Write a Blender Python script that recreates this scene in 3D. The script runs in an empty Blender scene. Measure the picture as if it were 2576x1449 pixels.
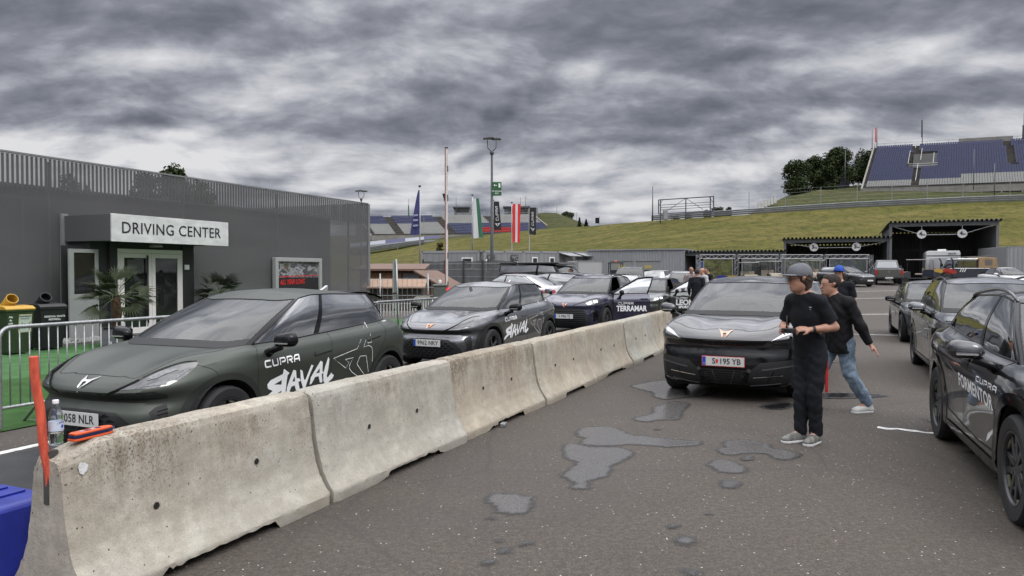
import bpy, bmesh, math, random
import numpy as np
from mathutils import Vector, Matrix, noise
from mathutils.bvhtree import BVHTree
R = math.radians
random.seed(7)
S = bpy.context.scene
COL = S.collection

# ------------------------------------------------------------------ camera, sky, sun, exposure
CAMH = 1.66
PITCH = math.atan(40.5 / 1860)
cam_d = bpy.data.cameras.new('camera')
cam = bpy.data.objects.new('camera', cam_d); COL.objects.link(cam)
cam.location = (0, 0, CAMH); cam.rotation_euler = (R(90) - PITCH, 0, 0)
cam_d.sensor_width = 36; cam_d.lens = 36 * 1860 / 2575
cam_d.clip_start = 0.05; cam_d.clip_end = 3000
S.camera = cam
S.render.resolution_x = 1024; S.render.resolution_y = 576
S.view_settings.view_transform = 'Standard'; S.view_settings.look = 'None'
S.view_settings.exposure = 0.0; S.view_settings.gamma = 1
S.view_settings.use_curve_mapping = False

W = bpy.data.worlds.new('World'); S.world = W; W.use_nodes = True
SUN_EL, SUN_AZ = R(48), R(140)      # azimuth the sun stands at, clockwise from +Y


class NT:
 """tiny node tree writer"""
 def __init__(s, tree): s.t = tree; s.n = tree.nodes; s.l = tree.links
 def add(s, typ, **kw):
  n = s.n.new(typ)
  for k, v in kw.items():
   if k.startswith('i_'):
    key = k[2:]
    key = int(key) if key.isdigit() else key.replace('_', ' ')
    if isinstance(v, bpy.types.NodeSocket): s.l.new(v, n.inputs[key])
    else: n.inputs[key].default_value = v
   else: setattr(n, k, v)
  return n
 def math(s, op, a, b=0.5, clamp=False):
  n = s.n.new('ShaderNodeMath'); n.operation = op; n.use_clamp = clamp
  for i, v in enumerate((a, b)):
   if isinstance(v, bpy.types.NodeSocket): s.l.new(v, n.inputs[i])
   else: n.inputs[i].default_value = v
  return n.outputs[0]
 def vmath(s, op, a, b=(0, 0, 0)):
  n = s.n.new('ShaderNodeVectorMath'); n.operation = op
  for i, v in enumerate((a, b)):
   if isinstance(v, bpy.types.NodeSocket): s.l.new(v, n.inputs[i])
   else: n.inputs[i].default_value = v
  return n.outputs[0]
 def ramp(s, fac, stops, interp='LINEAR'):
  n = s.n.new('ShaderNodeValToRGB'); s.l.new(fac, n.inputs[0])
  e = n.color_ramp.elements; n.color_ramp.interpolation = interp
  while len(e) < len(stops): e.new(0.5)
  for x, (p, c) in zip(e, stops):
   x.position = p
   x.color = (c, c, c, 1) if not hasattr(c, '__len__') else (*c[:3], 1)
  return n.outputs[0]
 def mix(s, fac, a, b, typ='MIX'):
  n = s.n.new('ShaderNodeMix'); n.data_type = 'RGBA'; n.blend_type = typ; n.clamp_factor = True
  for k, v in ((0, fac), (6, a), (7, b)):
   if isinstance(v, bpy.types.NodeSocket): s.l.new(v, n.inputs[k])
   elif k == 0: n.inputs[k].default_value = v
   else: n.inputs[k].default_value = (*v[:3], 1) if hasattr(v, '__len__') else (v, v, v, 1)
  return n.outputs[2]
 def noise(s, vec, scale, detail=4, rough=0.55, dist=0.0, lac=2.0):
  n = s.add('ShaderNodeTexNoise', i_Scale=scale, i_Detail=detail, i_Roughness=rough, i_Distortion=dist, i_Lacunarity=lac)
  if vec is not None: s.l.new(vec, n.inputs['Vector'])
  return n.outputs[0]
 def mapping(s, vec, loc=(0, 0, 0), rot=(0, 0, 0), sc=(1, 1, 1)):
  return s.add('ShaderNodeMapping', i_Vector=vec, i_Location=loc, i_Rotation=rot, i_Scale=sc).outputs[0]


def build_sky():
 t = NT(W.node_tree); t.n.clear()
 out = t.add('ShaderNodeOutputWorld')
 sky = t.add('ShaderNodeTexSky', sky_type='NISHITA', sun_disc=False, sun_elevation=SUN_EL, sun_rotation=SUN_AZ,
    air_density=1.2, dust_density=2.0)
 d = t.add('ShaderNodeTexCoord').outputs['Generated']
 sep = t.add('ShaderNodeSeparateXYZ', i_Vector=d)
 z = t.math('MAXIMUM', sep.outputs[2], 0.0)
 k = t.math('DIVIDE', 1.0, t.math('ADD', z, 0.24))
 p = t.vmath('MULTIPLY', d, (1, 1, 0))
 sc = t.n.new('ShaderNodeVectorMath'); sc.operation = 'SCALE'; t.l.new(p, sc.inputs[0]); t.l.new(k, sc.inputs['Scale'])
 p = sc.outputs[0]
 warp = t.add('ShaderNodeTexNoise', i_Vector=p, i_Scale=0.9, i_Detail=4.0).outputs['Color']
 w1 = t.vmath('SUBTRACT', warp, (0.5, 0.5, 0.5))
 w2 = t.n.new('ShaderNodeVectorMath'); w2.operation = 'SCALE'; t.l.new(w1, w2.inputs[0]); w2.inputs['Scale'].default_value = 0.55
 q = t.vmath('ADD', p, w2.outputs[0])
 q = t.mapping(q, loc=(3.1, 1.7, 0), rot=(0, 0, R(-14)), sc=(0.75, 1.25, 1))
 big = t.noise(q, 0.60, 3, 0.5)
 a = t.noise(q, 1.05, 8, 0.55, 0.1)
 b = t.noise(t.vmath('ADD', q, (0.035, 0.085, 0)), 1.05, 8, 0.55, 0.1)
 fine = t.noise(q, 5.5, 7, 0.58, 0.25)
 relief = t.math('MULTIPLY', t.math('SUBTRACT', a, b), 1.7)
 dd = t.mapping(d, rot=(R(-12), R(9), 0), sc=(1.0, 1.0, 2.1)); wv = t.add('ShaderNodeTexNoise', i_Vector=dd, i_Scale=3.0, i_Detail=3.0).outputs['Color']
 dd = t.mix(0.10, dd, wv, 'LINEAR_LIGHT'); pa = t.noise(dd, 5.2, 8, 0.53); pb = t.noise(t.vmath('ADD', dd, (-0.012, 0, 0.030)), 5.2, 8, 0.53)
 puff = t.math('ADD', t.math('MULTIPLY', t.math('SUBTRACT', pa, 0.5), 0.46), t.math('MULTIPLY', t.math('SUBTRACT', pa, pb), 1.6))
 low_ = t.ramp(z, [(0.0, 1.0), (0.20, 0.75), (0.36, 0.45)])
 base = t.math('ADD', t.math('MULTIPLY', a, 0.60), t.math('MULTIPLY', big, 0.58)); base = t.math('ADD', base, t.math('MULTIPLY', puff, low_))
 base = t.math('ADD', base, t.math('MULTIPLY', t.math('SUBTRACT', fine, 0.5), 0.16))
 base = t.math('ADD', base, relief)
 # broad bands the cloud deck has by height above the horizon
 bands = t.ramp(z, [(0.0, 0.58), (0.04, 0.53), (0.075, 0.51), (0.10, 0.64), (0.135, 0.72), (0.155, 0.53), (0.178, 0.40), (0.205, 0.44), (0.245, 0.54),
                       (0.285, 0.46), (0.32, 0.42), (0.36, 0.50), (0.7, 0.62), (1.0, 0.70)], 'B_SPLINE')
 v = t.math('ADD', base, t.math('SUBTRACT', t.math('MULTIPLY', bands, 1.6), 0.750))
 colr = t.ramp(v, [(0.18, (0.100, 0.110, 0.142)), (0.40, (0.178, 0.191, 0.232)), (0.54, (0.255, 0.269, 0.312)),
                      (0.66, (0.370, 0.385, 0.435)), (0.79, (0.540, 0.550, 0.590)), (0.98, (0.76, 0.76, 0.78))])
 # overcast: the deck is brighter towards the zenith
 zen = t.ramp(z, [(0.0, 0.95), (0.35, 1.0), (0.45, 2.0), (0.60, 3.3), (1.0, 3.6)])
 beh = t.n.new('ShaderNodeVectorMath'); beh.operation = 'DOT_PRODUCT'; t.l.new(d, beh.inputs[0]); beh.inputs[1].default_value = (0.55, -0.83, 0.0)
 zen = t.mix(1.0, zen, t.ramp(beh.outputs['Value'], [(0.0, 1.0), (0.25, 1.15), (0.7, 1.65)]), 'MULTIPLY')     # the cloud is thinner behind the camera
 c = t.mix(1.0, colr, zen, 'MULTIPLY')
 c = t.vmath('SCALE', c); c.node.inputs['Scale'].default_value = 10.0
 gap = t.math('MULTIPLY', t.ramp(big, [(0.60, 0.0), (0.75, 1.0)]), 0.25)
 c = t.mix(gap, c, sky.outputs[0])
 low = t.math('LESS_THAN', sep.outputs[2], -0.004)
 c = t.mix(low, c, (1.2, 1.2, 1.1))
 bg = t.add('ShaderNodeBackground', i_Color=c, i_Strength=0.1)
 t.l.new(bg.outputs[0], out.inputs[0])
build_sky()

sun_d = bpy.data.lights.new('sun', 'SUN'); sun_d.energy = 0.9; sun_d.angle = R(22); sun_d.color = (1.0, 0.95, 0.88)
sun = bpy.data.objects.new('sun', sun_d); COL.objects.link(sun)
sdir = Vector((math.sin(SUN_AZ) * math.cos(SUN_EL), math.cos(SUN_AZ) * math.cos(SUN_EL), math.sin(SUN_EL)))
sun.rotation_euler = sdir.to_track_quat('Z', 'Y').to_euler()
sun.location = (0, 0, 60)

# ------------------------------------------------------------------ tools
UX, UY = 819.5 / math.hypot(819.5, 1860), 1860 / math.hypot(819.5, 1860)     # the lane direction on the ground
VX, VY = UY, -UX
THETA = math.atan2(UY, UX)


def uv(u, v, z=0.0): return Vector((u * UX + v * VX, u * UY + v * VY, z))
def ray(px, py):
 a = (px - 1287.5) / 1860; b = (724.5 - py) / 1860
 return Vector((a, math.cos(PITCH) + b * math.sin(PITCH), -math.sin(PITCH) + b * math.cos(PITCH)))
def at(px, py, Y):                       # survey point: the place seen at (px, py) that stands Y metres ahead
 r = ray(px, py); return Vector((r.x * Y / r.y, Y, CAMH + r.z * Y / r.y))
def sstep(a, b, x): x = min(1, max(0, (x - a) / (b - a))); return x * x * (3 - 2 * x)
def zg(X, Y):                            # the yard rises gently towards the sheds
 return 0.022 * max(0.0, Y - 24) * (0.30 + 0.70 * sstep(6, 28, X))


def tag(o, label=None, cat=None, group=None, kind=None):
 if label: o['label'] = label
 if cat: o['category'] = cat
 if group: o['group'] = group
 if kind: o['kind'] = kind
 return o
def empty(name, loc=(0, 0, 0), rz=0.0, label=None, cat=None, group=None):
 o = bpy.data.objects.new(name, None); COL.objects.link(o); o.empty_display_size = 0.2
 o.location = loc; o.rotation_euler = (0, 0, rz); tag(o, label, cat, group)
 return o
def copy_tree(o, parent=None):
 c = o.copy(); COL.objects.link(c)
 if parent is not None:
  c.parent = parent
 for ch in o.children: copy_tree(ch, c)
 return c
def mesh_obj(name, V, F, mat=None, parent=None, smooth=False, bevel=0, bseg=2, angle=35, loc=None, auto=None):
 me = bpy.data.meshes.new(name); me.from_pydata([tuple(v) for v in V], [], [tuple(f) for f in F]); me.update()
 if mat:
  for m_ in (mat if isinstance(mat, (list, tuple)) else [mat]): me.materials.append(m_)
 if smooth:
  me.polygons.foreach_set('use_smooth', [True] * len(me.polygons))
  if auto: me.set_sharp_from_angle(angle=R(auto))
 o = bpy.data.objects.new(name, me); COL.objects.link(o)
 if parent is not None: o.parent = parent
 if loc is not None: o.location = loc
 if bevel:
  b = o.modifiers.new('bevel', 'BEVEL'); b.width = bevel; b.segments = bseg; b.limit_method = 'ANGLE'; b.angle_limit = R(angle)
 return o


class MB:
 def __init__(s): s.V = []; s.F = []
 def add(s, V, F, M=None):
  n = len(s.V)
  s.V += [tuple(M @ Vector(v)) if M is not None else tuple(v) for v in V]
  s.F += [tuple(i + n for i in f) for f in F]; return s
 def box(s, x0, x1, y0, y1, z0, z1, M=None):
  V = [(x, y, z) for z in (z0, z1) for y in (y0, y1) for x in (x0, x1)]
  return s.add(V, [(0, 2, 3, 1), (4, 5, 7, 6), (0, 1, 5, 4), (2, 6, 7, 3), (0, 4, 6, 2), (1, 3, 7, 5)], M)
 def tube(s, pts, r, n=8, cap=True, closed=False):
  pts = [Vector(p) for p in pts]; m = len(pts); rs = r if hasattr(r, '__len__') else [r] * m
  up = None; V = []
  for i, p in enumerate(pts):
   a = pts[i - 1] if (i or closed) else p; b = pts[(i + 1) % m] if (i < m - 1 or closed) else p
   d = (b - a).normalized() if (b - a).length > 1e-9 else Vector((0, 0, 1))
   if up is None:
    up = Vector((0, 0, 1)) if abs(d.z) < 0.9 else Vector((1, 0, 0))
   x = d.cross(up).normalized(); up = x.cross(d).normalized()
   V += [p + (x * math.cos(2 * math.pi * k / n) + up * math.sin(2 * math.pi * k / n)) * rs[i] for k in range(n)]
  F = []
  for i in range(m if closed else m - 1):
   j = (i + 1) % m
   F += [(i * n + k, i * n + (k + 1) % n, j * n + (k + 1) % n, j * n + k) for k in range(n)]
  if cap and not closed:
   F += [tuple(range(n - 1, -1, -1)), tuple((m - 1) * n + k for k in range(n))]
  return s.add(V, F)
 def lathe(s, prof, c=(0, 0, 0), axis='z', n=24, M=None, cap=True):
  V = []; c = Vector(c)
  for r, h in prof:
   for k in range(n):
    a = 2 * math.pi * k / n; x, y = r * math.cos(a), r * math.sin(a)
    v = {'z': (x, y, h), 'x': (h, x, y), 'y': (x, h, y)}[axis]
    V.append(c + Vector(v))
  F = []
  for i in range(len(prof) - 1):
   for k in range(n):
    f = (i * n + k, i * n + (k + 1) % n, (i + 1) * n + (k + 1) % n, (i + 1) * n + k)
    F.append(f if axis != 'y' else f[::-1])
  if cap:
   for i, rev in ((0, True), (len(prof) - 1, False)):
    if prof[i][0] > 1e-5:
     f = tuple(i * n + k for k in range(n)); F.append(f[::-1] if rev != (axis == 'y') else f)
  return s.add(V, F, M)
 def prism(s, poly, axis, a, b, M=None):      # polygon in the two other axes, extruded along axis
  n = len(poly); V = []
  for h in (a, b):
   for p, q in poly:
    V.append({'x': (h, p, q), 'y': (p, h, q), 'z': (p, q, h)}[axis])
  F = [tuple(range(n - 1, -1, -1)), tuple(range(n, 2 * n))] + [(i, (i + 1) % n, n + (i + 1) % n, n + i) for i in range(n)]
  return s.add(V, F, M)
 def sheet(s, rows):
  n = len(rows[0]); b = len(s.V); s.V += [tuple(p) for r in rows for p in r]
  for i in range(len(rows) - 1):
   for j in range(n - 1):
    s.F.append((b + i * n + j, b + i * n + j + 1, b + (i + 1) * n + j + 1, b + (i + 1) * n + j))
  return s
 def build(s, name, mat=None, parent=None, **kw): return mesh_obj(name, s.V, s.F, mat, parent, **kw)


MATS = {}
def M(name, col, rough=0.6, metal=0.0, var=0.12, scale=6.0, bump=0.0, bscale=60, spec=0.5, coat=0.0, col2=None, emit=None, alpha=None, stretch=(1, 1, 1), rvar=0.0):
 if name in MATS: return MATS[name]
 m = bpy.data.materials.new(name); m.use_nodes = True; t = NT(m.node_tree)
 b = t.n['Principled BSDF']; b.inputs['Roughness'].default_value = rough; b.inputs['Metallic'].default_value = metal
 b.inputs['Specular IOR Level'].default_value = spec
 if coat: b.inputs['Coat Weight'].default_value = coat; b.inputs['Coat Roughness'].default_value = 0.03; b.inputs['Coat IOR'].default_value = 1.75
 co = t.add('ShaderNodeTexCoord').outputs['Object']
 if stretch != (1, 1, 1): co = t.mapping(co, sc=stretch)
 if var or col2:
  n = t.noise(co, scale, 5, 0.6)
  lo = tuple(c * (1 - var) for c in col); hi = tuple(min(1, c * (1 + var)) for c in (col2 or col))
  c = t.ramp(n, [(0.3, lo), (0.7, hi)]); t.l.new(c, b.inputs['Base Color'])
  if rvar: t.l.new(t.math('ADD', t.math('MULTIPLY', t.math('SUBTRACT', n, 0.5), rvar), rough), b.inputs['Roughness'])
 else: b.inputs['Base Color'].default_value = (*col, 1)
 if bump:
  n2 = t.noise(co, bscale, 4, 0.6)
  bp = t.add('ShaderNodeBump', i_Strength=min(1, bump * 3), i_Distance=bump * 0.03, i_Height=n2); t.l.new(bp.outputs[0], b.inputs['Normal'])
 if emit: b.inputs['Emission Color'].default_value = (*emit[:3], 1); b.inputs['Emission Strength'].default_value = emit[3]
 if alpha is not None:
  b.inputs['Alpha'].default_value = alpha
 MATS[name] = m; return m


def text_geo(txt, size=1.0, ext=0.0, bold=0.0, shear=0.0, sx=1.0, space=1.0, align='CENTER'):
 """letters as plain geometry in the xy plane"""
 cu = bpy.data.curves.new('t', 'FONT'); cu.body = txt; cu.size = size; cu.extrude = ext; cu.offset = bold; cu.shear = shear
 cu.space_character = space; cu.align_x = align; cu.align_y = 'CENTER'; cu.resolution_u = 3
 o = bpy.data.objects.new('t', cu); COL.objects.link(o)
 dg = bpy.context.evaluated_depsgraph_get(); me = o.evaluated_get(dg).to_mesh()
 V = [Vector((v.co.x * sx, v.co.y, v.co.z)) for v in me.vertices]; F = [tuple(p.vertices) for p in me.polygons]
 o.evaluated_get(dg).to_mesh_clear(); bpy.data.objects.remove(o); bpy.data.curves.remove(cu)
 return V, F
def text_obj(name, txt, size, mat, parent, mtx, ext=0.003, **kw):
 V, F = text_geo(txt, size, ext, **kw)
 return mesh_obj(name, [mtx @ v for v in V], F, mat, parent)
def basis(o, x, y):                      # matrix whose plane axes are x and y
 x = Vector(x).normalized(); y = Vector(y).normalized(); z = x.cross(y)
 m = Matrix((x, y, z)).transposed().to_4x4(); m.translation = Vector(o); return m
# ------------------------------------------------------------------ materials of the setting
def asphalt_mat():
 m = bpy.data.materials.new('asphalt'); m.use_nodes = True; t = NT(m.node_tree); b = t.n['Principled BSDF']
 co = t.add('ShaderNodeTexCoord').outputs['Object']
 big = t.noise(co, 0.22, 4, 0.6); mid = t.noise(co, 2.5, 5, 0.6); fine = t.noise(co, 75, 4, 0.75)
 c = t.mix(t.ramp(big, [(0.35, 0.0), (0.68, 1.0)]), (0.062, 0.049, 0.038), (0.098, 0.078, 0.060))
 c = t.mix(t.math('MULTIPLY', t.ramp(mid, [(0.35, 0.0), (0.7, 1.0)]), 0.5), c, (0.098, 0.084, 0.068))
 c = t.mix(t.ramp(fine, [(0.40, 0.75), (0.56, 0.0)]), c, (0.018, 0.017, 0.017))
 gr = t.noise(co, 26, 4, 0.8); c = t.mix(t.ramp(gr, [(0.40, 0.60), (0.52, 0.0)]), c, (0.030, 0.025, 0.020)); c = t.mix(t.ramp(gr, [(0.54, 0.0), (0.68, 0.38)]), c, (0.155, 0.127, 0.100))
 vo = t.add('ShaderNodeTexVoronoi', i_Vector=co, i_Scale=30.0, i_Randomness=1.0)
 sel = t.math('GREATER_THAN', t.add('ShaderNodeSeparateColor', i_Color=vo.outputs['Color']).outputs[0], 0.90)
 dot = t.math('MULTIPLY', t.math('LESS_THAN', vo.outputs['Distance'], 0.17), sel)
 c = t.mix(dot, c, (0.42, 0.40, 0.37))
 vo2 = t.add('ShaderNodeTexVoronoi', i_Vector=co, i_Scale=95.0)
 c = t.mix(t.math('MULTIPLY', t.ramp(vo2.outputs['Distance'], [(0.0, 1.0), (0.35, 0.0)]), 0.35), c, (0.20, 0.185, 0.16))
 pt = t.ramp(t.noise(co, 0.09, 3, 0.5, 1.0), [(0.48, 0.0), (0.53, 1.0)]); c = t.mix(t.math('MULTIPLY', pt, 0.22), c, (0.045, 0.040, 0.036))
 tm = t.noise(t.mapping(co, rot=(0, 0, R(24)), sc=(2.2, 0.12, 1)), 1.6, 5, 0.65); c = t.mix(t.math('MULTIPLY', t.ramp(tm, [(0.56, 0.0), (0.72, 1.0)]), 0.45), c, (0.034, 0.031, 0.028))
 # dark damp drips and oil spots
 sp = t.noise(co, 3.2, 6, 0.72); spm = t.noise(co, 0.5, 2, 0.5)
 msk = t.math('MULTIPLY', t.ramp(sp, [(0.665, 0.0), (0.70, 1.0)]), t.ramp(spm, [(0.5, 0.0), (0.6, 1.0)]))
 c = t.mix(t.math('MULTIPLY', msk, 0.75), c, (0.025, 0.024, 0.024))
 # faint cracks and seams
 wob = t.mix(0.06, co, t.add('ShaderNodeTexNoise', i_Vector=co, i_Scale=1.3, i_Detail=5.0).outputs['Color'], 'LINEAR_LIGHT')
 cr = t.add('ShaderNodeTexVoronoi', i_Vector=wob, i_Scale=0.28, feature='DISTANCE_TO_EDGE').outputs['Distance']
 c = t.mix(t.math('MULTIPLY', t.ramp(cr, [(0.0, 1.0), (0.006, 0.0)]), 0.5), c, (0.03, 0.028, 0.026))
 t.l.new(c, b.inputs['Base Color'])
 r = t.math('SUBTRACT', 0.80, t.math('MULTIPLY', msk, 0.35)); t.l.new(r, b.inputs['Roughness'])
 h = t.math('ADD', fine, t.math('MULTIPLY', vo2.outputs['Distance'], -0.8))
 bp = t.add('ShaderNodeBump', i_Strength=0.7, i_Distance=0.004, i_Height=h); t.l.new(bp.outputs[0], b.inputs['Normal'])
 return m
def concrete_mat(name, dirt=1.0, tint=(0.47, 0.435, 0.365), seed=0.0):
 m = bpy.data.materials.new(name); m.use_nodes = True; t = NT(m.node_tree); b = t.n['Principled BSDF']
 co = t.mapping(t.add('ShaderNodeTexCoord').outputs['Object'], loc=(seed, seed * 0.7, 0))
 sep = t.add('ShaderNodeSeparateXYZ', i_Vector=co); z = sep.outputs[2]
 big = t.noise(co, 2.2, 5, 0.6); mid = t.noise(co, 9, 6, 0.65); fine = t.noise(co, 140, 3, 0.7)
 c = t.mix(t.ramp(big, [(0.32, 0.0), (0.66, 1.0)]), tuple(x * 0.66 for x in tint), tint)
 c = t.mix(t.math('MULTIPLY', t.ramp(t.noise(co, 1.1, 3, 0.5), [(0.45, 0.0), (0.62, 1.0)]), 0.35), c, (0.36, 0.39, 0.36))
 c = t.mix(t.math('MULTIPLY', t.ramp(mid, [(0.40, 0.55), (0.62, 0.0)]), 1.0), c, tuple(x * 0.55 for x in tint))
 # rust brown lichen that runs down from the top edge
 streak = t.noise(t.mapping(co, sc=(1, 1, 0.09)), 15, 5, 0.7)
 spots = t.noise(t.mapping(co, sc=(1, 1, 0.7)), 80, 5, 0.82); cl = t.noise(co, 1.7, 3, 0.6)
 hz = t.ramp(z, [(0.18, 0.0), (0.80, 1.0)])
 amt = t.math('MULTIPLY', hz, t.ramp(cl, [(0.36, 0.25), (0.64, 1.0)]))
 st = t.math('MULTIPLY', t.math('MULTIPLY', t.ramp(streak, [(0.43, 0.0), (0.62, 1.0)]), amt), 0.50 * dirt)
 c = t.mix(st, c, (0.155, 0.110, 0.066))
 thr = t.math('SUBTRACT', 0.655, t.math('MULTIPLY', amt, 0.12 * dirt))
 sp = t.math('GREATER_THAN', spots, thr)
 c = t.mix(t.math('MULTIPLY', sp, 0.8), c, (0.11, 0.075, 0.045))
 # blow holes
 vo = t.add('ShaderNodeTexVoronoi', i_Vector=co, i_Scale=26.0)
 sel = t.math('GREATER_THAN', t.add('ShaderNodeSeparateColor', i_Color=vo.outputs['Color']).outputs[1], 0.80)
 hole = t.math('MULTIPLY', t.math('LESS_THAN', vo.outputs['Distance'], 0.13), sel)
 c = t.mix(hole, c, (0.05, 0.045, 0.04))
 foot = t.ramp(z, [(0.0, 1.0), (0.12, 0.0)])
 c = t.mix(t.math('MULTIPLY', foot, t.math('MULTIPLY', mid, 0.9)), c, (0.16, 0.14, 0.115))
 c = t.mix(t.ramp(fine, [(0.35, 0.35), (0.6, 0.0)]), c, (0.15, 0.135, 0.11))
 t.l.new(c, b.inputs['Base Color']); b.inputs['Roughness'].default_value = 0.88
 h = t.math('ADD', t.math('MULTIPLY', mid, 2.0), t.math('SUBTRACT', t.math('MULTIPLY', fine, 0.35), t.math('MULTIPLY', hole, 1.2)))
 bp = t.add('ShaderNodeBump', i_Strength=0.6, i_Distance=0.008, i_Height=h); t.l.new(bp.outputs[0], b.inputs['Normal'])
 return m
def grass_mat(name, a, bcol, dry, sc=1.0, row_rot=0.0):
 m = bpy.data.materials.new(name); m.use_nodes = True; t = NT(m.node_tree); b = t.n['Principled BSDF']
 co = t.add('ShaderNodeTexCoord').outputs['Object']
 big = t.noise(co, 0.03 * sc, 5, 0.6, 0.4)
 st = t.noise(t.mapping(co, rot=(0, 0, row_rot), sc=(0.10, 1.0, 1.6)), 0.42 * sc, 6, 0.68, 0.6)
 mid = t.noise(co, 0.8 * sc, 7, 0.72); fine = t.noise(co, 6 * sc, 4, 0.75)
 c = t.mix(t.ramp(big, [(0.35, 0.0), (0.65, 1.0)]), a, bcol)
 c = t.mix(t.math('MULTIPLY', t.ramp(st, [(0.42, 0.0), (0.60, 1.0)]), 0.85), c, dry)
 c = t.mix(t.ramp(mid, [(0.34, 0.75), (0.54, 0.0)]), c, tuple(x * 0.45 for x in a))
 c = t.mix(t.ramp(fine, [(0.35, 0.45), (0.6, 0.0)]), c, tuple(x * 0.4 for x in a))
 t.l.new(c, b.inputs['Base Color']); b.inputs['Roughness'].default_value = 0.9; b.inputs['Specular IOR Level'].default_value = 0.15
 bp = t.add('ShaderNodeBump', i_Strength=0.9, i_Distance=0.5, i_Height=t.math('ADD', mid, t.math('MULTIPLY', st, 1.2))); t.l.new(bp.outputs[0], b.inputs['Normal'])
 return m
m_asph = asphalt_mat()
m_galv = M('galvanised', (0.33, 0.34, 0.34), 0.45, 0.75, 0.25, 25, 0.1, 80)
m_black = M('black_plastic', (0.012, 0.012, 0.013), 0.45, 0, 0.2, 20, 0.08, 200)
m_white = M('white_paint', (0.72, 0.72, 0.70), 0.5, 0, 0.06, 4)
m_dkgrey = M('dark_grey_paint', (0.045, 0.047, 0.05), 0.55, 0, 0.12, 5)
m_red = M('red_paint', (0.50, 0.02, 0.02), 0.45, 0, 0.12, 8)
m_letter = M('lettering_black', (0.012, 0.012, 0.018), 0.5, 0, 0.05)

# ------------------------------------------------------------------ ground
def ground():
 xs = [-900, -400, -200, -120, -80] + list(range(-60, 76, 3)) + [90, 120, 200, 400, 900]
 ys = [-200, -60, -20] + list(range(-8, 84, 3)) + [100, 140, 200, 400, 900]
 rows = []
 for y in ys:
  rows.append([(x, y, zg(x, y) if y < 84 else zg(x, 84) - 0.05 * sstep(84, 120, y)) for x in xs])
 mb = MB().sheet(rows)
 tag(mb.build('ground', m_asph, smooth=True), kind='structure')
ground()
def blob_poly(cx, cy, pts, n=5, jag=0.015, seed=0):
 """smooth closed outline through pts with a ragged edge"""
 P = [Vector((a, b)) for a, b in pts]; out = []; k = len(P)
 for i in range(k):
  p0, p1, p2, p3 = P[i - 1], P[i], P[(i + 1) % k], P[(i + 2) % k]
  for j in range(n):
   s = j / n
   q = 0.5 * ((2 * p1) + (p2 - p0) * s + (2 * p0 - 5 * p1 + 4 * p2 - p3) * s * s + (3 * p1 - p0 - 3 * p2 + p3) * s ** 3)
   w = noise.noise(Vector((q.x * 14, q.y * 14, seed))) * jag * 2 + noise.noise(Vector((q.x * 45, q.y * 45, seed + 3))) * jag
   out.append(Vector((q.x + w, q.y + w * 0.8)))
 return out
def puddle_mat(name, wet, r0):
 """wet film that thins out to nothing at its ragged edge (wet = how far inside the outline)"""
 m = bpy.data.materials.new(name); m.use_nodes = True; t = NT(m.node_tree); b = t.n['Principled BSDF']
 co = t.add('ShaderNodeTexCoord').outputs['Object']; at_ = t.add('ShaderNodeAttribute', attribute_name='wet').outputs['Fac']
 f = t.noise(co, 95, 4, 0.7); g = t.noise(co, 9, 5, 0.65)
 e = t.math('ADD', at_, t.math('ADD', t.math('MULTIPLY', t.math('SUBTRACT', g, 0.5), 0.5), t.math('MULTIPLY', t.math('SUBTRACT', f, 0.5), 0.45)))
 inner = t.ramp(e, [(0.45, 0.0), (0.80, 1.0)])
 c = t.mix(inner, (0.030, 0.028, 0.027), wet); c = t.mix(t.ramp(f, [(0.36, 0.7), (0.58, 0.0)]), c, (0.018, 0.018, 0.018))
 t.l.new(c, b.inputs['Base Color']); t.l.new(t.math('SUBTRACT', 0.50, t.math('MULTIPLY', inner, 0.50 - r0)), b.inputs['Roughness'])
 t.l.new(t.ramp(e, [(0.15, 0.0), (0.55, 1.0)]), b.inputs['Alpha'])
 bp = t.add('ShaderNodeBump', i_Strength=0.30, i_Distance=0.002, i_Height=f); t.l.new(bp.outputs[0], b.inputs['Normal']); b.inputs['Specular IOR Level'].default_value = 0.8
 return m
def flat_patch(name, pts, z, mat, ragged=0.015, seed=0, kind='structure', n=6):
 o = blob_poly(0, 0, pts, n, ragged, seed); P = np.array([(p.x, p.y) for p in o]); Q = np.roll(P, -1, 0)
 lo = P.min(0) - .08; hi = P.max(0) + .08; h = .022 if (hi - lo).max() < 2.2 else .035
 X, Y = np.meshgrid(np.arange(lo[0], hi[0], h), np.arange(lo[1], hi[1], h), indexing='ij'); G_ = np.stack([X, Y], -1)[:, :, None, :]
 d = Q - P; pa = G_ - P; t_ = np.clip((pa * d).sum(-1) / ((d * d).sum(-1) + 1e-12), 0, 1); D = np.sqrt(((pa - d * t_[..., None]) ** 2).sum(-1)).min(-1)
 c = ((P[:, 1] > Y[..., None]) != (Q[:, 1] > Y[..., None])) & (X[..., None] < (Q[:, 0] - P[:, 0]) * (Y[..., None] - P[:, 1]) / (Q[:, 1] - P[:, 1] + 1e-12) + P[:, 0]); D = np.where(c.sum(-1) % 2 == 1, D, -D)
 w = np.clip((D + .05) / .15, 0, 1); keep = D > -.06; nx, ny = D.shape; V = []; W_ = []; ids = -np.ones(D.shape, int); F = []
 for i in range(nx):
  for j in range(ny):
   if keep[i, j]: ids[i, j] = len(V); V.append((X[i, j], Y[i, j], z)); W_.append(float(w[i, j]))
 for i in range(nx - 1):
  for j in range(ny - 1):
   q = (ids[i, j], ids[i + 1, j], ids[i + 1, j + 1], ids[i, j + 1])
   if min(q) >= 0: F.append(q)
 ob = mesh_obj(name, V, F, mat); at_ = ob.data.attributes.new('wet', 'FLOAT', 'POINT'); at_.data.foreach_set('value', W_)
 return tag(ob, kind=kind)
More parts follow.
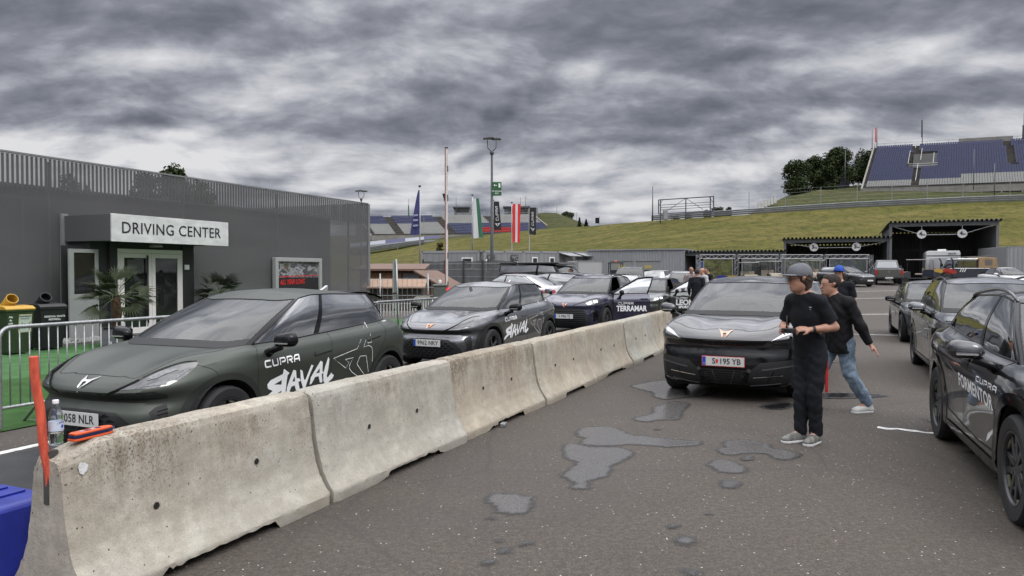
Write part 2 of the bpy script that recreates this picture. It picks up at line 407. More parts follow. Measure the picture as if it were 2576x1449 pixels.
def G2(px, py):
 r = ray(px, py); t = -CAMH / r.z; return (r.x * t, r.y * t)
def z2(L): return [G2((1400 + x * 0.46584) * 0.85833, (1050 + y * 0.46584) * 0.85833) for x, y in L]
puds = [
 [(615, 470), (650, 440), (730, 430), (830, 432), (920, 455), (955, 480), (1060, 490), (1180, 505), (1290, 515), (1380, 518), (1412, 532), (1390, 548), (1300, 556), (1200, 560), (1080, 552), (960, 545), (860, 553), (760, 552), (660, 545), (640, 525), (665, 505), (625, 490)],
 [(545, 545), (620, 540), (680, 556), (780, 562), (900, 562), (980, 600), (920, 650), (840, 680), (830, 735), (760, 760), (700, 775), (715, 820), (640, 830), (590, 815), (585, 775), (530, 740), (560, 705), (610, 665), (570, 640), (530, 605)],
 [(50, 890), (90, 855), (180, 850), (280, 862), (355, 875), (340, 935), (310, 975), (210, 985), (115, 975), (110, 940), (60, 915)],
 [(1505, 570), (1560, 560), (1545, 530), (1600, 518), (1720, 520), (1820, 540), (1865, 570), (1940, 580), (2035, 605), (1990, 635), (1920, 640), (1850, 625), (1810, 605), (1700, 600), (1600, 612), (1520, 600)],
 [(1440, 670), (1480, 640), (1560, 640), (1640, 660), (1690, 690), (1680, 720), (1580, 725), (1500, 710), (1465, 690)],
 [(980, 375), (1090, 350), (1100, 310), (1170, 290), (1230, 272), (1330, 285), (1330, 300), (1290, 335), (1265, 385), (1150, 390), (1060, 402), (1000, 395)],
 [(965, 175), (1040, 160), (1150, 143), (1290, 150), (1420, 170), (1500, 200), (1440, 235), (1300, 250), (1180, 262), (1110, 240), (1090, 215), (1010, 195)],
 [(1770, 305), (1840, 290), (1940, 282), (1985, 295), (1950, 318), (1850, 325)],
 [(1515, 790), (1560, 768), (1640, 775), (1645, 800), (1600, 820), (1540, 815)],
 [(1245, 1150), (1290, 1118), (1350, 1125), (1372, 1150), (1350, 1175), (1280, 1172)],
 [(132, 1215), (160, 1195), (215, 1205), (222, 1220), (180, 1232), (140, 1228)],
 [(1660, 625), (1690, 612), (1730, 622), (1725, 642), (1680, 645)],
 [(35, 1285), (70, 1270), (108, 1280), (100, 1295), (50, 1300)],
 [(1290, 1340), (1320, 1325), (1375, 1345), (1380, 1375), (1310, 1370)],
 [(110, 1145), (130, 1137), (158, 1148), (140, 1160)], [(262, 1170), (290, 1160), (325, 1165), (310, 1180), (270, 1182)],
 [(1190, 1052), (1225, 1045), (1258, 1055), (1240, 1068), (1205, 1066)], [(1440, 980), (1465, 973), (1487, 982), (1470, 990)],
 [(60, 1010), (90, 1002), (112, 1010), (92, 1018)], [(1105, 450), (1125, 444), (1146, 450), (1125, 454)]]
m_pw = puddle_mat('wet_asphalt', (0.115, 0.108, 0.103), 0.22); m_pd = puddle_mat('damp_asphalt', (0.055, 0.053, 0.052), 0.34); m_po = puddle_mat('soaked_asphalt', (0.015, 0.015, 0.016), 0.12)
for i, L in enumerate(puds): flat_patch('puddle', z2(L), 0.004 + 0.0003 * i, m_po if i in (7,) else m_pw if i in (0, 1, 2, 3, 4, 5, 6, 9) else m_pd, 0.014, i)
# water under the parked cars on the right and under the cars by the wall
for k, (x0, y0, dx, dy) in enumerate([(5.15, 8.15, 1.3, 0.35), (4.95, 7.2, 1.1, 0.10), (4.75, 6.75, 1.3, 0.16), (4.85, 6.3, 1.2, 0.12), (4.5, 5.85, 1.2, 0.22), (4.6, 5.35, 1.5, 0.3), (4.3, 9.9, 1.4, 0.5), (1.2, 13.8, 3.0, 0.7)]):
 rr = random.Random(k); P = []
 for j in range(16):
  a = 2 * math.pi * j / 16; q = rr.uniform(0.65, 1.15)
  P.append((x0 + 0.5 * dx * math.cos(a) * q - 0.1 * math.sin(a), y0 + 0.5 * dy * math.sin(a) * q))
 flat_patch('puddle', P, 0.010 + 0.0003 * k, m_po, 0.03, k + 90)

# painted markings
m_line = M('worn_white_line', (0.50, 0.50, 0.48), 0.7, 0, 0.35, 14, 0.1, 90, col2=(0.62, 0.62, 0.60))
def strip(name, a, b, w, z=0.004, mat=None, seg=24, wob=0.0, jag=0.0):
 a = Vector(a).to_2d(); b = Vector(b).to_2d(); d = (b - a).normalized(); n = Vector((-d.y, d.x)); L = []; Rr = []
 for i in range(seg + 1):
  p = a.lerp(b, i / seg)
  w1 = w / 2 + jag * noise.noise(Vector((p.x * 9, p.y * 9, 1))); w2 = w / 2 + jag * noise.noise(Vector((p.x * 9, p.y * 9, 7)))
  q, s_ = p + n * w1, p - n * w2
  L.append((q.x, q.y, zg(q.x, q.y) + z)); Rr.append((s_.x, s_.y, zg(s_.x, s_.y) + z))
 return tag(MB().sheet([Rr, L]).build(name, mat or m_line), kind='structure')
for y, x0, x1 in ((46.5, 12, 60), (39.3, 11, 52), (28.0, 11.6, 17.5)):
 strip('road_marking', (x0, y), (x1, y + 0.4), 0.14, seg=30)
strip('road_marking', G2(2206, 1076), G2(2352, 1090), 0.085, seg=40, jag=0.05)
strip('road_marking', uv(1.5, -6.97), uv(6.2, -7.02), 0.11)
strip('road_marking', uv(21.5, -1.0), uv(21.8, 2.2), 0.1, jag=0.05)
# darker newer asphalt left of the wall and the artificial turf in front of the entrance
m_tar = M('dark_tar_strip', (0.028, 0.029, 0.031), 0.75, 0, 0.3, 3, 0.3, 90)
mesh_o = MB().sheet([[uv(-6, -6.9, 0.002), uv(30, -6.9, 0.002)], [uv(-6, -3.8, 0.002), uv(30, -3.8, 0.002)]]).build('road', m_tar); tag(mesh_o, kind='structure')
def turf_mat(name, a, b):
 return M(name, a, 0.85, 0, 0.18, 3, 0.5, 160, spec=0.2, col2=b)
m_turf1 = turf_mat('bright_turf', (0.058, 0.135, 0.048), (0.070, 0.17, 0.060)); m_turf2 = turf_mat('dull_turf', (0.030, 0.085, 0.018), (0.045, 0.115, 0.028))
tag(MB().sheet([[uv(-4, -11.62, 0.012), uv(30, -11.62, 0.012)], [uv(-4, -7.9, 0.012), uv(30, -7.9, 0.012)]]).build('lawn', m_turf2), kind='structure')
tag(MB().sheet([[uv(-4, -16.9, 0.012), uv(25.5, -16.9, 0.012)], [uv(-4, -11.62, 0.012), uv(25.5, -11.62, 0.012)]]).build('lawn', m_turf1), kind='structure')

# ------------------------------------------------------------------ hills
m_hill = grass_mat('hill_grass', (0.076, 0.084, 0.015), (0.106, 0.102, 0.021), (0.165, 0.134, 0.042), 1.0, R(8))
m_bank = grass_mat('bank_grass', (0.040, 0.054, 0.014), (0.060, 0.068, 0.018), (0.090, 0.080, 0.030), 1.0, R(5))
CREST = [(-1500, 700, 170), (300, 665, 160), (700, 648, 155), (927, 637, 150), (1000, 624, 150), (1062, 613, 148), (1122, 603, 145), (1183, 594, 143), (1283, 585, 140),
         (1363, 576, 137), (1459, 571, 133), (1560, 562, 128), (1639, 556, 124), (1740, 549, 121), (1839, 543, 118), (1974, 534, 116), (2155, 523, 114), (2421, 511, 112),
         (2575, 507, 111), (3100, 490, 108), (4200, 470, 105)]
def crest(px):
 for (a, ya, za), (b, yb, zb) in zip(CREST, CREST[1:]):
  if a <= px <= b:
   s = (px - a) / (b - a); return ya + (yb - ya) * s, za + (zb - za) * s
 return CREST[-1][1:]
def hill():
 rows = []
 pxs = list(range(-1400, 4200, 40))
 N = 26
 for i in range(N + 1):
  s = i / N; row = []
  for px in pxs:
   yc, zc = crest(px); c = at(px, yc, zc)
   f = at(px, 700, 84); f.z = zg(f.x, 84) - 0.3
   p = f.lerp(c, s); e = (s ** 1.12)
   p.z = f.z + (c.z - f.z) * e
   p.z += 0.25 * noise.noise(Vector((p.x * 0.08, p.y * 0.08, 0))) * math.sin(math.pi * s)
   row.append(p)
  rows.append(row)
 # the level track behind the crest, then down to the far valley
 for back, dz in ((4, 0.0), (12, -0.3), (20, -0.5), (60, -5), (500, -60)):
  row = []
  for px in pxs:
   yc, zc = crest(px); c = at(px, yc, zc + 0.001)
   q = c + Vector(((px - 1287.5) / 1860, 1, 0)).normalized() * back; q.z = c.z + dz; row.append(q)
  rows.append(row)
 tag(MB().sheet(rows).build('hill', m_hill, smooth=True), kind='structure')
hill()
def bank(name, prof, mat):
 """grass bank: foot and crest lines given as (px, y, distance)"""
 rows = []
 n = len(prof[0])
 for k in range(len(prof) - 1):
  for s in range(9):
   if k and s == 0: continue
   row = []
   for (a, b) in zip(prof[k], prof[k + 1]):
    p = at(*a).lerp(at(*b), s / 8); p.z += 0.4 * noise.noise(p * 0.07) * math.sin(math.pi * s / 8); row.append(p)
   rows.append(row)
 return tag(MB().sheet(rows).build(name, mat, smooth=True), kind='structure')
# right-hand bank under the big stand
bank('hill', [[(1885, 541, 126), (1960, 540, 126), (2060, 535, 125), (2170, 530, 124), (2400, 520, 122), (2650, 510, 120), (3300, 490, 118)],
              [(1890, 532, 132), (1957, 505, 136), (2061, 478, 142), (2170, 486, 138), (2400, 480, 137), (2650, 470, 136), (3300, 455, 135)],
              [(1893, 533, 150), (1990, 488, 152), (2061, 475, 154), (2170, 465, 154), (2400, 465, 154), (2650, 462, 154), (3300, 440, 152)],
              [(1860, 560, 210), (1990, 520, 230), (2061, 510, 240), (2170, 500, 240), (2400, 500, 240), (2650, 500, 240), (3300, 480, 240)]], m_bank)
# hills added out of view behind and beside the camera to darken low reflections
def added_ring_hill():
 rows = [[], [], [], [], []]
 for k in range(57):
  a = R(62 + k * 236 / 56); hgt = 15 + 6 * math.sin(k * .37) + 3 * math.sin(k * 1.1); dist = 128 + 14 * math.sin(k * .23)
  for j, (f, z) in enumerate(((.62, -.2), (.80, .35), (1.0, .85), (1.15, 1.0), (1.9, .3))): r_ = dist * f; rows[j].append((r_ * math.sin(a), r_ * math.cos(a), z * hgt))
 tag(MB().sheet(rows).build('hill', m_hill, smooth=True), kind='structure')
added_ring_hill()
# left: the lower slope below the far stand, and the mound right of it
bank('hill', [[(600, 680, 152), (927, 650, 152), (1100, 620, 150), (1250, 600, 150), (1400, 590, 150)],
              [(600, 640, 172), (927, 612, 172), (1100, 604, 172), (1250, 592, 170), (1400, 584, 168)],
              [(600, 600, 205), (927, 590, 205), (1100, 580, 205), (1250, 570, 205), (1420, 565, 205)]], m_bank)
bank('hill', [[(1330, 600, 175), (1365, 582, 175), (1420, 578, 175), (1475, 572, 175), (1500, 575, 175)],
              [(1335, 560, 190), (1365, 552, 188), (1420, 552, 188), (1460, 562, 186), (1490, 570, 184)],
              [(1335, 540, 200), (1370, 535, 200), (1400, 536, 200), (1455, 557, 200), (1485, 570, 200)],
              [(1330, 570, 240), (1370, 565, 240), (1400, 566, 240), (1455, 577, 240), (1485, 590, 240)]], m_bank)
# race track surfaces with their kerbs
m_track = M('track_asphalt', (0.06, 0.062, 0.066), 0.7, 0, 0.15, 0.5)
def ribbon(name, A, B, mat):
 return tag(MB().sheet([[at(*p) for p in A], [at(*p) for p in B]]).build(name, mat), kind='structure')
ribbon('road', [(880, 627, 147), (1000, 616.5, 147), (1070, 611, 147)], [(880, 617, 152), (1000, 609, 152), (1100, 603, 152)], m_track)
m_kerbb = M('kerb_blue', (0.015, 0.015, 0.07), 0.6); m_kerbw = M('kerb_white', (0.20, 0.21, 0.24), 0.6)
for k, (a, b) in enumerate(((880, 969), (969, 1019), (1019, 1066), (1066, 1106))):
 f = lambda x: 626 - (x - 880) * 0.098
 g = lambda x: 622.5 - (x - 880) * 0.098 - 7 + max(0, (x - 1000)) * 0.02
 ribbon('kerb', [(a, f(a) - 5, 146.5), (b, f(b) - 5, 146.5)], [(a, g(a) - 3, 148.5), (b, g(b) - 3, 148.5)], m_kerbb if k % 2 else m_kerbw)
# ------------------------------------------------------------------ concrete barriers
PROF = [(0.30, 0.0), (0.30, 0.075), (0.262, 0.125), (0.215, 0.20), (0.18, 0.29), (0.158, 0.40), (0.14, 0.52), (0.125, 0.64), (0.115, 0.735), (0.10, 0.775), (0.07, 0.79), (0.0, 0.792)]
def prof_pts(n_seg=5):
 P = []
 for (a, b) in zip(PROF, PROF[1:]):
  for k in range(n_seg): P.append((a[0] + (b[0] - a[0]) * k / n_seg, a[1] + (b[1] - a[1]) * k / n_seg))
 P.append(PROF[-1]); return P
BL, B0, BV = 2.135, 2.19, -3.60
BSTART = [2.42] + [B0 + 2.135 * k for k in range(1, 9)]
def barrier(i, mat, label):
 L = BSTART[i + 1] - BSTART[i] - 0.030; rr = random.Random(i * 5 + 1); first = i == 0
 root = empty('concrete_barrier', uv(BSTART[i], BV + (0, .012, -.018, .015, -.01, .02, -.01)[i]), THETA + R((0, .25, -.3, .2, -.25, .3, 0)[i]), label, 'concrete barrier', 'concrete barriers in the row between the cars')
 half = prof_pts(4 if i < 3 else 2); nx = 84 if i < 3 else 40
 full = [(-y, z) for y, z in half] + [(y, z) for y, z in half[::-1][1:]]
 chips = [(rr.uniform(0.35, L - 0.35), rr.uniform(0.02, 0.05), rr.uniform(0.05, 0.14)) for _ in range(3)]
 gap0, gap1 = L * (0.30 + 0.03 * rr.random()), L * (0.66 + 0.05 * rr.random())
 rows = []
 for k in range(nx + 1):
  s = k / nx; x = L * s
  if k in (0, nx): edge = 1.0
  else: edge = max(0, 1 - min(x, L - x) / 0.045)
  row = []
  for (y, z) in full:
   yy, zz = y, z
   sh = 0.024 * edge * edge
   if abs(y) > 0.02: yy -= math.copysign(sh, y)
   if z > 0.7: zz -= sh * 0.8
   w = Vector((x * 3.1 + i * 9, y * 6, z * 6))
   dn = 0.0045 * noise.noise(w) + 0.0028 * noise.noise(w * 4.3) + 0.0016 * noise.noise(w * 12)
   # crumbled edges at the ends, the joints and the foot
   if edge > 0: dn -= 0.016 * edge * max(0, noise.noise(Vector((z * 17, i * 3.3 + (0 if k < nx / 2 else 5), y * 20))))
   if first and k < 14 and z > 0.60:
    c = max(0, 1 - x / 0.22) * sstep(0.60, 0.79, z)
    zz -= 0.075 * c * (0.6 + 0.8 * abs(noise.noise(Vector((x * 30, y * 34, 1))))); dn -= 0.022 * c * abs(noise.noise(Vector((x * 42, z * 50, y * 8))))
   yy += math.copysign(dn, y) if abs(y) > 0.01 else 0
   if z > 0.75: zz += dn
   # raised underside in the middle of the foot
   g = sstep(gap0 - 0.02, gap0 + 0.02, x) * (1 - sstep(gap1 - 0.02, gap1 + 0.02, x))
   if z < 0.07: zz = max(zz, (0.055 + 0.012 * noise.noise(Vector((x * 14, i, 0)))) * g)
   for cx, cw, ch in chips:
    q = math.exp(-((x - cx) / ch) ** 2)
    if z < 0.12 and y < 0: zz = max(zz, cw * 1.6 * q * (0.7 + 0.6 * noise.noise(Vector((x * 25, i, 2)))))
   row.append((x, yy, zz))
  rows.append(row)
 mb = MB(); mb.sheet([r[::-1] for r in rows]); n = len(full)
 base = nx * n
 mb.F.append(tuple(range(n))[::-1] if False else tuple(range(n))); mb.F.append(tuple(base + k for k in range(n))[::-1])
 mb.build('body', mat, root, smooth=True, auto=38)
 # cast lifting holes
 hs = [(0.62, 0.42), (1.36, 0.42)] if i != 0 else [(0.50, 0.37), (1.28, 0.43)]
 for (hx, hz) in hs:
  yy = -np.interp(hz, [p[1] for p in PROF], [p[0] for p in PROF])
  h = MB().lathe([(0.020, -0.004), (0.019, 0.006)], (hx, yy - 0.003, hz), 'y', 12)
  h.build('lifting_hole', M('hole_dark', (0.012, 0.011, 0.01), 0.95, 0, 0), root)
  if i < 3: MB().lathe([(0.020, 0.0), (0.030, 0.001), (0.033, 0.004)], (hx, yy - 0.005, hz), 'y', 14, cap=False).build('rim', mat, root)
 return root
BLAB = ['nearest concrete barrier, with the red stake, water bottle and white dot at its end', 'second concrete barrier of the row, beside the front wheel of the matt green car',
  'third concrete barrier of the row, brown stained, with a large broken hollow in its foot', 'fourth concrete barrier of the row, in front of the lettering of the grey car',
  'fifth concrete barrier of the row, below the dark blue car', 'sixth concrete barrier of the row, pale, below the open blue door',
  'seventh concrete barrier of the row, half hidden by the black car']
for i in range(7):
 barrier(i, concrete_mat('concrete_%d' % i, [1.5, 0.8, 1.7, 1.1, 1.0, 0.6, 1.2][i], [(0.52, 0.468, 0.385), (0.50, 0.468, 0.400), (0.49, 0.43, 0.335), (0.50, 0.44, 0.345), (0.48, 0.42, 0.33), (0.48, 0.46, 0.39), (0.45, 0.39, 0.30)][i], i * 3.3), BLAB[i])
# end groove of the first barrier, red stake, white dot, bottle, device, blue kerb element
g = MB().box(-0.006, 0.05, -0.016, 0.018, 0.50, 0.765); gr = g.build('groove', M('groove_dark', (0.05, 0.045, 0.04), 0.95, 0, 0.2), None); gr.parent = [o for o in COL.objects if o.name == 'concrete_barrier'][0]
root = empty('marker_stake', uv(2.42, -3.60, 0.60), THETA, 'leaning orange red wooden stake stuck in the end groove of the nearest barrier', 'stake')
m_stake = M('stake_red', (0.50, 0.065, 0.035), 0.7, 0, 0.28, 22, 0.35, 60, col2=(0.62, 0.10, 0.05), stretch=(1, 1, 0.2))
mb = MB(); L = []
a = Vector(uv(2.432, -3.60, 0.58)); b = at(83, 897, 3.62)
for k in range(9):
 s = k / 8; p = a.lerp(b, s) + Vector((0.004 * math.sin(k * 1.7), 0, 0)); L.append(p - root.location)
Mi = Matrix.Rotation(-THETA, 4, 'Z')
mb.tube([Mi @ p for p in L], [0.017, 0.019, 0.020, 0.021, 0.021, 0.021, 0.021, 0.021, 0.0205], 12).build('shaft', m_stake, root, smooth=True, auto=40)
dot = MB(); c0 = Vector((0.10, -0.1335, 0.672)); P = []
for k in range(22):
 q = 2 * math.pi * k / 22; r_ = 0.026 * (1 + 0.10 * math.sin(3 * q + 1) + 0.06 * math.sin(7 * q)); P.append((c0.x + r_ * math.cos(q), c0.z + 1.15 * r_ * math.sin(q)))
b1 = [o for o in COL.objects if o.name == 'concrete_barrier'][0]
V = [(x, -np.interp(z, [p[1] for p in PROF], [p[0] for p in PROF]) - 0.007, z) for x, z in P]
mesh_obj('paint_dot', V, [range(len(V))[::-1]], M('dot_white', (0.55, 0.55, 0.54), 0.8, 0, 0.25, 90), b1)

def bottle():
 root = empty('water_bottle', uv(2.47, -3.60, 0.788), THETA + R(18), 'clear plastic water bottle with white label standing on the nearest barrier', 'bottle')
 m = bpy.data.materials.new('clear_plastic'); m.use_nodes = True; b = m.node_tree.nodes['Principled BSDF']
 b.inputs['Base Color'].default_value = (0.92, 0.94, 0.95, 1); b.inputs['Roughness'].default_value = 0.05; b.inputs['Transmission Weight'].default_value = 1.0; b.inputs['IOR'].default_value = 1.15; b.inputs['Alpha'].default_value = 0.55
 w = bpy.data.materials.new('water'); w.use_nodes = True; b = w.node_tree.nodes['Principled BSDF']
 b.inputs['Base Color'].default_value = (0.85, 0.88, 0.90, 1); b.inputs['Roughness'].default_value = 0.0; b.inputs['Transmission Weight'].default_value = 1.0; b.inputs['IOR'].default_value = 1.2
 pr = [(0.020, 0.0), (0.031, 0.004), (0.0335, 0.012), (0.031, 0.02), (0.033, 0.03), (0.0335, 0.045), (0.0325, 0.05), (0.0335, 0.056), (0.033, 0.06), (0.033, 0.13), (0.0345, 0.138), (0.033, 0.146), (0.028, 0.165), (0.020, 0.182), (0.0135, 0.192), (0.0125, 0.20), (0.0125, 0.212)]
 pr = [(r_, z * 1.02) for r_, z in pr]
 MB().lathe(pr, n=36).build('body', m, root, smooth=True)
 MB().lathe([(0.0, 0.004), (0.028, 0.005), (0.030, 0.02), (0.031, 0.045), (0.031, 0.062), (0.0, 0.0625)], n=28).build('water', w, root, smooth=True, auto=40)
 MB().lathe([(0.0137, 0.210), (0.015, 0.2105), (0.015, 0.226), (0.0135, 0.228), (0.0, 0.228)], n=24).build('cap', M('cap_white', (0.68, 0.68, 0.70), 0.4, 0, 0), root, smooth=True, auto=40)
 MB().lathe([(0.0345, 0.074), (0.0345, 0.122)], n=40, cap=False).build('label', M('label_blue_white', (0.50, 0.55, 0.64), 0.5, 0, 0.08, 60), root, smooth=True)
 # lettering and a small round emblem on the label
 for txt, size, zc, bold in (('I BALKEN', 0.0125, 0.113, 0.0002), ('water', 0.006, 0.079, 0)):
  V, F = text_geo(txt, size, 0, bold); out = []
  for v in V:
   a = v.x / 0.035 - math.pi / 2; dz = (0.004 * (1 - (v.x / 0.02) ** 2) if size > 0.01 else 0)
   out.append((0.0351 * math.cos(a), 0.0351 * math.sin(a), zc + v.y + dz))
  mesh_obj('lettering', out, F, M('label_ink', (0.04, 0.06, 0.30), 0.5, 0, 0), root)
 out = []
 for k in range(14):
  q = 2 * math.pi * k / 14; x = 0.0085 * math.cos(q) * (1 + 0.15 * math.cos(4 * q)); a = x / 0.035 - math.pi / 2
  out.append((0.0352 * math.cos(a), 0.0352 * math.sin(a), 0.096 + 0.009 * math.sin(q)))
 mesh_obj('emblem', out, [range(14)], M('label_emblem', (0.03, 0.08, 0.42), 0.5, 0, 0), root)
bottle()
def device():
 a = uv(2.535, -3.58, 0.793); root = empty('handheld_device', a, THETA + R(3), 'orange and navy handheld measuring tool lying on top of the nearest barrier', 'tool')
 mo = M('device_orange', (0.62, 0.085, 0.015), 0.45, 0, 0.1, 30); mn = M('device_navy', (0.012, 0.014, 0.06), 0.4, 0, 0.1, 30)
 P = [(-0.005, -0.030), (0.03, -0.036), (0.20, -0.033), (0.235, -0.022), (0.24, 0.01), (0.21, 0.03), (0.02, 0.034), (-0.005, 0.02)]
 MB().prism(P, 'z', 0.0, 0.012).build('base', mo, root, bevel=0.003)
 MB().prism([(0.004 + p * 0.97, q * 0.94) for p, q in P], 'z', 0.012, 0.030).build('housing', mn, root, bevel=0.003)
 MB().prism([(0.006 + p * 0.95, q * 0.97) for p, q in P], 'z', 0.030, 0.040).build('cover', mo, root, bevel=0.003)
 for k in range(4): MB().box(0.05 + k * 0.032, 0.072 + k * 0.032, -0.012, 0.014, 0.040, 0.0425).build('button', mn if k % 2 else M('device_grey', (0.3, 0.3, 0.32), 0.5, 0, 0), root, bevel=0.001)
 MB().tube([(0.235, 0.0, 0.02), (0.262, 0.004, 0.024)], [0.008, 0.006], 10).build('tip', mn, root, smooth=True)
device()
root = empty('plastic_kerb_block', uv(1.70, -4.16, 0), THETA, 'dark blue plastic barrier block touching the end of the nearest concrete barrier', 'plastic barrier')
m_blue = M('blue_plastic', (0.012, 0.022, 0.22), 0.38, 0, 0.18, 8, 0.1, 40, rvar=0.3)
pp = [(0.26, 0.0), (0.25, 0.42), (0.23, 0.45), (-0.23, 0.45), (-0.25, 0.42), (-0.26, 0.0)]
MB().prism(pp, 'x', -1.6, 0.98).build('body', m_blue, root, bevel=0.02, bseg=3)
MB().box(-1.5, 0.93, -0.07, -0.01, 0.45, 0.462).box(-1.5, 0.93, 0.08, 0.14, 0.45, 0.462).build('ridge', m_blue, root, bevel=0.004)
root = empty('metal_clamp', uv(B0 + 3 * BL - 1.40, -3.27, 0), THETA + 0.2, 'small metal clamp lying in the broken foot of the third barrier', 'clamp')
MB().box(-0.05, 0.05, -0.03, 0.03, 0.0, 0.045).build('body', m_galv, root, bevel=0.01)

# ------------------------------------------------------------------ driving centre building (x = along the lane, -y = towards the lane)
m_wallg = M('wall_grey', (0.070, 0.070, 0.072), 0.7, 0, 0.08, 1.5)
m_sign = M('sign_silver', (0.55, 0.55, 0.55), 0.5, 0.1, 0.10, 3, col2=(0.62, 0.62, 0.61), stretch=(1, 1, 2))
m_steel = M('painted_steel', (0.20, 0.205, 0.205), 0.5, 0.2, 0.08, 4)
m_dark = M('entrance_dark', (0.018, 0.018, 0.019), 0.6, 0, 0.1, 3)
m_frame = M('door_frame_white', (0.68, 0.64, 0.62), 0.4, 0, 0.05, 4)
def glass_mat(name, col, a, rough=0.02, spec=0.5):
 m = bpy.data.materials.new(name); m.use_nodes = True; t = NT(m.node_tree); t.n.clear()
 o = t.add('ShaderNodeOutputMaterial'); g = t.add('ShaderNodeBsdfGlossy', i_Roughness=rough, i_Color=(1, 1, 1, 1))
 tr = t.add('ShaderNodeBsdfTransparent', i_Color=(*col, 1)); df = t.add('ShaderNodeBsdfDiffuse', i_Color=(col[0] * 0.05, col[1] * 0.05, col[2] * 0.05, 1))
 m1 = t.add('ShaderNodeMixShader', i_0=a); t.l.new(tr.outputs[0], m1.inputs[1]); t.l.new(df.outputs[0], m1.inputs[2])
 fr = t.add('ShaderNodeFresnel', i_IOR=1.45 if spec <= 0.5 else (1.62 if spec < .8 else 2.3))
 m2 = t.add('ShaderNodeMixShader'); t.l.new(fr.outputs[0] if spec < .8 else t.math('ADD', fr.outputs[0], 0.14, True), m2.inputs[0]); t.l.new(m1.outputs[0], m2.inputs[1]); t.l.new(g.outputs[0], m2.inputs[2])
 t.l.new(m2.outputs[0], o.inputs[0]); return m
m_dglass = glass_mat('door_glass', (0.5, 0.55, 0.52), 0.55)
def mesh_cloth():
 m = bpy.data.materials.new('mesh_screen'); m.use_nodes = True; t = NT(m.node_tree); b = t.n['Principled BSDF']
 co = t.add('ShaderNodeTexCoord').outputs['Object']
 n = t.noise(t.mapping(co, sc=(0.3, 1, 1)), 1.3, 4, 0.6); c = t.ramp(n, [(0.3, (0.105, 0.105, 0.107)), (0.7, (0.130, 0.130, 0.131))])
 br = t.add('ShaderNodeTexBrick', i_Vector=t.mapping(co, rot=(R(90), 0, 0)), i_Scale=1.0, offset=0.0)
 br.inputs['Brick Width'].default_value = 2.3; br.inputs['Row Height'].default_value = 1.15; br.inputs['Mortar Size'].default_value = 0.012
 c = t.mix(t.math('MULTIPLY', br.outputs['Fac'], 0.35), c, (0.19, 0.19, 0.19))
 t.l.new(c, b.inputs['Base Color']); b.inputs['Specular IOR Level'].default_value = 0.2; b.inputs['Roughness'].default_value = 0.85; b.inputs['Alpha'].default_value = 0.66
 return m
m_mesh = mesh_cloth()
bld = empty('driving_centre', (0, 0, 0), THETA, 'long low grey building behind a see-through slatted screen, with an entrance canopy', 'building')
U0, U1, WY, TOPZ, ROOFZ = 2.0, 25.7, 17.85, 4.49, 3.74
MB().box(U0, 23.6, WY + 0.30, WY + 14, 0, ROOFZ).build('wall', m_wallg, bld)
MB().box(U0, 23.7, WY + 0.22, WY + 14.05, ROOFZ, ROOFZ + 0.05).build('roof', M('roof_edge', (0.25, 0.25, 0.25), 0.5, 0.3, 0.1), bld)
scr = MB().sheet([[(U0, WY, 0.05), (U1, WY, 0.05)], [(U0, WY, TOPZ), (U1, WY, TOPZ)]]).sheet([[(U1, WY, 0.05), (U1, WY + 13, 0.05)], [(U1, WY, TOPZ), (U1, WY + 13, TOPZ)]]).build('screen', m_mesh, bld)
sl = MB()
k = U0
while k < U1: sl.box(k, k + 0.052, WY + 0.03, WY + 0.05, 3.66, TOPZ - 0.04); k += 0.1145
k = WY + 0.3
while k < WY + 13: sl.box(U1 - 0.05, U1 - 0.03, k, k + 0.052, 3.66, TOPZ - 0.04); k += 0.1145
sl.build('slats', M('slat_grey', (0.085, 0.085, 0.087), 0.6, 0, 0.08, 3), bld)
MB().box(U0, U1 + 0.02, WY - 0.02, WY + 0.08, TOPZ - 0.02, TOPZ + 0.02).box(U1 - 0.03, U1 + 0.05, WY + 0.08, WY + 13, TOPZ - 0.02, TOPZ + 0.02).box(U1 - 0.02, U1 + 0.10, WY - 0.04, WY + 0.06, 0, TOPZ - 0.02).build('edge_trim', m_steel, bld)
for k in range(6): MB().box(4 + k * 4.1, 4.05 + k * 4.1, WY + 0.10, WY + 0.16, 0.0, TOPZ - 0.1).build('post', M('post_grey', (0.12, 0.12, 0.12), 0.5, 0.3, 0.1), bld)
# canopy box with the sign face; lower part: dark recess, side window, double door
cx0, cx1, cy0 = 12.47, 16.2, 16.08
MB().box(cx0, cx1, cy0 + 0.02, WY + 0.0, 2.42, 3.06).build('canopy', m_wallg, bld)
MB().box(cx0, cx1, cy0 - 0.03, cy0 + 0.018, 2.40, 3.075).build('sign_panel', m_sign, bld, bevel=0.006)
MB().box(cx0 - 0.08, cx0 + 0.10, WY - 0.10, WY - 0.03, 0.0, 3.12).box(cx0 + 0.12, cx0 + 0.2, WY - 0.12, WY - 0.03, 0.0, 2.41).build('edge_trim', m_steel, bld)
text_obj('lettering', 'DRIVING CENTER', 0.40, m_letter, bld, basis(((cx0 + cx1) / 2 - 0.02, cy0 - 0.034, 2.735), (1, 0, 0), (0, 0, 1)), 0.003, bold=0.002, sx=0.955, space=1.06)
dy = 16.90
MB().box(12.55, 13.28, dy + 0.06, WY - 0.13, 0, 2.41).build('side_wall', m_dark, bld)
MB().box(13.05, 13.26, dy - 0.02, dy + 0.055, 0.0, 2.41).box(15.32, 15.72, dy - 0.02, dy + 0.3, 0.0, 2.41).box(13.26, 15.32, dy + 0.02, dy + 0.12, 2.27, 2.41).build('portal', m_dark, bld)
MB().box(11.98, 12.75, dy - 0.0, dy + 0.05, 0.0, 1.02).build('side_panel', M('panel_light', (0.25, 0.255, 0.25), 0.5, 0, 0.05), bld)
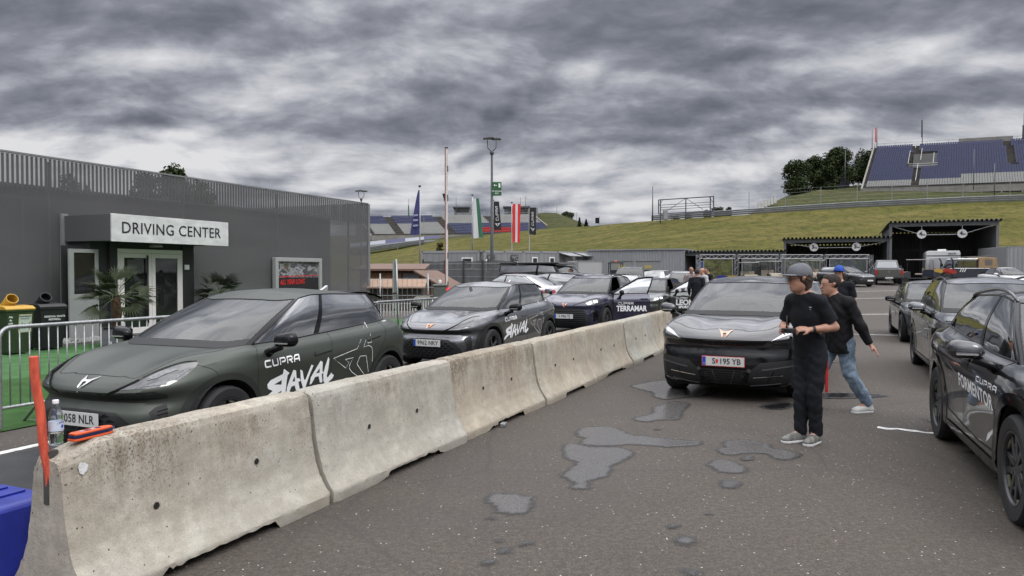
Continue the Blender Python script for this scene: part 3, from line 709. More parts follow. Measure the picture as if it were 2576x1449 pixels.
wn = MB().box(11.98, 12.75, dy, dy + 0.055, 2.13, 2.22).box(11.98, 12.75, dy, dy + 0.055, 1.02, 1.12).box(11.98, 12.10, dy, dy + 0.055, 1.12, 2.13).box(12.66, 12.75, dy, dy + 0.055, 1.12, 2.13).build('window', M('window_frame_grey', (0.26, 0.27, 0.26), 0.4, 0, 0.05), bld)
MB().box(12.10, 12.66, dy + 0.025, dy + 0.03, 1.12, 2.13).build('pane', m_dglass, wn)
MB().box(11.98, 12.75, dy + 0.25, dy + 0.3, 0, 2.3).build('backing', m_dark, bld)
# double door
fr = MB().box(13.27, 15.31, dy - 0.03, dy + 0.04, 2.15, 2.26)
fr.box(13.27, 13.33, dy - 0.03, dy + 0.04, 0, 2.15).box(15.25, 15.31, dy - 0.03, dy + 0.04, 0, 2.15).build('door_frame', m_frame, bld, bevel=0.005)
for x0, x1 in ((13.335, 14.28), (14.29, 15.245)):
 d = MB().box(x0, x1, dy - 0.04, dy + 0.02, 2.03, 2.145).box(x0, x1, dy - 0.04, dy + 0.02, 0.02, 0.20).box(x0, x0 + 0.11, dy - 0.04, dy + 0.02, 0.20, 2.03).box(x1 - 0.11, x1, dy - 0.04, dy + 0.02, 0.20, 2.03).build('door', m_frame, bld, bevel=0.004)
 MB().box(x0 + 0.11, x1 - 0.11, dy - 0.015, dy - 0.008, 0.20, 2.03).build('pane', m_dglass, d)
 hx = x1 - 0.05 if x0 < 14 else x0 + 0.05
 MB().tube([(hx, dy - 0.045, 1.0), (hx, dy - 0.09, 1.0), (hx - 0.10 if x0 < 14 else hx + 0.1, dy - 0.09, 1.0)], 0.011, 8).build('handle', m_black, d, smooth=True)
MB().tube([(14.13, dy - 0.07, 0.3), (14.13, dy - 0.07, 2.10)], 0.022, 8).build('door_bar', m_dkgrey, bld, smooth=True)
MB().box(13.55, 14.0, dy - 0.022, dy - 0.018, 1.62, 1.98).build('notice', M('notice_dark', (0.06, 0.065, 0.065), 0.4, 0, 0.3, 30), bld)
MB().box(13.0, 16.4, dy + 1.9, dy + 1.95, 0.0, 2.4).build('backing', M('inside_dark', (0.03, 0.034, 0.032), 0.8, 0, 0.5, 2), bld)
MB().box(15.36, 15.5, dy - 0.09, dy - 0.022, 1.72, 1.86).build('alarm_box', m_white, bld, bevel=0.01)
MB().box(13.3, 17.5, 16.0, 17.8, 0.0, 0.05).build('step', M('step_dark', (0.07, 0.07, 0.07), 0.8), bld)
lm = MB().lathe([(0.0, 0.10), (0.08, 0.10), (0.15, 0.06), (0.17, 0.0), (0.17, -0.0)], (14.05, cy0 + 0.35, 2.31), 'z', 20).build('lamp', M('lamp_cover', (0.32, 0.32, 0.30), 0.4, 0, 0), bld, smooth=True, auto=40)
lm.scale = (1, 1, 1)
# poster box
ps = empty('poster_case', uv(19.93, -17.72, 0), THETA, 'glazed poster case with a dark red and grey poster on the grey screen', 'poster')
MB().box(0, 2.49, -0.10, 0.06, 2.02, 2.16).box(0, 2.49, -0.10, 0.06, 0.45, 0.6).box(0, 0.15, -0.10, 0.06, 0.6, 2.02).box(2.34, 2.49, -0.10, 0.06, 0.6, 2.02).build('frame', M('case_silver', (0.40, 0.41, 0.40), 0.4, 0.4, 0.05), ps, bevel=0.012)
def picture_mat(name, cols, sc=2.0, seed=0.0, stretch=(1, 1, 1), dark=1.0):
 if name in MATS: return MATS[name]
 m = bpy.data.materials.new(name); m.use_nodes = True; t = NT(m.node_tree); b = t.n['Principled BSDF']
 co = t.mapping(t.add('ShaderNodeTexCoord').outputs['Object'], loc=(seed, seed, seed), sc=stretch)
 n = t.noise(co, sc, 3, 0.55, 1.4); n2 = t.noise(co, sc * 3.3, 5, 0.7, 0.8)
 k = len(cols); st = [(0.30 + 0.40 * i / (k - 1), tuple(dark * x for x in c)) for i, c in enumerate(cols)]
 c = t.ramp(t.math('ADD', t.math('MULTIPLY', n, 0.6), t.math('MULTIPLY', n2, 0.4)), st); t.l.new(c, b.inputs['Base Color']); b.inputs['Roughness'].default_value = 0.4
 MATS[name] = m; return m
m_poster = picture_mat('poster_print', [(0.01, 0.01, 0.01), (0.16, 0.16, 0.17), (0.02, 0.02, 0.02), (0.32, 0.32, 0.34), (0.06, 0.08, 0.05), (0.30, 0.02, 0.015)], 2.0, 4.0, (1, 1, 1.5))
rows = []
for iz in range(13):
 z = 0.6 + 1.42 * iz / 12; rows.append([(0.15 + 2.19 * ix / 16, 0.0 + 0.02 * math.sin(ix * 1.3 + iz * 0.8), z) for ix in range(17)])
p_ = MB().sheet(rows).build('poster', m_poster, ps, smooth=True)
MB().sheet([[(0.15, -0.03, 0.6), (2.34, -0.03, 0.6)], [(0.15, -0.032, 1.46), (2.34, -0.032, 1.46)]]).build('poster_band', M('poster_black', (0.012, 0.012, 0.013), 0.5, 0, 0.3), ps)
MB().sheet([[(0.15, -0.036, 1.47), (2.34, -0.036, 1.53)], [(0.15, -0.036, 1.50), (2.34, -0.036, 1.555)]]).build('poster_stripe', m_red, ps)
text_obj('lettering', 'ALL YEAR LONG', 0.24, m_red, ps, basis((0.92, -0.04, 1.30), (1, 0, 0.02), (0, 0, 1)), 0.002, bold=0.006, shear=0.25, sx=0.72)

# ------------------------------------------------------------------ crowd barriers
def crowd_barrier():
 root = empty('crowd_barrier', (0, 0, 0), 0, 'galvanised crowd barrier', 'crowd barrier', 'galvanised crowd barriers along the turf')
 L, Hh, r_ = 2.28, 1.08, 0.12; P = []
 for cx, cz, a0 in ((r_, Hh - r_, 180), (L - r_, Hh - r_, 90)):
  for k in range(7):
   a = R(a0 - 90 * k / 6); P.append((cx + r_ * math.cos(a), 0, cz + r_ * math.sin(a)))
 P = [(0, 0, 0.03)] + P + [(L, 0, 0.03)]
 MB().tube(P, 0.021, 10).build('frame', m_galv, root, smooth=True, auto=50)
 MB().tube([(0, 0, 0.24), (L, 0, 0.24)], 0.017, 8).build('rail', m_galv, root, smooth=True)
 bars = MB(); n = 22
 for k in range(1, n): bars.tube([(L * k / n, 0, 0.24), (L * k / n, 0, Hh)], 0.0075, 6)
 bars.build('bars', m_galv, root, smooth=True)
 for x in (0.42, L - 0.42):
  MB().tube([(x, -0.30, 0.01), (x, -0.02, 0.25), (x, 0.02, 0.25), (x, 0.30, 0.01)], 0.016, 8).build('foot', m_galv, root, smooth=True)
  MB().tube([(x, -0.27, 0.035), (x, 0.27, 0.035)], 0.004, 5).build('tie', m_galv, root)
 return root
cb = crowd_barrier(); cbl = []
for k in range(-1, 7):
 c = cb if k == -1 else copy_tree(cb); cbl.append(c)
 u0 = 4.86 + 2.34 * k; c.location = uv(u0, -7.95 - 0.08 * max(0, k - 1) - (0.2 if k < 0 else 0)); c.rotation_euler = (0, 0, THETA - 0.02 + (0.05 if k < 0 else 0))
for c, l in zip(cbl, ['galvanised crowd barrier cut off by the left edge of the picture', 'nearest galvanised crowd barrier on the turf, in front of the bins', 'galvanised crowd barrier behind the windscreen of the matt green car, in front of the palm',
                      'galvanised crowd barrier hidden behind the roof of the matt green car', 'galvanised crowd barrier between the matt green car and the grey car, left piece', 'galvanised crowd barrier behind the bonnet of the grey car, by the wooden hut',
                      'galvanised crowd barrier behind the roof of the grey car', 'last galvanised crowd barrier of the row, right of the grey car']): c['label'] = l
for k, (u0, v0, a, l) in enumerate([(20.2, -8.6, 0.35, 'crowd barrier standing askew between the grey car and the blue car'), (22.3, -8.0, 0.1, 'crowd barrier left of the bonnet of the blue car, behind its mirror')]):
 c = copy_tree(cb); c.location = uv(u0, v0); c.rotation_euler = (0, 0, THETA + a); c['label'] = l
# small notice plate wired on the crowd barrier
root = empty('notice_plate', uv(6.05, -7.99, 0.62), THETA, 'small grey metal notice plate wired to the crowd barrier in front of the palm pot', 'sign')
MB().box(0, 0.26, 0.0, 0.006, 0.17, 0.35).build('plate', M('plate_zinc', (0.22, 0.23, 0.24), 0.4, 0.5, 0.2, 20), root)
MB().box(0.03, 0.23, -0.003, 0.0, 0.35, 0.375).build('stripe', m_letter, root)
MB().tube([(0.13, 0.01, -0.15), (0.13, 0.01, 0.2)], 0.014, 6).build('stem', m_white, root)

# ------------------------------------------------------------------ bins
def bin_(u, v, rot, body, lid, tube_in, label, txts, paper=False):
 root = empty('wheelie_bin', uv(u, v), THETA + rot, label, 'bin'); root.scale = (0.9, 0.9, 0.9)
 mb_ = M('bin_' + body[0], body[1], 0.5, 0, 0.15, 10, 0.05); ml = M('lid_' + lid[0], lid[1], 0.45, 0, 0.1, 10)
 rows = []
 for z, w, d in ((0.05, 0.47, 0.50), (0.5, 0.52, 0.60), (0.96, 0.56, 0.68), (0.965, 0.61, 0.72), (1.0, 0.61, 0.72)):
  rows.append([(-w / 2, -d / 2, z), (w / 2, -d / 2, z), (w / 2, d / 2, z), (-w / 2, d / 2, z), (-w / 2, -d / 2, z)])
 MB().sheet(rows).build('body', mb_, root, bevel=0.015)
 MB().prism([(-0.37, 1.0), (0.36, 1.0), (0.36, 1.05), (0.1, 1.10), (-0.25, 1.09), (-0.37, 1.04)], 'x', -0.31, 0.31).build('lid', ml, root, bevel=0.02, bseg=3)
 d = Vector((-0.05, -0.78, 0.50)).normalized(); a = Vector((-0.02, 0.22, 1.06)); b = a + d * 0.36
 Mq = Matrix.Translation(a) @ d.to_track_quat('Z', 'Y').to_matrix().to_4x4(); tb = MB().lathe([(0.125, 0), (0.125, 0.355), (0.122, 0.36), (0.108, 0.36), (0.108, 0.17)], n=28, M=Mq, cap=False)
 tb.build('chute', ml, root, smooth=True, auto=50)
 MB().lathe([(0, 0.17), (0.107, 0.17), (0.107, 0.165), (0, 0.165)], n=20, M=Mq).build('chute_inside', M('inside_' + tube_in[0], tube_in[1], 0.8, 0, 0.1), root)
 for s in (-0.22, 0.22):
  MB().lathe([(0.10, -0.03), (0.10, 0.03)], (s, 0.30, 0.10), 'x', 16).build('wheel', m_black, root)
 for (t_, sz, x, z, mt) in txts:
  text_obj('lettering', t_, sz, mt, root, basis((x, -0.337 + (0.965 - z) * 0.085 - 0.006, z), (1, 0, 0), (0, -0.085, 1)), 0.001, bold=0.0022)
 if paper:
  y = -0.34 + 0.012
  pp = MB().add([(-0.03, y + 0.068, 0.12), (0.25, y + 0.068, 0.12), (0.26, y - 0.012, 0.86), (-0.02, y - 0.012, 0.86)], [(0, 1, 2, 3)]); pp = MB().add([(-0.04, -0.318 + 0.018, 0.50), (0.23, -0.318 + 0.018, 0.50), (0.235, -0.34, 0.90), (-0.035, -0.34, 0.90)], [(0, 1, 2, 3)])
  sg = pp.build('notice', M('paper_yellow', (0.50, 0.44, 0.16), 0.7, 0, 0.05), root)
  MB().add([(-0.03, -0.304, 0.51), (0.22, -0.304, 0.51), (0.225, -0.344, 0.89), (-0.025, -0.344, 0.89)], [(0, 1, 2, 3)]).build('paper', M('paper_white', (0.42, 0.48, 0.42), 0.7, 0, 0.08, 40), sg)
  text_obj('lettering', 'PFANDGEBINDE', 0.035, m_letter, sg, basis((0.09, -0.347, 0.86), (1, 0, 0), (0, -0.1, 1)), 0.001, bold=0.001)
  for kk, (a0, w0) in enumerate(((0.815, 0.2), (0.795, 0.17))): MB().box(0.0, w0, -0.343 + kk * 0.003, -0.3415 + kk * 0.003, a0, a0 + 0.008).build('text_line', M('ink_grey', (0.18, 0.2, 0.2), 0.6, 0, 0), sg)
  MB().tube([(0.14, -0.335, 0.69), (0.16, -0.333, 0.66), (0.205, -0.338, 0.74)], 0.006, 5).build('tick', m_letter, sg)
  MB().box(0.02, 0.05, -0.332, -0.33, 0.60, 0.72).box(0.07, 0.105, -0.332, -0.33, 0.60, 0.70).build('drawing', M('ink_grey', (0.18, 0.2, 0.2), 0.6, 0, 0), sg)
mw = M('bin_print_white', (0.6, 0.6, 0.6), 0.6, 0, 0)
bin_(9.56, -15.2, R(-6), ('green', (0.022, 0.040, 0.014)), ('yellow', (0.45, 0.26, 0.03)), ('yellow', (0.22, 0.12, 0.01)), 'dark green wheelie bin with a yellow lid, yellow chute and paper notice', [('Alu', 0.06, -0.2, 0.85, mw), ('de', 0.055, -0.2, 0.78, mw), ('zahlt', 0.05, -0.2, 0.71, mw)], True)
bin_(10.42, -15.45, R(-8), ('black', (0.010, 0.010, 0.011)), ('black', (0.012, 0.012, 0.013)), ('black', (0.01, 0.01, 0.01)), 'black wheelie bin with a black chute marked residual waste', [('RESIDUAL WASTE', 0.058, 0.03, 0.80, mw), ('RESTMÜLL', 0.058, 0.03, 0.73, mw)])
gv = []; rr = random.Random(3)
mb = MB()
for k in range(420):
 x, y = rr.uniform(10.9, 13.0), -rr.uniform(-17.4, -15.75); r_ = rr.uniform(0.025, 0.06)
 c = (x, y, 0.02 + r_ * 0.3); V = [(c[0] + r_ * (1 + 0.3 * rr.random()) * dx, c[1] + r_ * dy, c[2] + r_ * 0.7 * dz) for dx, dy, dz in ((1, 0, 0), (0, 1, 0), (-1, 0, 0), (0, -1, 0), (0, 0, 1), (0, 0, -1))]
 mb.add(V, [(0, 1, 4), (1, 2, 4), (2, 3, 4), (3, 0, 4), (1, 0, 5), (2, 1, 5), (3, 2, 5), (0, 3, 5)])
gvo = mb.build('gravel', M('gravel_stones', (0.22, 0.22, 0.21), 0.85, 0, 0.45, 9)); gvo.rotation_euler = (0, 0, THETA); tag(gvo, 'grey gravel bed at the foot of the grey screen by the entrance', 'gravel', kind='stuff')
gk = MB().box(10.8, 13.0, 15.62, 15.70, 0, 0.07).build('gravel_edging', M('edging', (0.2, 0.2, 0.19), 0.8)); gk.rotation_euler = (0, 0, THETA); tag(gk, kind='structure')

# ------------------------------------------------------------------ palms
def palm(u, v, pot, trunk_h, crown, leaves, seed, col, label):
 rr = random.Random(seed); root = empty('fan_palm', uv(u, v), THETA, label, 'palm')
 MB().lathe([(0.22, 0.0), (0.25, 0.04), (0.29, 0.36), (0.32, 0.37), (0.32, 0.42), (0.28, 0.42), (0.27, 0.36), (0.0, 0.36)], n=28).build('pot', M('pot_%s' % pot[0], pot[1], 0.7, 0, 0.15, 5), root, smooth=True, auto=40)
 mt = M('palm_trunk', (0.10, 0.055, 0.03), 0.9, 0, 0.5, 16, 0.6, 40)
 tr = MB().tube([(0, 0, 0.36), (0.02, 0, 0.36 + trunk_h * 0.5), (0.0, 0.01, 0.36 + trunk_h)], [0.075, 0.09, 0.085], 12)
 for k in range(110):
  a = rr.uniform(0, 6.28); z = 0.38 + trunk_h * rr.random(); r0 = 0.085; d = Vector((math.cos(a), math.sin(a), 0))
  p = d * r0 + Vector((0.01, 0, z)); q = p + d * rr.uniform(0.02, 0.06) + Vector((0, 0, rr.uniform(0.03, 0.08))); w = Vector((-d.y, d.x, 0)) * 0.014
  tr.add([p - w, p + w, q], [(0, 1, 2)])
 tr.build('trunk', mt, root)
 ml = M('palm_leaf_%s' % seed, col, 0.75, 0, 0.45, 7, col2=tuple(c * 1.5 for c in col)); st = MB(); lf = MB()
 top = Vector((0, 0, 0.36 + trunk_h))
 for k in range(leaves):
  a = 2.4 * k + rr.uniform(-0.4, 0.4); el = R(rr.uniform(-18, 78)) if k > leaves * 0.25 else R(rr.uniform(-45, 0)); Ls = crown * rr.uniform(0.42, 0.60)
  d = Vector((math.cos(a) * math.cos(el), math.sin(a) * math.cos(el), math.sin(el)))
  p1 = top + d * Ls; mid = top + d * Ls * 0.5 + Vector((0, 0, 0.03)); st.tube([top, mid, p1], [0.010, 0.008, 0.006], 4)
  side = d.cross(Vector((0, 0, 1))); side = side.normalized() if side.length > 0.1 else Vector((1, 0, 0)); upn = side.cross(d).normalized()
  tilt = rr.uniform(-0.7, 0.7); side, upn = side * math.cos(tilt) + upn * math.sin(tilt), upn * math.cos(tilt) - side * math.sin(tilt)
  nl = 23
  for j in range(nl):
   f = -1.95 + 3.9 * j / (nl - 1); dd = (d * math.cos(f) + side * math.sin(f) + upn * 0.10).normalized(); ll = crown * rr.uniform(0.40, 0.52) * (0.72 + 0.28 * math.cos(f))
   w = dd.cross(upn).normalized(); m1 = p1 + dd * ll * 0.55 + upn * 0.012; e = p1 + dd * ll + Vector((0, 0, -0.10 * ll - rr.uniform(0, 0.10) * ll))
   ww = 0.014
   lf.add([p1 - w * 0.004, p1 + w * 0.004, m1 + w * ww, m1 + upn * 0.008, m1 - w * ww, e], [(0, 1, 2, 3), (0, 3, 4), (3, 2, 5), (4, 3, 5)])
 st.build('leaf_stalks', M('palm_stalk', (0.05, 0.075, 0.02), 0.5), root); lf.build('fronds', ml, root)
palm(11.55, -14.75, ('grey', (0.13, 0.12, 0.11)), 0.74, 0.90, 24, 5, (0.014, 0.021, 0.004), 'potted fan palm with bright green fronds and shaggy trunk in front of the entrance')
palm(15.95, -16.15, ('dark', (0.05, 0.05, 0.05)), 0.68, 0.88, 20, 11, (0.016, 0.020, 0.011), 'potted fan palm with dull grey green fronds behind the roof of the matt green car')
# ------------------------------------------------------------------ cars
# A car body is a stack of closed contours (sill .. bumper .. shoulder .. window base .. roof), each from nose centre (t=0) to tail centre (t=14)
def paint(name, col, metal=0.5, rough=0.32, coat=1.0, flake=0.06):
 return M(name, col, rough, metal, flake, 2.0, 0, spec=0.5, coat=coat)
m_tyre = M('tyre_rubber', (0.014, 0.014, 0.015), 0.8, 0, 0.2, 10, 0.1, 60)
m_gloss = M('gloss_black', (0.004, 0.004, 0.005), 0.14, 0, 0.0, spec=0.3)
m_trim = M('trim_black', (0.009, 0.009, 0.010), 0.6, 0, 0.15, 20)
m_well = M('wheel_well', (0.006, 0.006, 0.006), 0.95, 0, 0)
m_seam = M('panel_gap', (0.003, 0.003, 0.003), 0.7, 0, 0)
m_rim = M('rim_black', (0.055, 0.055, 0.058), 0.30, 0.5, 0.1, 10)
m_rim2 = M('rim_silver', (0.22, 0.22, 0.23), 0.3, 0.8, 0.1, 10)
m_chrome = M('chrome', (0.55, 0.55, 0.56), 0.12, 1.0, 0)
m_copper = M('copper_badge', (0.55, 0.30, 0.20), 0.3, 0.9, 0)
m_copperhi = M('copper_satin', (0.62, 0.40, 0.30), 0.35, 0.5, 0)
m_silv = M('silver_badge', (0.55, 0.55, 0.55), 0.25, 0.7, 0)
m_lens = M('lamp_glass', (0.012, 0.013, 0.015), 0.06, 0, 0, coat=1.0)
m_led = M('lamp_led', (0.17, 0.175, 0.185), 0.5, 0.0, 0.3, 60)
m_ledon = M('lamp_lit', (0.8, 0.8, 0.8), 0.3, 0, 0, emit=(1, 0.98, 0.92, 1.6))
m_tail = M('tail_lamp', (0.30, 0.008, 0.008), 0.15, 0, 0.1, 20, coat=1.0)
m_plate = M('plate_white', (0.52, 0.52, 0.50), 0.4, 0, 0.03, 10)
m_pblue = M('plate_blue', (0.01, 0.05, 0.35), 0.4, 0, 0)
m_print = M('door_print', (0.80, 0.80, 0.80), 0.55, 0, 0.04, 20)
m_printg = M('door_print_grey', (0.30, 0.30, 0.30), 0.55, 0, 0.04, 20)
m_seat = M('car_seat', (0.02, 0.02, 0.022), 0.75, 0, 0.2, 30)
m_dash = M('dashboard', (0.012, 0.012, 0.013), 0.7, 0, 0.2, 30)
m_cglass = glass_mat('windscreen_glass', (0.62, 0.68, 0.65), 0.45, 0.015, 0.6)
m_sglass = glass_mat('side_glass', (0.45, 0.50, 0.47), 0.55, 0.01, 0.9)
m_pglass = glass_mat('privacy_glass', (0.10, 0.11, 0.11), 0.85, 0.01, 0.9)


def crom(P, n, closed=False):
 """Catmull-Rom through the rows of P (k x d), n steps per span"""
 P = np.asarray(P, float); k = len(P)
 if k == 2:
  s = np.linspace(0, 1, n + 1)[:, None]; sh = (n + 1,) + (1,) * (P.ndim - 1); s = s.reshape(sh); return P[0] * (1 - s) + P[1] * s
 E = np.concatenate([[2 * P[0] - P[1]], P, [2 * P[-1] - P[-2]]]); out = []
 for i in range(k - 1):
  p0, p1, p2, p3 = E[i], E[i + 1], E[i + 2], E[i + 3]
  for j in range(n):
   s = j / n
   out.append(0.5 * (2 * p1 + (p2 - p0) * s + (2 * p0 - 5 * p1 + 4 * p2 - p3) * s * s + (3 * p1 - p0 - 3 * p2 + p3) * s ** 3))
 out.append(P[-1]); return np.array(out)

DEF = dict(wb=2.60, xf=2.06, xr=-1.96, W=0.89, front=[(0.17, .12), (0.22, .04), (0.36, .0), (0.50, .0), (0.60, .03), (0.68, .012), (0.76, .08)], zs=0.0,
           side=0.93, cowl=(1.17, 0.965), yb=0.735, yt=0.60, belt=(0.985, 1.08), wst=(0.20, 1.365), roof=1.475, rt=(-1.50, 1.40), rb=(-1.73, 1.12), rear_in=0.0,
           wheel=0.335, bulge=0.035, crown=0.03, corner=0.36, tx=None, aslope=None, nose_y=1.0, roofpk=-0.45)
NT_, NS_ = 8, 4
def car_grid(p):
 a = p['wb'] / 2; xf, xr, W = p['xf'], p['xr'], p['W']; zs = p['zs']
 bx = np.array([xf, xf - .03, xf - .12, xf - p['corner'], a, a - .40, a - .80, .02, -.42, -(a - .44), -a, xr + .30, xr + .10, xr + .02, xr])
 by = np.array([0, .36, .66, .86, .975, .995, 1, 1, 1, 1, .99, .94, .78, .42, 0]) * W
 by = by + W * p.get('boxy', 0) * np.array([0, .2, 1, 1, .1, 0, 0, 0, 0, 0, 0, 0, 0, 0, 0])
 w = np.array([1, 1, .95, .7, .2, 0, 0, 0, 0, 0, 0, 0, 0, 0, 0.]); wr = np.array([0, 0, 0, 0, 0, 0, 0, 0, 0, 0, .1, .7, .95, 1, 1.])
 zf = [q[0] for q in p['front']]; df = [q[1] for q in p['front']]
 dr = [.14, .05, .015, 0, 0, .02, .07]
 dw = [-.13, -.035, -.014, -.004, 0, 0, -.045]
 cav = np.array([0, 0, 0, 0, 0, .6, 1, 1, 1, .7, 0, 0, 0, 0, 0.])
 s_ = p['side']
 ztab = [np.full(15, .0), np.full(15, 0.), None, None, None, None, None]
 side = [[.17] * 15, [.22] * 15,
   [zf[2], zf[2], zf[2], zf[2], .34, .33, .32, .32, .32, .33, .36, .38, .38, .38, .38],
   [zf[3], zf[3], zf[3], zf[3], .50, .48, .46, .46, .46, .48, .52, .56, .58, .58, .58],
   [zf[4], zf[4], zf[4], zf[4] + .02, s_ - .27, s_ - .28, s_ - .29, s_ - .30, s_ - .30, s_ - .28, s_ - .22, s_ - .19, s_ - .17, s_ - .16, s_ - .16],
   [zf[5], zf[5], zf[5] + .01, zf[5] + .04, s_ - .14, s_ - .13, s_ - .13, s_ - .13, s_ - .12, s_ - .10, s_ - .06, s_ - .03, s_ - .03, s_ - .03, s_ - .03],
   [zf[6], zf[6] + .01, zf[6] + .04, zf[6] + .085, s_ - .035, s_ - .02, s_ - .01, s_, s_ + .01, s_ + .03, s_ + .05, s_ + .07, s_ + .09, s_ + .10, s_ + .10]]
 rings = []
 for k in range(7):
  x = bx - df[k] * w + dr[k] * wr; y = by.copy(); y = y + dw[k] * (by / W) * np.array([0, .3, .6, 1, 1, 1, 1, 1, 1, 1, 1, 1, .8, .4, 0])
  if k == 3: y = y - .022 * cav
  if k == 4: y = y - .012 * cav
  if k == 2: y = y - .006 * cav
  z = np.array(side[k], float)
  z[0:2] += 0
  if k == 0: z[:] = zf[0]; z[4:] = .17
  if k == 1: z[0:4] = zf[1]
  rings.append(np.stack([x, y, z + zs * (1 if k > 1 else .6)], 1))
 (cx, cz), (bf, br), (tx, tz), (rx, rz), (qx, qz) = p['cowl'], p['belt'], p['wst'], p['rt'], p['rb']
 yb, yt = p['yb'], p['yt']; L = cx - .24 - (qx + .30)
 f = np.array([0, .07, .17, .29, .42, .58, .78, 1.0])      # idx 3..10 along the belt
 gx = np.concatenate([[cx, cx - .02, cx - .09], cx - .24 - f * (L - .06), [qx + .22, qx + .07, qx + .015, qx]])
 gy = np.array([0, .30, .56, yb - .015, yb, yb + .01, yb + .012, yb + .012, yb + .01, yb, yb - .02, yb - .10, yb - .22, .27, 0])
 gz = np.concatenate([[cz + .01, cz + .008, cz], np.interp(f, [0, .3, 1], [bf, bf + .01, br]), [br + (qz - br) * .5 + .01, qz, qz, qz]])
 G = np.stack([gx, gy, gz], 1)
 Lt = tx - .14 - (rx + .26); ft = np.array([0, .05, .11, .19, .30, .46, .68, 1.0])
 hx = np.concatenate([[tx, tx - .01, tx - .05], tx - .14 - ft * (Lt - .04), [rx + .16, rx + .05, rx + .01, rx]])
 hy = np.array([0, .24, .43, yt - .015, yt, yt + .004, yt + .005, yt + .005, yt, yt - .008, yt - .02, yt - .06, yt - .15, .23, 0])
 pk = p['roofpk']; ztop = p['roof'] - .055
 sx = np.clip((hx[3:12] - hx[3]) / (hx[11] - hx[3]), 0, 1)
 side_z = np.interp(hx[3:12], [rx, pk - .5, pk, pk + .3, tx], [rz - .01, ztop - .015, ztop, ztop - .004, tz - .012])
 hz = np.concatenate([[tz + .012, tz + .008, tz + .0], side_z, [rz - .006, rz, rz + .004]])
 Hh = np.stack([hx, hy, hz], 1)
 mid = (G + Hh) / 2; wv = np.array([1, 1, .9, .5, 1, 1, 1, 1, 1, 1, 1, .6, .9, 1, 1.])
 mid[:, 1] += .028 * wv * np.array([0, 0, .2, 1, 1, 1, 1, 1, 1, 1, 1, .8, .3, 0, 0]); mid[0:4, 0] += .05 * np.array([1, .95, .7, .3]); mid[0:4, 2] += .012; mid[12:, 0] -= .02
 A = rings[6]; h1 = A + (G - A) * .36; h2 = A + (G - A) * .70; b = p['bulge']; hw = np.array([1, 1.0, 1.15, .8, .35, .15, .1, .1, .1, .1, .1, .1, .2, .2, .2])
 h1[:, 2] += b * hw; h2[:, 2] += b * .75 * hw
 ck = p.get('crease', 0); h1[2, 2] += ck; h2[2, 2] += ck * .8; h1[1, 2] -= ck * .45; h2[1, 2] -= ck * .35; h1[3, 2] -= ck * .3
 h1[4:11, 1] += .006; h2[4:11, 1] -= .004
 cr = p['crown']
 r1 = Hh.copy(); r1[:, 1] *= .62; zc = np.interp(Hh[:, 0], [rx, pk - .5, pk, pk + .35, tx], [rz + .004 + .0, p['roof'] - .02, p['roof'], p['roof'] - .006, tz + .012 + .004])
 fx = np.array([0, 0, .0, .0]); mx, nx_ = tx - .12, rx + .12
 r1[0:4, 0] -= np.array([.10, .10, .09, .05]); r1[11:, 0] += np.array([.02, .06, .09, .09])
 z1 = np.interp(r1[:, 0], [rx, pk - .5, pk, pk + .35, tx], [rz + .004, p['roof'] - .02, p['roof'], p['roof'] - .006, tz + .014]); r1[:, 2] = z1 - .018 * np.array([.0, .2, .5, 1, 1, 1, 1, 1, 1, 1, 1, 1, .5, .2, 0])
 r2 = r1.copy(); r2[:, 1] = 0; r2[:, 0] = np.interp(np.arange(15), [0, 3, 11, 14], [tx - .16, tx - .26, rx + .24, rx + .15]); r2[4:11, 0] = Hh[4:11, 0] * .9 + np.linspace(r2[3, 0], r2[11, 0], 9)[1:8] * .1
 r2[:, 2] = np.interp(r2[:, 0], [rx, pk - .5, pk, pk + .35, tx], [rz + .004, p['roof'] - .02, p['roof'], p['roof'] - .006, tz + .014]) + .004
 groups = [rings, [A, h1, h2, G], [G, mid, Hh], [Hh, r1, r2]]
 out = []; marks = []
 for gi, g in enumerate(groups):
  dense_t = np.array([crom(r, NT_) for r in g])          # rings x T x 3
  d = crom(dense_t, NS_)                                  # S x T x 3
  if gi: d = d[1:]
  out.append(d); marks.append(sum(len(q) for q in out) - 1)
 g = np.concatenate(out); g[:, 0, 1] = 0; g[:, -1, 1] = 0; g[:, :, 1] = np.maximum(g[:, :, 1], 0)
 return g, marks


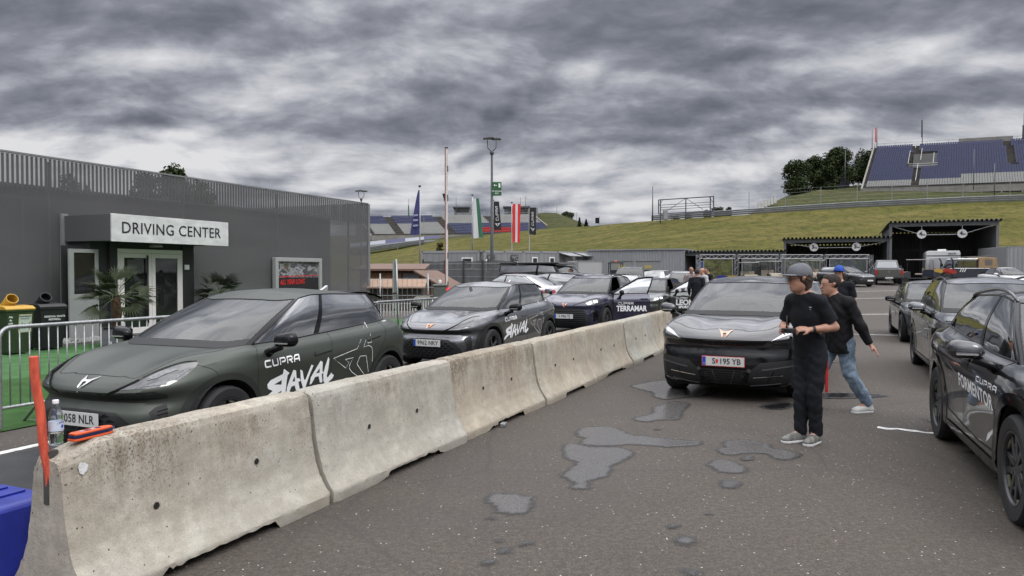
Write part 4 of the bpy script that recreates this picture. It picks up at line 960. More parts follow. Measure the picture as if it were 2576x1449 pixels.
class Car:
 def __init__(s, spec, kind, label, X, Y, head, cat='car', group=None, z=None):
  s.p = dict(DEF); s.p.update(spec); p = s.p
  s.root = empty(kind, (X, Y, zg(X, Y) if z is None else z), R(head), label, cat, group)
  g, mk = car_grid(p); s.g = g; s.mk = mk; s.a = p['wb'] / 2
  SS, TT, _ = g.shape; s.SS, s.TT = SS, TT
  s.V = [tuple(g[i, j]) for i in range(SS) for j in range(TT)]
  s.VM = [(x, -y, z_) for x, y, z_ in s.V]
  F = [(i * TT + j, i * TT + j + 1, (i + 1) * TT + j + 1, (i + 1) * TT + j) for i in range(SS - 1) for j in range(TT - 1)]
  s.bvh = BVHTree.FromPolygons([Vector(v) for v in s.V], [f[::-1] for f in F] if False else F)
 def idx(s, i, j): return i * s.TT + j
 def cast(s, pt, d):
  d = Vector(d).normalized(); o = Vector(pt) - d * 3
  if abs(d.y) < 0.99 and pt[1] < 0: pass
  h = s.bvh.ray_cast(o, d)
  if h[0] is None:
   h = s.bvh.find_nearest(Vector(pt))
   if h[0] is None: return Vector(pt), -d
  n = h[1]; n = n if n.dot(d) < 0 else -n
  return h[0], n
 def hit(s, pt, d, off=0.0):
  """surface point, both halves of the car"""
  x, y, z = pt; dx, dy, dz = d
  if y < 0 and abs(dy) < 0.05 or (y < 0 and dy > 0):
   h, n = s.cast((x, -y, z), (dx, -dy, dz)); q = h + n * off; return Vector((q.x, -q.y, q.z))
  h, n = s.cast(pt, d); return h + n * off
 def shell(s, mat, wind=((0, 3.0),), sides=((3.45, 7.0, 'front'), (7.28, 10.4, 'rear')), rear=(11.6, 14), open_front=False, glassm=None, wheel_r=None, no_windows=False):
  p = s.p; i0, i1 = s.mk[1], s.mk[2]; TT = s.TT; Ra = (wheel_r or p['wheel'] + .06); s.Ra = Ra; zc = p['wheel']
  V = [list(v) for v in s.V]; T = lambda t: int(round(t * NT_))
  glass = {}
  def region(i, j):
   if i0 <= i < i1 and not no_windows:
    if j < T(wind[0][1]): return 'windscreen'
    if j >= T(rear[0]): return 'rear_window'
    for a, b, nm in sides:
     if T(a) <= j < T(b): return 'side_window_' + nm
   return 'body'
  F = {}
  def inside(v):
   return min((v[0] - ax) ** 2 + (v[2] - zc) ** 2 for ax in (s.a, -s.a)) < Ra * Ra and v[1] > 0.5
  ins = [inside(v) for v in V]
  for i in range(s.SS - 1):
   for j in range(TT - 1):
    f = (s.idx(i, j), s.idx(i, j + 1), s.idx(i + 1, j + 1), s.idx(i + 1, j))
    if i < s.mk[0] and all(ins[k] for k in f): continue
    F.setdefault(region(i, j), []).append(f)
  for k, v in enumerate(V):
   if ins[k]:
    ax = s.a if v[0] > 0 else -s.a; d = math.hypot(v[0] - ax, v[2] - zc)
    if d > 1e-6: v[0] = ax + (v[0] - ax) / d * Ra; v[2] = zc + (v[2] - zc) / d * Ra
  n = len(V); VV = V + [(x, -y, z) for x, y, z in V]
  used = F['body']; FF = used + [tuple(k + n for k in f[::-1]) for f in used]
  s.body = s.compact('body', VV, FF, mat, s.root, auto=36, weld=True)
  gm = glassm or dict(windscreen=m_cglass, rear_window=m_pglass, side_window_front=m_sglass, side_window_rear=m_pglass)
  for nm in ('windscreen', 'rear_window'):
   if nm in F:
    f = F[nm]; s.compact(nm, VV, f + [tuple(k + n for k in q[::-1]) for q in f], gm[nm], s.root, weld=True)
  for nm in ('side_window_front', 'side_window_rear'):
   if nm in F:
    f = F[nm]
    if not (open_front and nm.endswith('front')): s.compact('side_window', VV, f, gm[nm], s.root)
    s.compact('side_window', VV, [tuple(k + n for k in q[::-1]) for q in f], gm[nm], s.root)
  return s
 def compact(s, name, V, F, mat, parent, auto=None, weld=False):
  ids = sorted({k for f in F for k in f}); mp = {k: q for q, k in enumerate(ids)}
  o = mesh_obj(name, [V[k] for k in ids], [tuple(mp[k] for k in f) for f in F], mat, parent)
  bm = bmesh.new(); bm.from_mesh(o.data)
  if weld: bmesh.ops.remove_doubles(bm, verts=bm.verts, dist=0.0004)
  bmesh.ops.dissolve_degenerate(bm, edges=bm.edges, dist=0.0001)
  for f in bm.faces: f.smooth = True
  bm.to_mesh(o.data); bm.free()
  if auto: o.data.set_sharp_from_angle(angle=R(auto))
  return o
 # --- pieces laid on the surface
 def poly(s, name, pts, d, off, mat, parent=None, mirror=False, maxe=0.07, F=None, smooth=True):
  d = Vector(d).normalized(); bm = bmesh.new(); vs = [bm.verts.new(Vector(q)) for q in pts]
  if F is None:
   f = bm.faces.new(vs); bmesh.ops.triangulate(bm, faces=bm.faces[:])
  else:
   for f in F:
    try: bm.faces.new([vs[k] for k in f])
    except ValueError: pass
  for _ in range(5):
   le = [e for e in bm.edges if e.calc_length() > maxe]
   if not le: break
   bmesh.ops.subdivide_edges(bm, edges=le, cuts=1); bmesh.ops.triangulate(bm, faces=[f for f in bm.faces if len(f.verts) > 3])
  out = []
  bm.verts.index_update()
  V = [s.hit(v.co, d, off) for v in bm.verts]; FF = [tuple(v.index for v in f.verts) for f in bm.faces]; bm.free()
  if V and FF:      # face outwards
   a, b, c = (V[k] for k in FF[0][:3]); nrm = (b - a).cross(c - a)
   if nrm.dot(d) > 0: FF = [f[::-1] for f in FF]
  o = mesh_obj(name, V, FF, mat, parent or s.root, smooth=smooth)
  if mirror: mesh_obj(name, [(x, -y, z) for x, y, z in V], [f[::-1] for f in FF], mat, parent or s.root, smooth=smooth)
  return o
 def line(s, name, pts, d, mat=None, w=0.006, off=0.0012, parent=None, mirror=False, n=6, raw=False):
  P = crom(np.array([tuple(q) for q in pts]), n) if not raw else np.array([tuple(q) for q in pts])
  Q = [s.hit(Vector(q), d, off) for q in P]; L, Rr = [], []
  for i, q in enumerate(Q):
   a, b = Q[max(0, i - 1)], Q[min(len(Q) - 1, i + 1)]; t = (b - a)
   t = t.normalized() if t.length > 1e-6 else Vector((1, 0, 0)); nn = -Vector(d).normalized(); sd = t.cross(nn).normalized()
   ww = w if not hasattr(w, '__len__') else float(np.interp(i / max(1, len(Q) - 1), np.linspace(0, 1, len(w)), w))
   L.append(q + sd * ww / 2); Rr.append(q - sd * ww / 2)
  V = L + Rr; k = len(L); F = [(i, i + 1, k + i + 1, k + i) for i in range(k - 1)]
  m = mat or m_seam
  o = mesh_obj(name, V, F, m, parent or s.body)
  if mirror: mesh_obj(name, [(x, -y, z) for x, y, z in V], [f[::-1] for f in F], m, parent or s.body)
  return o
 def text(s, name, txt, size, o, ex, ez, d, mat, off=0.003, parent=None, **kw):
  V, F = text_geo(txt, size, 0, **kw); o = Vector(o); ex = Vector(ex); ez = Vector(ez)
  return s.poly(name, [o + ex * v.x + ez * v.y for v in V], d, off, mat, parent, F=F, maxe=0.09, smooth=False)
 def wheels(s, rim=None, spokes=5, style=0, r=None, w=0.215, accent=None):
  p = s.p; r = r or p['wheel']; rim = rim or m_rim
  wm = {}
  for ax in (s.a, -s.a):
   for sd in (1, -1):
    yo = p['W'] - 0.012; Mx = Matrix.Translation((ax, sd * (yo - w / 2), r)) @ (Matrix.Rotation(math.pi, 4, 'Z') if sd < 0 else Matrix())
    rr_ = r * 0.675
    if not wm:
     h = MB().lathe([(0.0, 0.0), (rr_ * .55, 0.0), (rr_ * .55, -0.05), (rr_ * .95, -0.06), (rr_ * .95, -w / 2)], (0, 0, 0), 'y', 24).V and None
     hb = MB().lathe([(rr_ * 0.62, 0.0), (rr_ * 0.62, 0.03), (0.09, 0.03), (0.085, 0.05), (0.0, 0.05)], (0, 0, 0), 'y', 24)
     wm['hub'] = hb.build('wheel', M('brake_disc', (0.10, 0.10, 0.10), 0.45, 0.8, 0.2, 20), s.root, smooth=True, auto=40)
     pr = [(rr_ * .98, -w / 2 + .01), (rr_ * 1.03, -w / 2), (r * .93, -w / 2 - .004), (r * .985, -w * .42), (r, -w * .30), (r, w * .30), (r * .985, w * .42), (r * .93, w / 2 + .004), (rr_ * 1.10, w / 2), (rr_ * 1.03, w / 2 - .004), (rr_ * .98, w / 2 - .012)]
     wm['tyre'] = MB().lathe(pr, (0, 0, 0), 'y', 44, cap=False).build('tyre', m_tyre, wm['hub'], smooth=True, auto=35)
     rb = MB().lathe([(rr_ * 1.0, w / 2 - .006), (rr_ * 1.03, w / 2 - .002), (rr_ * .97, w / 2 - .004), (rr_ * .93, w / 2 - .02), (rr_ * .90, -w / 2 + .03)], (0, 0, 0), 'y', 44, cap=False)
     rb.lathe([(0.0, w / 2 - .030), (0.05, w / 2 - .030), (0.062, w / 2 - .045)], (0, 0, 0), 'y', 20, cap=False)
     yk = w / 2 - .018
     for k in range(spokes):
      a0 = 2 * math.pi * (k + .25) / spokes; Rm = Matrix.Rotation(a0, 4, 'Y')
      def sp(P, y0, y1, mb_, M2=Rm): mb_.prism(P, 'y', y0, y1, M2)
      if style == 0:      # forked spokes
       for sg in (1, -1):
        sp([(0.03 * sg, 0.03), (0.0, 0.05), (sg * rr_ * .16, rr_ * .96), (sg * rr_ * .30, rr_ * .93), (sg * 0.055, 0.04)][::sg], yk - .045, yk - .008, rb)
       sp([(-rr_ * .17, rr_ * .60), (rr_ * .17, rr_ * .60), (rr_ * .12, rr_ * .68), (-rr_ * .12, rr_ * .68)], yk - .04, yk - .012, rb)
      elif style == 1:    # blade spokes with triangle ends
       sp([(-0.035, 0.03), (0.035, 0.03), (rr_ * .09, rr_ * .70), (rr_ * .30, rr_ * .90), (rr_ * .22, rr_ * .955), (-rr_ * .22, rr_ * .955), (-rr_ * .30, rr_ * .90), (-rr_ * .09, rr_ * .70)], yk - .03, yk - .004, rb)
      else:
       sp([(-0.03, 0.03), (0.03, 0.03), (rr_ * .07, rr_ * .96), (-rr_ * .07, rr_ * .96)], yk - .035, yk - .006, rb)
     wm['rim'] = rb.build('rim', rim, wm['hub'], smooth=False, bevel=0.004, bseg=1)
     if accent:
      for k in range(spokes):
       a0 = 2 * math.pi * (k + .25) / spokes; Rm = Matrix.Rotation(a0 + math.pi / spokes, 4, 'Y')
       MB().prism([(-rr_ * .16, rr_ * .80), (rr_ * .16, rr_ * .86), (rr_ * .20, rr_ * .94), (-rr_ * .20, rr_ * .94)], 'y', yk - .02, yk - .008, Rm).build('rim_accent', accent, wm['hub'])
     wm['hub'].matrix_local = Mx; first = wm['hub']
    else:
     c = copy_tree(first, s.root); c.matrix_local = Mx
  # dark wells behind the wheels
  zc = p['wheel']
  for ax in (s.a, -s.a):
   for sd in (1, -1):
    L = []; Q = []; mb = MB()
    for k in range(21):
     q = math.pi * (k / 20) * 1.30 - .15 * math.pi; x, z = ax + s.Ra * 1.005 * math.cos(q), max(zc + s.Ra * 1.005 * math.sin(q), .16)
     L.append((x, sd * (p['W'] - .03), z)); Q.append((x, sd * .45, z))
    mb.sheet([L, Q])
    mb.box(ax - .40, ax + .40, sd * .45 - .01, sd * .45 + .01, .16, zc + s.Ra); mb.build('wheel_arch_liner', m_well, s.root)
  lo = MB().box(-s.a + .30, s.a - .30, -p['W'] + .14, p['W'] - .14, .165, .25).box(s.a - .30, p['xf'] - .25, -p['W'] + .28, p['W'] - .28, .17, .3).box(p['xr'] + .22, -s.a + .30, -p['W'] + .28, p['W'] - .28, .19, .32)
  lo.build('underbody', m_well, s.root)
 def arches(s, mat, wd=0.05, off=0.006, sill=None):
  p = s.p; zc = p['wheel']
  for ax in (s.a, -s.a):
   P = []; F = []; n = 34
   for k in range(n + 1):
    q = math.pi * (k / n) * 1.16 - .08 * math.pi
    for rr_ in (s.Ra - .004, s.Ra + wd * .5, s.Ra + wd): P.append(Vector((ax + rr_ * math.cos(q), 1.0, max(.20, zc + rr_ * math.sin(q)))))
   F = [(k * 3 + j, k * 3 + j + 1, k * 3 + j + 4, k * 3 + j + 3) for k in range(n) for j in (0, 1)]
   s.poly('arch_trim', P, (0, -1, 0), off, mat, F=F, mirror=True, maxe=0.3)
  if sill:
   x0, x1 = -s.a + s.Ra + .02, s.a - s.Ra - .02
   s.poly('sill_trim', [(x0, 1, .19), (x1, 1, .19), (x1, 1, sill), (x0, 1, sill)], (0, -1, 0), off, mat, mirror=True, maxe=0.2)
 def mirrors(s, mat, x=0.58, z=1.0, sides=(1, -1), cap=None):
  p = s.p; y0 = p['W'] - .02
  for sd in sides:
   rows = []
   for k in range(9):
    f = k / 8; y = y0 + .05 + .24 * f; e = (1 - (2 * f - 1) ** 4) ** .5 if 0 < f < 1 else 0.35; e *= .80 + .28 * f
    row = []
    for j in range(15):
     q = 2 * math.pi * j / 14; c, sn = math.cos(q), math.sin(q)
     row.append((x + .02 + (.075 if c > 0 else .045) * math.copysign(abs(c) ** .8, c) * e - .02 * f, sd * y, z + (.085 if sn > 0 else .06) * math.copysign(abs(sn) ** .8, sn) * e + .010 * f))
    rows.append(row if sd > 0 else row[::-1])
   mb = MB().sheet(rows); n = len(mb.V)
   mb.F.append(tuple(range(14))[::-1]); mb.F.append(tuple(8 * 15 + q for q in range(14)))
   o = mb.build('mirror', cap or mat, s.root, smooth=True, auto=60)
   # the dark lower half, the glass and the foot
   MB().tube([(x + .03, sd * (y0 - .05), z - .13), (x + .03, sd * (y0 + .03), z - .085), (x + .02, sd * (y0 + .12), z - .045)], [.05, .032, .038], 10).build('mirror_arm', m_gloss, o, smooth=True)
   MB().box(x - .033, x - .029, sd * (y0 + .085), sd * (y0 + .235), z - .045, z + .06).build('mirror_glass', m_lens, o)
   MB().box(x + .06, x + .094, sd * (y0 + .10), sd * (y0 + .24), z - .018, z - .008).build('indicator', m_silv, o)
 def interior(s, seats=True, dash_z=None):
  p = s.p; (cx, cz) = p['cowl']; yb = p['yb'] - .06
  MB().box(p['rb'][0] + .2, cx - .1, -yb, yb, .35, .40).build('floor', m_dash, s.root)
  dz = cz - .04
  MB().prism([(cx - .06, dz - .10), (cx - .10, dz - .01), (cx - .38, dz + .03), (cx - .55, dz - .02), (cx - .55, dz - .30), (cx - .1, dz - .3)], 'y', -yb, yb).build('dashboard', m_dash, s.root, bevel=.03)
  if seats:
   for x, w in ((-.12, .44), (-.95, .44)):
    for y in (-.36, .36):
     pr = MB().prism([(x + .10, .55), (x - .02, 1.08), (x - .10, 1.13), (x - .16, 1.10), (x - .04, .50)], 'y', y - w / 2, y + w / 2).box(x - .0, x + .45, y - w / 2, y + w / 2, .42, .60)
     o = pr.build('seat', m_seat, s.root, bevel=.045, bseg=3); MB().prism([(x - .10, 1.12), (x - .09, 1.28), (x - .14, 1.31), (x - .19, 1.28), (x - .18, 1.12)], 'y', y - .12, y + .12).build('headrest', m_seat, o, bevel=.03, bseg=3)
   P = []; c = Vector((cx - .62, .36, dz - .0))
   for k in range(24):
    q = 2 * math.pi * k / 24; P.append(c + Vector((-.055 * math.sin(q) , .18 * math.cos(q), .17 * math.sin(q))))
   MB().tube(P, .014, 8, closed=True).tube([c + Vector((0, -.17, 0)), c + Vector((0, .17, 0))], .02, 6).build('steering_wheel', m_dash, s.root, smooth=True)
 def plate(s, txt, x, z, w=0.52, blue=True, border=None, rear=False, tilt=0.0, size=None, col=None):
  sg = -1 if rear else 1; Mt = Matrix.Translation((x, 0, z)) @ Matrix.Rotation(tilt * sg, 4, 'Y')
  if rear: Mt = Mt @ Matrix.Rotation(math.pi, 4, 'Z')
  o = MB().box(-.004, .004, -w / 2, w / 2, -.058, .058, Mt).build('number_plate', col or m_plate, s.root, bevel=.002)
  if border: MB().box(-.006, .002, -w / 2 - .006, w / 2 + .006, -.064, .064, Mt).build('plate_border', border, o)
  if blue:
   MB().box(.004, .0052, -w / 2 + .002, -w / 2 + .045, -.055, .055, Mt).build('plate_strip', m_pblue, o)
  if txt:
   B = Mt @ basis((.0058, .02 if blue else 0, 0), (0, 1, 0), (0, 0, 1))
   text_obj('lettering', txt, size or .098, m_letter, o, B, .0004, bold=.0012, sx=.92, space=1.05)
  return o
 def rails(s, mat, x0, x1, h=.04):
  p = s.p
  for sd in (1, -1):
   P = []
   for k in range(13):
    f = k / 12; x = x0 + (x1 - x0) * f; q = s.hit((x, (p['yt'] + .0), 1.3), (0, 0, -1)); e = math.sin(math.pi * f) ** .35 if 0 < f < 1 else 0
    P.append((x, sd * (p['yt'] - .012), q.z + .004 + h * e))
   MB().tube(P, [.012 + .006 * math.sin(math.pi * k / 12) for k in range(13)], 8).build('roof_rail', mat, s.root, smooth=True)
 def fin(s, mat, x=None):
  p = s.p; x = x or p['rt'][0] + .30; z = s.hit((x, .01, 1.3), (0, 0, -1)).z
  MB().prism([(x + .10, z - .01), (x - .02, z + .035), (x - .07, z + .06), (x - .09, z + .055), (x - .08, z - .01)], 'y', -.018, .018).build('roof_fin', mat, s.root, bevel=.008)
 def window_trim(s, mat, w=.012, sides=(3.45, 7.0, 7.28, 10.4)):
  """dark frame round the side glass and a black B post"""
  i0, i1 = s.mk[1], s.mk[2]; T = lambda t: int(round(t * NT_)); g = s.g
  P = [Vector(g[i0, j]) for j in range(T(sides[0]), T(sides[3]) + 1)] + [Vector(g[i, T(sides[3])]) for i in range(i0, i1 + 1)] + [Vector(g[i1, j]) for j in range(T(sides[3]), T(sides[0]) - 1, -1)] + [Vector(g[i, T(sides[0])]) for i in range(i1, i0 - 1, -1)]
  Q = [P[0]]
  for q in P[1:]:
   if (q - Q[-1]).length > .012: Q.append(q)
  mb = MB().tube(Q, w / 2, 6, closed=True); V = mb.V[:]; mb.add([(x, -y, z) for x, y, z in V], [f[::-1] for f in mb.F])
  mb.build('window_trim', mat, s.root, smooth=True)
  a, b = T(sides[1]) , T(sides[2]); rows = [[g[i, j] + np.array([0, .0035, 0]) for j in range(a, b + 1)] for i in range(i0, i1 + 1)]
  o = MB().sheet(rows).build('door_post', m_gloss, s.root, smooth=True); rows = [[(x, -y, z) for x, y, z in r[::-1]] for r in rows]; MB().sheet(rows).build('door_post', m_gloss, s.root, smooth=True)
  for a, b in ((3.0, sides[0]),):
   rows = [[g[i, j] + np.array([.001, .003, .001]) for j in range(T(a), T(b) + 1)] for i in range(i0, i1 + 1)]
   MB().sheet(rows).build('pillar_cover', mat, s.root, smooth=True); MB().sheet([[(x, -y, z) for x, y, z in r[::-1]] for r in rows]).build('pillar_cover', mat, s.root, smooth=True)
  n_ = 5; rows = [[g[i, j] + np.array([.003, 0, .002]) for j in range(0, T(3.0) + 1)] for i in (i0, i0 + 1)]; rows = [[(x, -y, z) for x, y, z in r[::-1]] + [tuple(q) for q in r[1:]] for r in rows]; MB().sheet([rows[1], rows[0]]).build('windscreen_edge', m_trim, s.root, smooth=True)
  # windscreen surround
  P = [Vector(g[i0, j]) for j in range(0, T(3.0) + 1)] + [Vector(g[i, T(3.0)]) for i in range(i0 + 1, i1 + 1)] + [Vector(g[i1, j]) for j in range(T(3.0) - 1, -1, -1)]
  P = P + [Vector((q.x, -q.y, q.z)) for q in P[::-1]]; Q = [P[0]]
  for q in P[1:]:
   if (q - Q[-1]).length > .012: Q.append(q)
  MB().tube(Q, .007, 6, closed=True).build('windscreen_seal', m_trim, s.root, smooth=True)

# letters of the door print drawn with plain strokes (wide, square shouldered)
STROKES = {'C': [[(1, .88), (.22, .88), (.08, .76), (.08, .22), (.2, .1), (1, .1)]], 'U': [[(.08, .95), (.08, .24), (.2, .1), (.8, .1), (.92, .24), (.92, .95)]],
           'P': [[(.08, .02), (.08, .88), (.8, .88), (.92, .78), (.92, .5), (.8, .4), (.3, .4)]], 'R': [[(.08, .02), (.08, .88), (.8, .88), (.92, .78), (.92, .56), (.8, .46), (.3, .46)], [(.5, .46), (.92, .02)]],
           'A': [[(.06, .02), (.06, .62), (.3, .88), (.94, .88), (.94, .02)], [(.06, .38), (.94, .38)]]}
def stroke_word(word, w=1.0, h=1.0, th=.16, gap=.28):
 V, F = [], []; x0 = 0
 for ch in word:
  for st in STROKES[ch]:
   P = [Vector((x0 + a * w, b * h)) for a, b in st]; L, Rr = [], []
   for i, q in enumerate(P):
    d1 = (q - P[i - 1]).normalized() if i else (P[1] - P[0]).normalized(); d2 = (P[i + 1] - q).normalized() if i < len(P) - 1 else d1
    n1 = Vector((-d1.y, d1.x)); n2 = Vector((-d2.y, d2.x)); m = (n1 + n2).normalized(); k = th * h / 2 / max(.5, m.dot(n1))
    L.append(q + m * k); Rr.append(q - m * k)
   b = len(V); V += [Vector((q.x, q.y, 0)) for q in L + Rr]; n = len(L)
   F += [(b + n + i, b + n + i + 1, b + i + 1, b + i) for i in range(n - 1)]
  x0 += w + gap * w
 tw = x0 - gap * w
 return [Vector((v.x - tw / 2, v.y - h / 2, 0)) for v in V], F, tw
def emblem_geo(sx, sy):
 """triangular tribal badge: two mirrored blades joined over the middle"""
 h = [(0.0, .30), (.26, .30), (1.0, .66), (.66, .22), (.04, -.95), (.05, -.45), (.25, .04), (.12, .12), (0.0, .12)]
 P, tri = holed([(x * sx, y * sy) for x, y in h], None); V = [Vector((x, y, 0)) for x, y in P]; n = len(V); V += [Vector((-v.x, v.y, 0)) for v in V]
 F = list(tri) + [tuple(k + n for k in t[::-1]) for t in tri]
 return V, F
p_matt = paint('matt_green_paint', (0.056, 0.063, 0.053), 0.5, 0.38, 0.0)
p_grey = paint('gloss_grey_paint', (0.078, 0.080, 0.088), 0.7, 0.30)
p_navy = paint('navy_paint', (0.009, 0.008, 0.034), 0.4, 0.30)
p_blackm = paint('black_paint', (0.016, 0.016, 0.019), 0.6, 0.28)
RAVAL = dict(crease=.020, front=[(0.17, .12), (0.22, .04), (0.36, .0), (0.50, .0), (0.60, .065), (0.685, .0), (0.755, .085)])
def holed(out, hole):
 """triangles of an outline with at most one hole (2D)"""
 from mathutils.geometry import tessellate_polygon
 L = [[Vector((a, b, 0)) for a, b in out]] + ([[Vector((a, b, 0)) for a, b in hole]] if hole else [])
 return [q for l in [out] + ([hole] if hole else []) for q in l], [tuple(t) for t in tessellate_polygon(L)]
def hatch(c, mat, plate, badge, silver_print=m_print, near=True):
 """small electric hatchback seen twice on the left"""
 c.shell(mat); c.wheels(m_rim, 5, 1, accent=M('rim_accent', (0.22, 0.24, 0.19), 0.4, 0.5, 0) if near else None); c.arches(M('arch_dark', (0.022, 0.025, 0.022), 0.5, 0.2, 0.05), .055, .008, .26); c.interior()
 c.mirrors(m_gloss, .74, 1.015, cap=m_gloss); c.window_trim(m_gloss, .016); c.fin(m_silv)
 F = (-1, 0, 0); D = (-.75, -.66, 0); Ls = (0, -1, 0); T = (0, 0, -1)
 # nose: dark channel under the bonnet lip, grille, lower lip, side vents
 ch = [(2.0, .0, .662), (2.02, .304, .662), (1.956, .541, .683), (1.874, .649, .694), (1.82, .70, .66), (1.84, .695, .632), (1.95, .53, .628), (2.01, .29, .618), (2.03, 0, .615)]
 c.poly('nose_channel', ch + [(x, -y, z) for x, y, z in ch[::-1][1:-1]], F, .003, M('channel_dark', (0.013, 0.015, 0.013), 0.5, 0, 0))
 gr = [(2.0, .09, .535), (2.0, .374, .522), (2.0, .44, .488), (2.0, .50, .442), (1.95, .58, .37), (1.95, .60, .30), (2.0, .42, .225), (2.0, 0, .215)]
 g = c.poly('grille', gr + [(x, -y, z) for x, y, z in gr[::-1][1:]], F, .004, m_trim)
 for k in range(7):
  z = .25 + k * .040; ym = np.interp(z, [.24, .37, .44, .53], [.42, .54, .46, .30])
  for y in np.arange(-.55 + (k % 2) * .05, .56, .10):
   if abs(y + .045) < ym - .05: c.poly('grille_scale', [(2.1, y, z), (2.1, y + .085, z + .004), (2.1, y + .03, z + .022)], F, .010, m_gloss, parent=g)
 c.poly('lower_lip', [(2.1, -.50, .19), (2.1, .50, .19), (2.1, .58, .225), (2.1, .3, .205), (2.1, -.3, .205), (2.1, -.58, .225)], F, .008, m_gloss)
 for sd in (1, -1):
  dd = (-.7, -.7 * sd, 0)
  v = c.poly('side_vent', [(1.908, sd * .619, .524), (1.872, sd * .645, .56), (1.801, sd * .698, .589), (1.79, sd * .714, .406), (1.80, sd * .71, .32), (1.90, sd * .63, .33), (1.87, sd * .655, .39)], dd, .004, m_trim)
  for k in range(7): c.line('vent_fin', [(1.86, sd * .66, .36 + k * .028), (1.80, sd * .71, .365 + k * .030)], dd, m_gloss, .006, .008, parent=v, n=1)
  dl = (-.75, -.66 * sd, -.25)
  sg = lambda P: [(x, sd * y, z) for x, y, z in P]
  hl = c.poly('headlight', sg([(1.991, .403, .703), (1.923, .504, .759), (1.779, .576, .831), (1.618, .638, .879), (1.512, .708, .896), (1.500, .735, .888), (1.545, .755, .860), (1.65, .752, .800), (1.722, .733, .762), (1.785, .705, .734), (1.889, .619, .717)]), dl, .003, m_lens, maxe=.04)
  c.poly('led_strip', sg([(1.925, .555, .727), (1.871, .605, .748), (1.771, .688, .775), (1.795, .690, .742)]), dl, .007, m_led, parent=hl)
  c.poly('led_reflector', sg([(1.884, .568, .775), (1.796, .595, .822), (1.679, .663, .852), (1.671, .693, .847), (1.779, .654, .817), (1.826, .627, .793)]), dl, .007, M('lamp_reflector', (0.16, 0.16, 0.17), 0.3, 0.6, 0.4, 40), parent=hl)
  c.poly('led_strip', sg([(1.73, .717, .778), (1.701, .712, .805), (1.594, .730, .860), (1.642, .738, .822)]), dl, .007, m_led, parent=hl)
  c.line('light_brow', sg([(2.03, .26, .66), (1.991, .395, .705), (1.917, .497, .769), (1.762, .557, .839), (1.583, .641, .893), (1.500, .715, .902)]), dl, m_gloss, [.012, .030, .018, .012, .008], .0045)
 # bonnet and door seams
 c.line('bonnet_seam', [(1.87, 0, .8), (1.87, .255, .8), (1.855, .28, .8), (1.88, .40, .8), (1.86, .46, .8), (1.683, .53, .87), (1.45, .60, .92), (1.22, .68, 1.0), (1.08, .66, 1.0)], T, w=.007, mirror=True)
 c.line('door_seam', [(.84, 1, .975), (.92, 1, .888), (.941, 1, .762), (.93, 1, .56), (.90, 1, .30)], Ls, mirror=True); c.line('door_seam', [(-.27, 1, 1.03), (-.224, 1, .953), (-.152, 1, .776), (-.161, 1, .588), (-.18, 1, .27)], Ls, mirror=True)
 c.line('door_seam', [(-1.19, 1, 1.13), (-1.25, 1, 1.09), (-1.287, 1, 1.0), (-1.19, 1, .86), (-1.0, 1, .68), (-.90, 1, .48), (-.92, 1, .27)], Ls, mirror=True); c.line('door_seam', [(.90, 1, .265), (.3, 1, .25), (-.92, 1, .265)], Ls, mirror=True)
 c.line('fender_seam', [(1.52, 1, .87), (1.42, 1, .82), (1.38, 1, .74)], Ls, mirror=True)
 for (x1, z1), (x, z) in (((.115, .832), (-.16, .856)), ((-.827, .896), (-1.106, .93))):
  c.poly('door_handle', [(x, 1, z - .014), (x1, 1, z1 - .014), (x1, 1, z1 + .016), (x, 1, z + .016)], Ls, .010, mat, mirror=True); c.line('handle_gap', [(x - .004, 1, z - .020), (x1 + .014, 1, z1 - .020)], Ls, mirror=True, w=.010, off=.011)
 # badge, plate, lettering
 V, Fc = emblem_geo(.085, .068); c.poly('badge', [Vector((2.1, v.x, .742 + v.y)) for v in V], F, .008, badge, F=Fc, maxe=.08, smooth=False)
 gp = c.hit((2.1, 0, .462), F); c.plate(plate, gp.x + .012, .462)
 V, Fc, tw = stroke_word('CUPRA', .62, .5, .20, .24); kx = .49 / tw; kz = .070 / .5; c.poly('lettering', [Vector((.612 - v.x * kx, 1, .814 + v.y * kz + v.x * kx * .03)) for v in V], Ls, .003, silver_print, F=Fc, maxe=.06, smooth=False)
 BR = [([(.513, .685), (.6, .737), (.61, .687), (.778, .649), (.819, .615), (.806, .574), (.741, .544), (.844, .494), (.90, .435), (.863, .436), (.767, .485), (.615, .528), (.608, .473), (.59, .455), (.559, .465), (.541, .665)], [(.726, .602), (.619, .631), (.62, .587)]),
          ([(.459, .709), (.418, .698), (.40, .618), (.357, .613), (.333, .585), (.37, .579), (.34, .498), (.36, .476), (.399, .503), (.425, .552), (.472, .545), (.513, .468), (.539, .457), (.539, .541), (.505, .619)], [(.463, .592), (.433, .644), (.421, .593)]),
          ([(.355, .70), (.317, .681), (.284, .589), (.262, .586), (.185, .729), (.152, .715), (.214, .601), (.258, .50), (.289, .503), (.333, .588)], None),
          ([(.038, .752), (.002, .734), (-.005, .638), (-.031, .62), (.003, .609), (-.018, .526), (.022, .52), (.054, .594), (.111, .591), (.161, .529), (.191, .526), (.18, .596), (.10, .687)], [(.098, .629), (.046, .673), (.04, .629)]),
          ([(-.089, .777), (-.11, .751), (-.103, .662), (-.084, .576), (-.104, .558), (-.165, .606), (-.173, .587), (-.209, .574), (-.191, .543), (-.111, .502), (-.056, .506), (-.032, .538), (-.025, .62), (-.05, .698)], None)]
 for out, hole in BR:
  V, Fc = holed(out, hole); c.poly('lettering', [Vector((a, 1, b)) for a, b in V], Ls, .003, silver_print, F=Fc, maxe=.07, smooth=False)
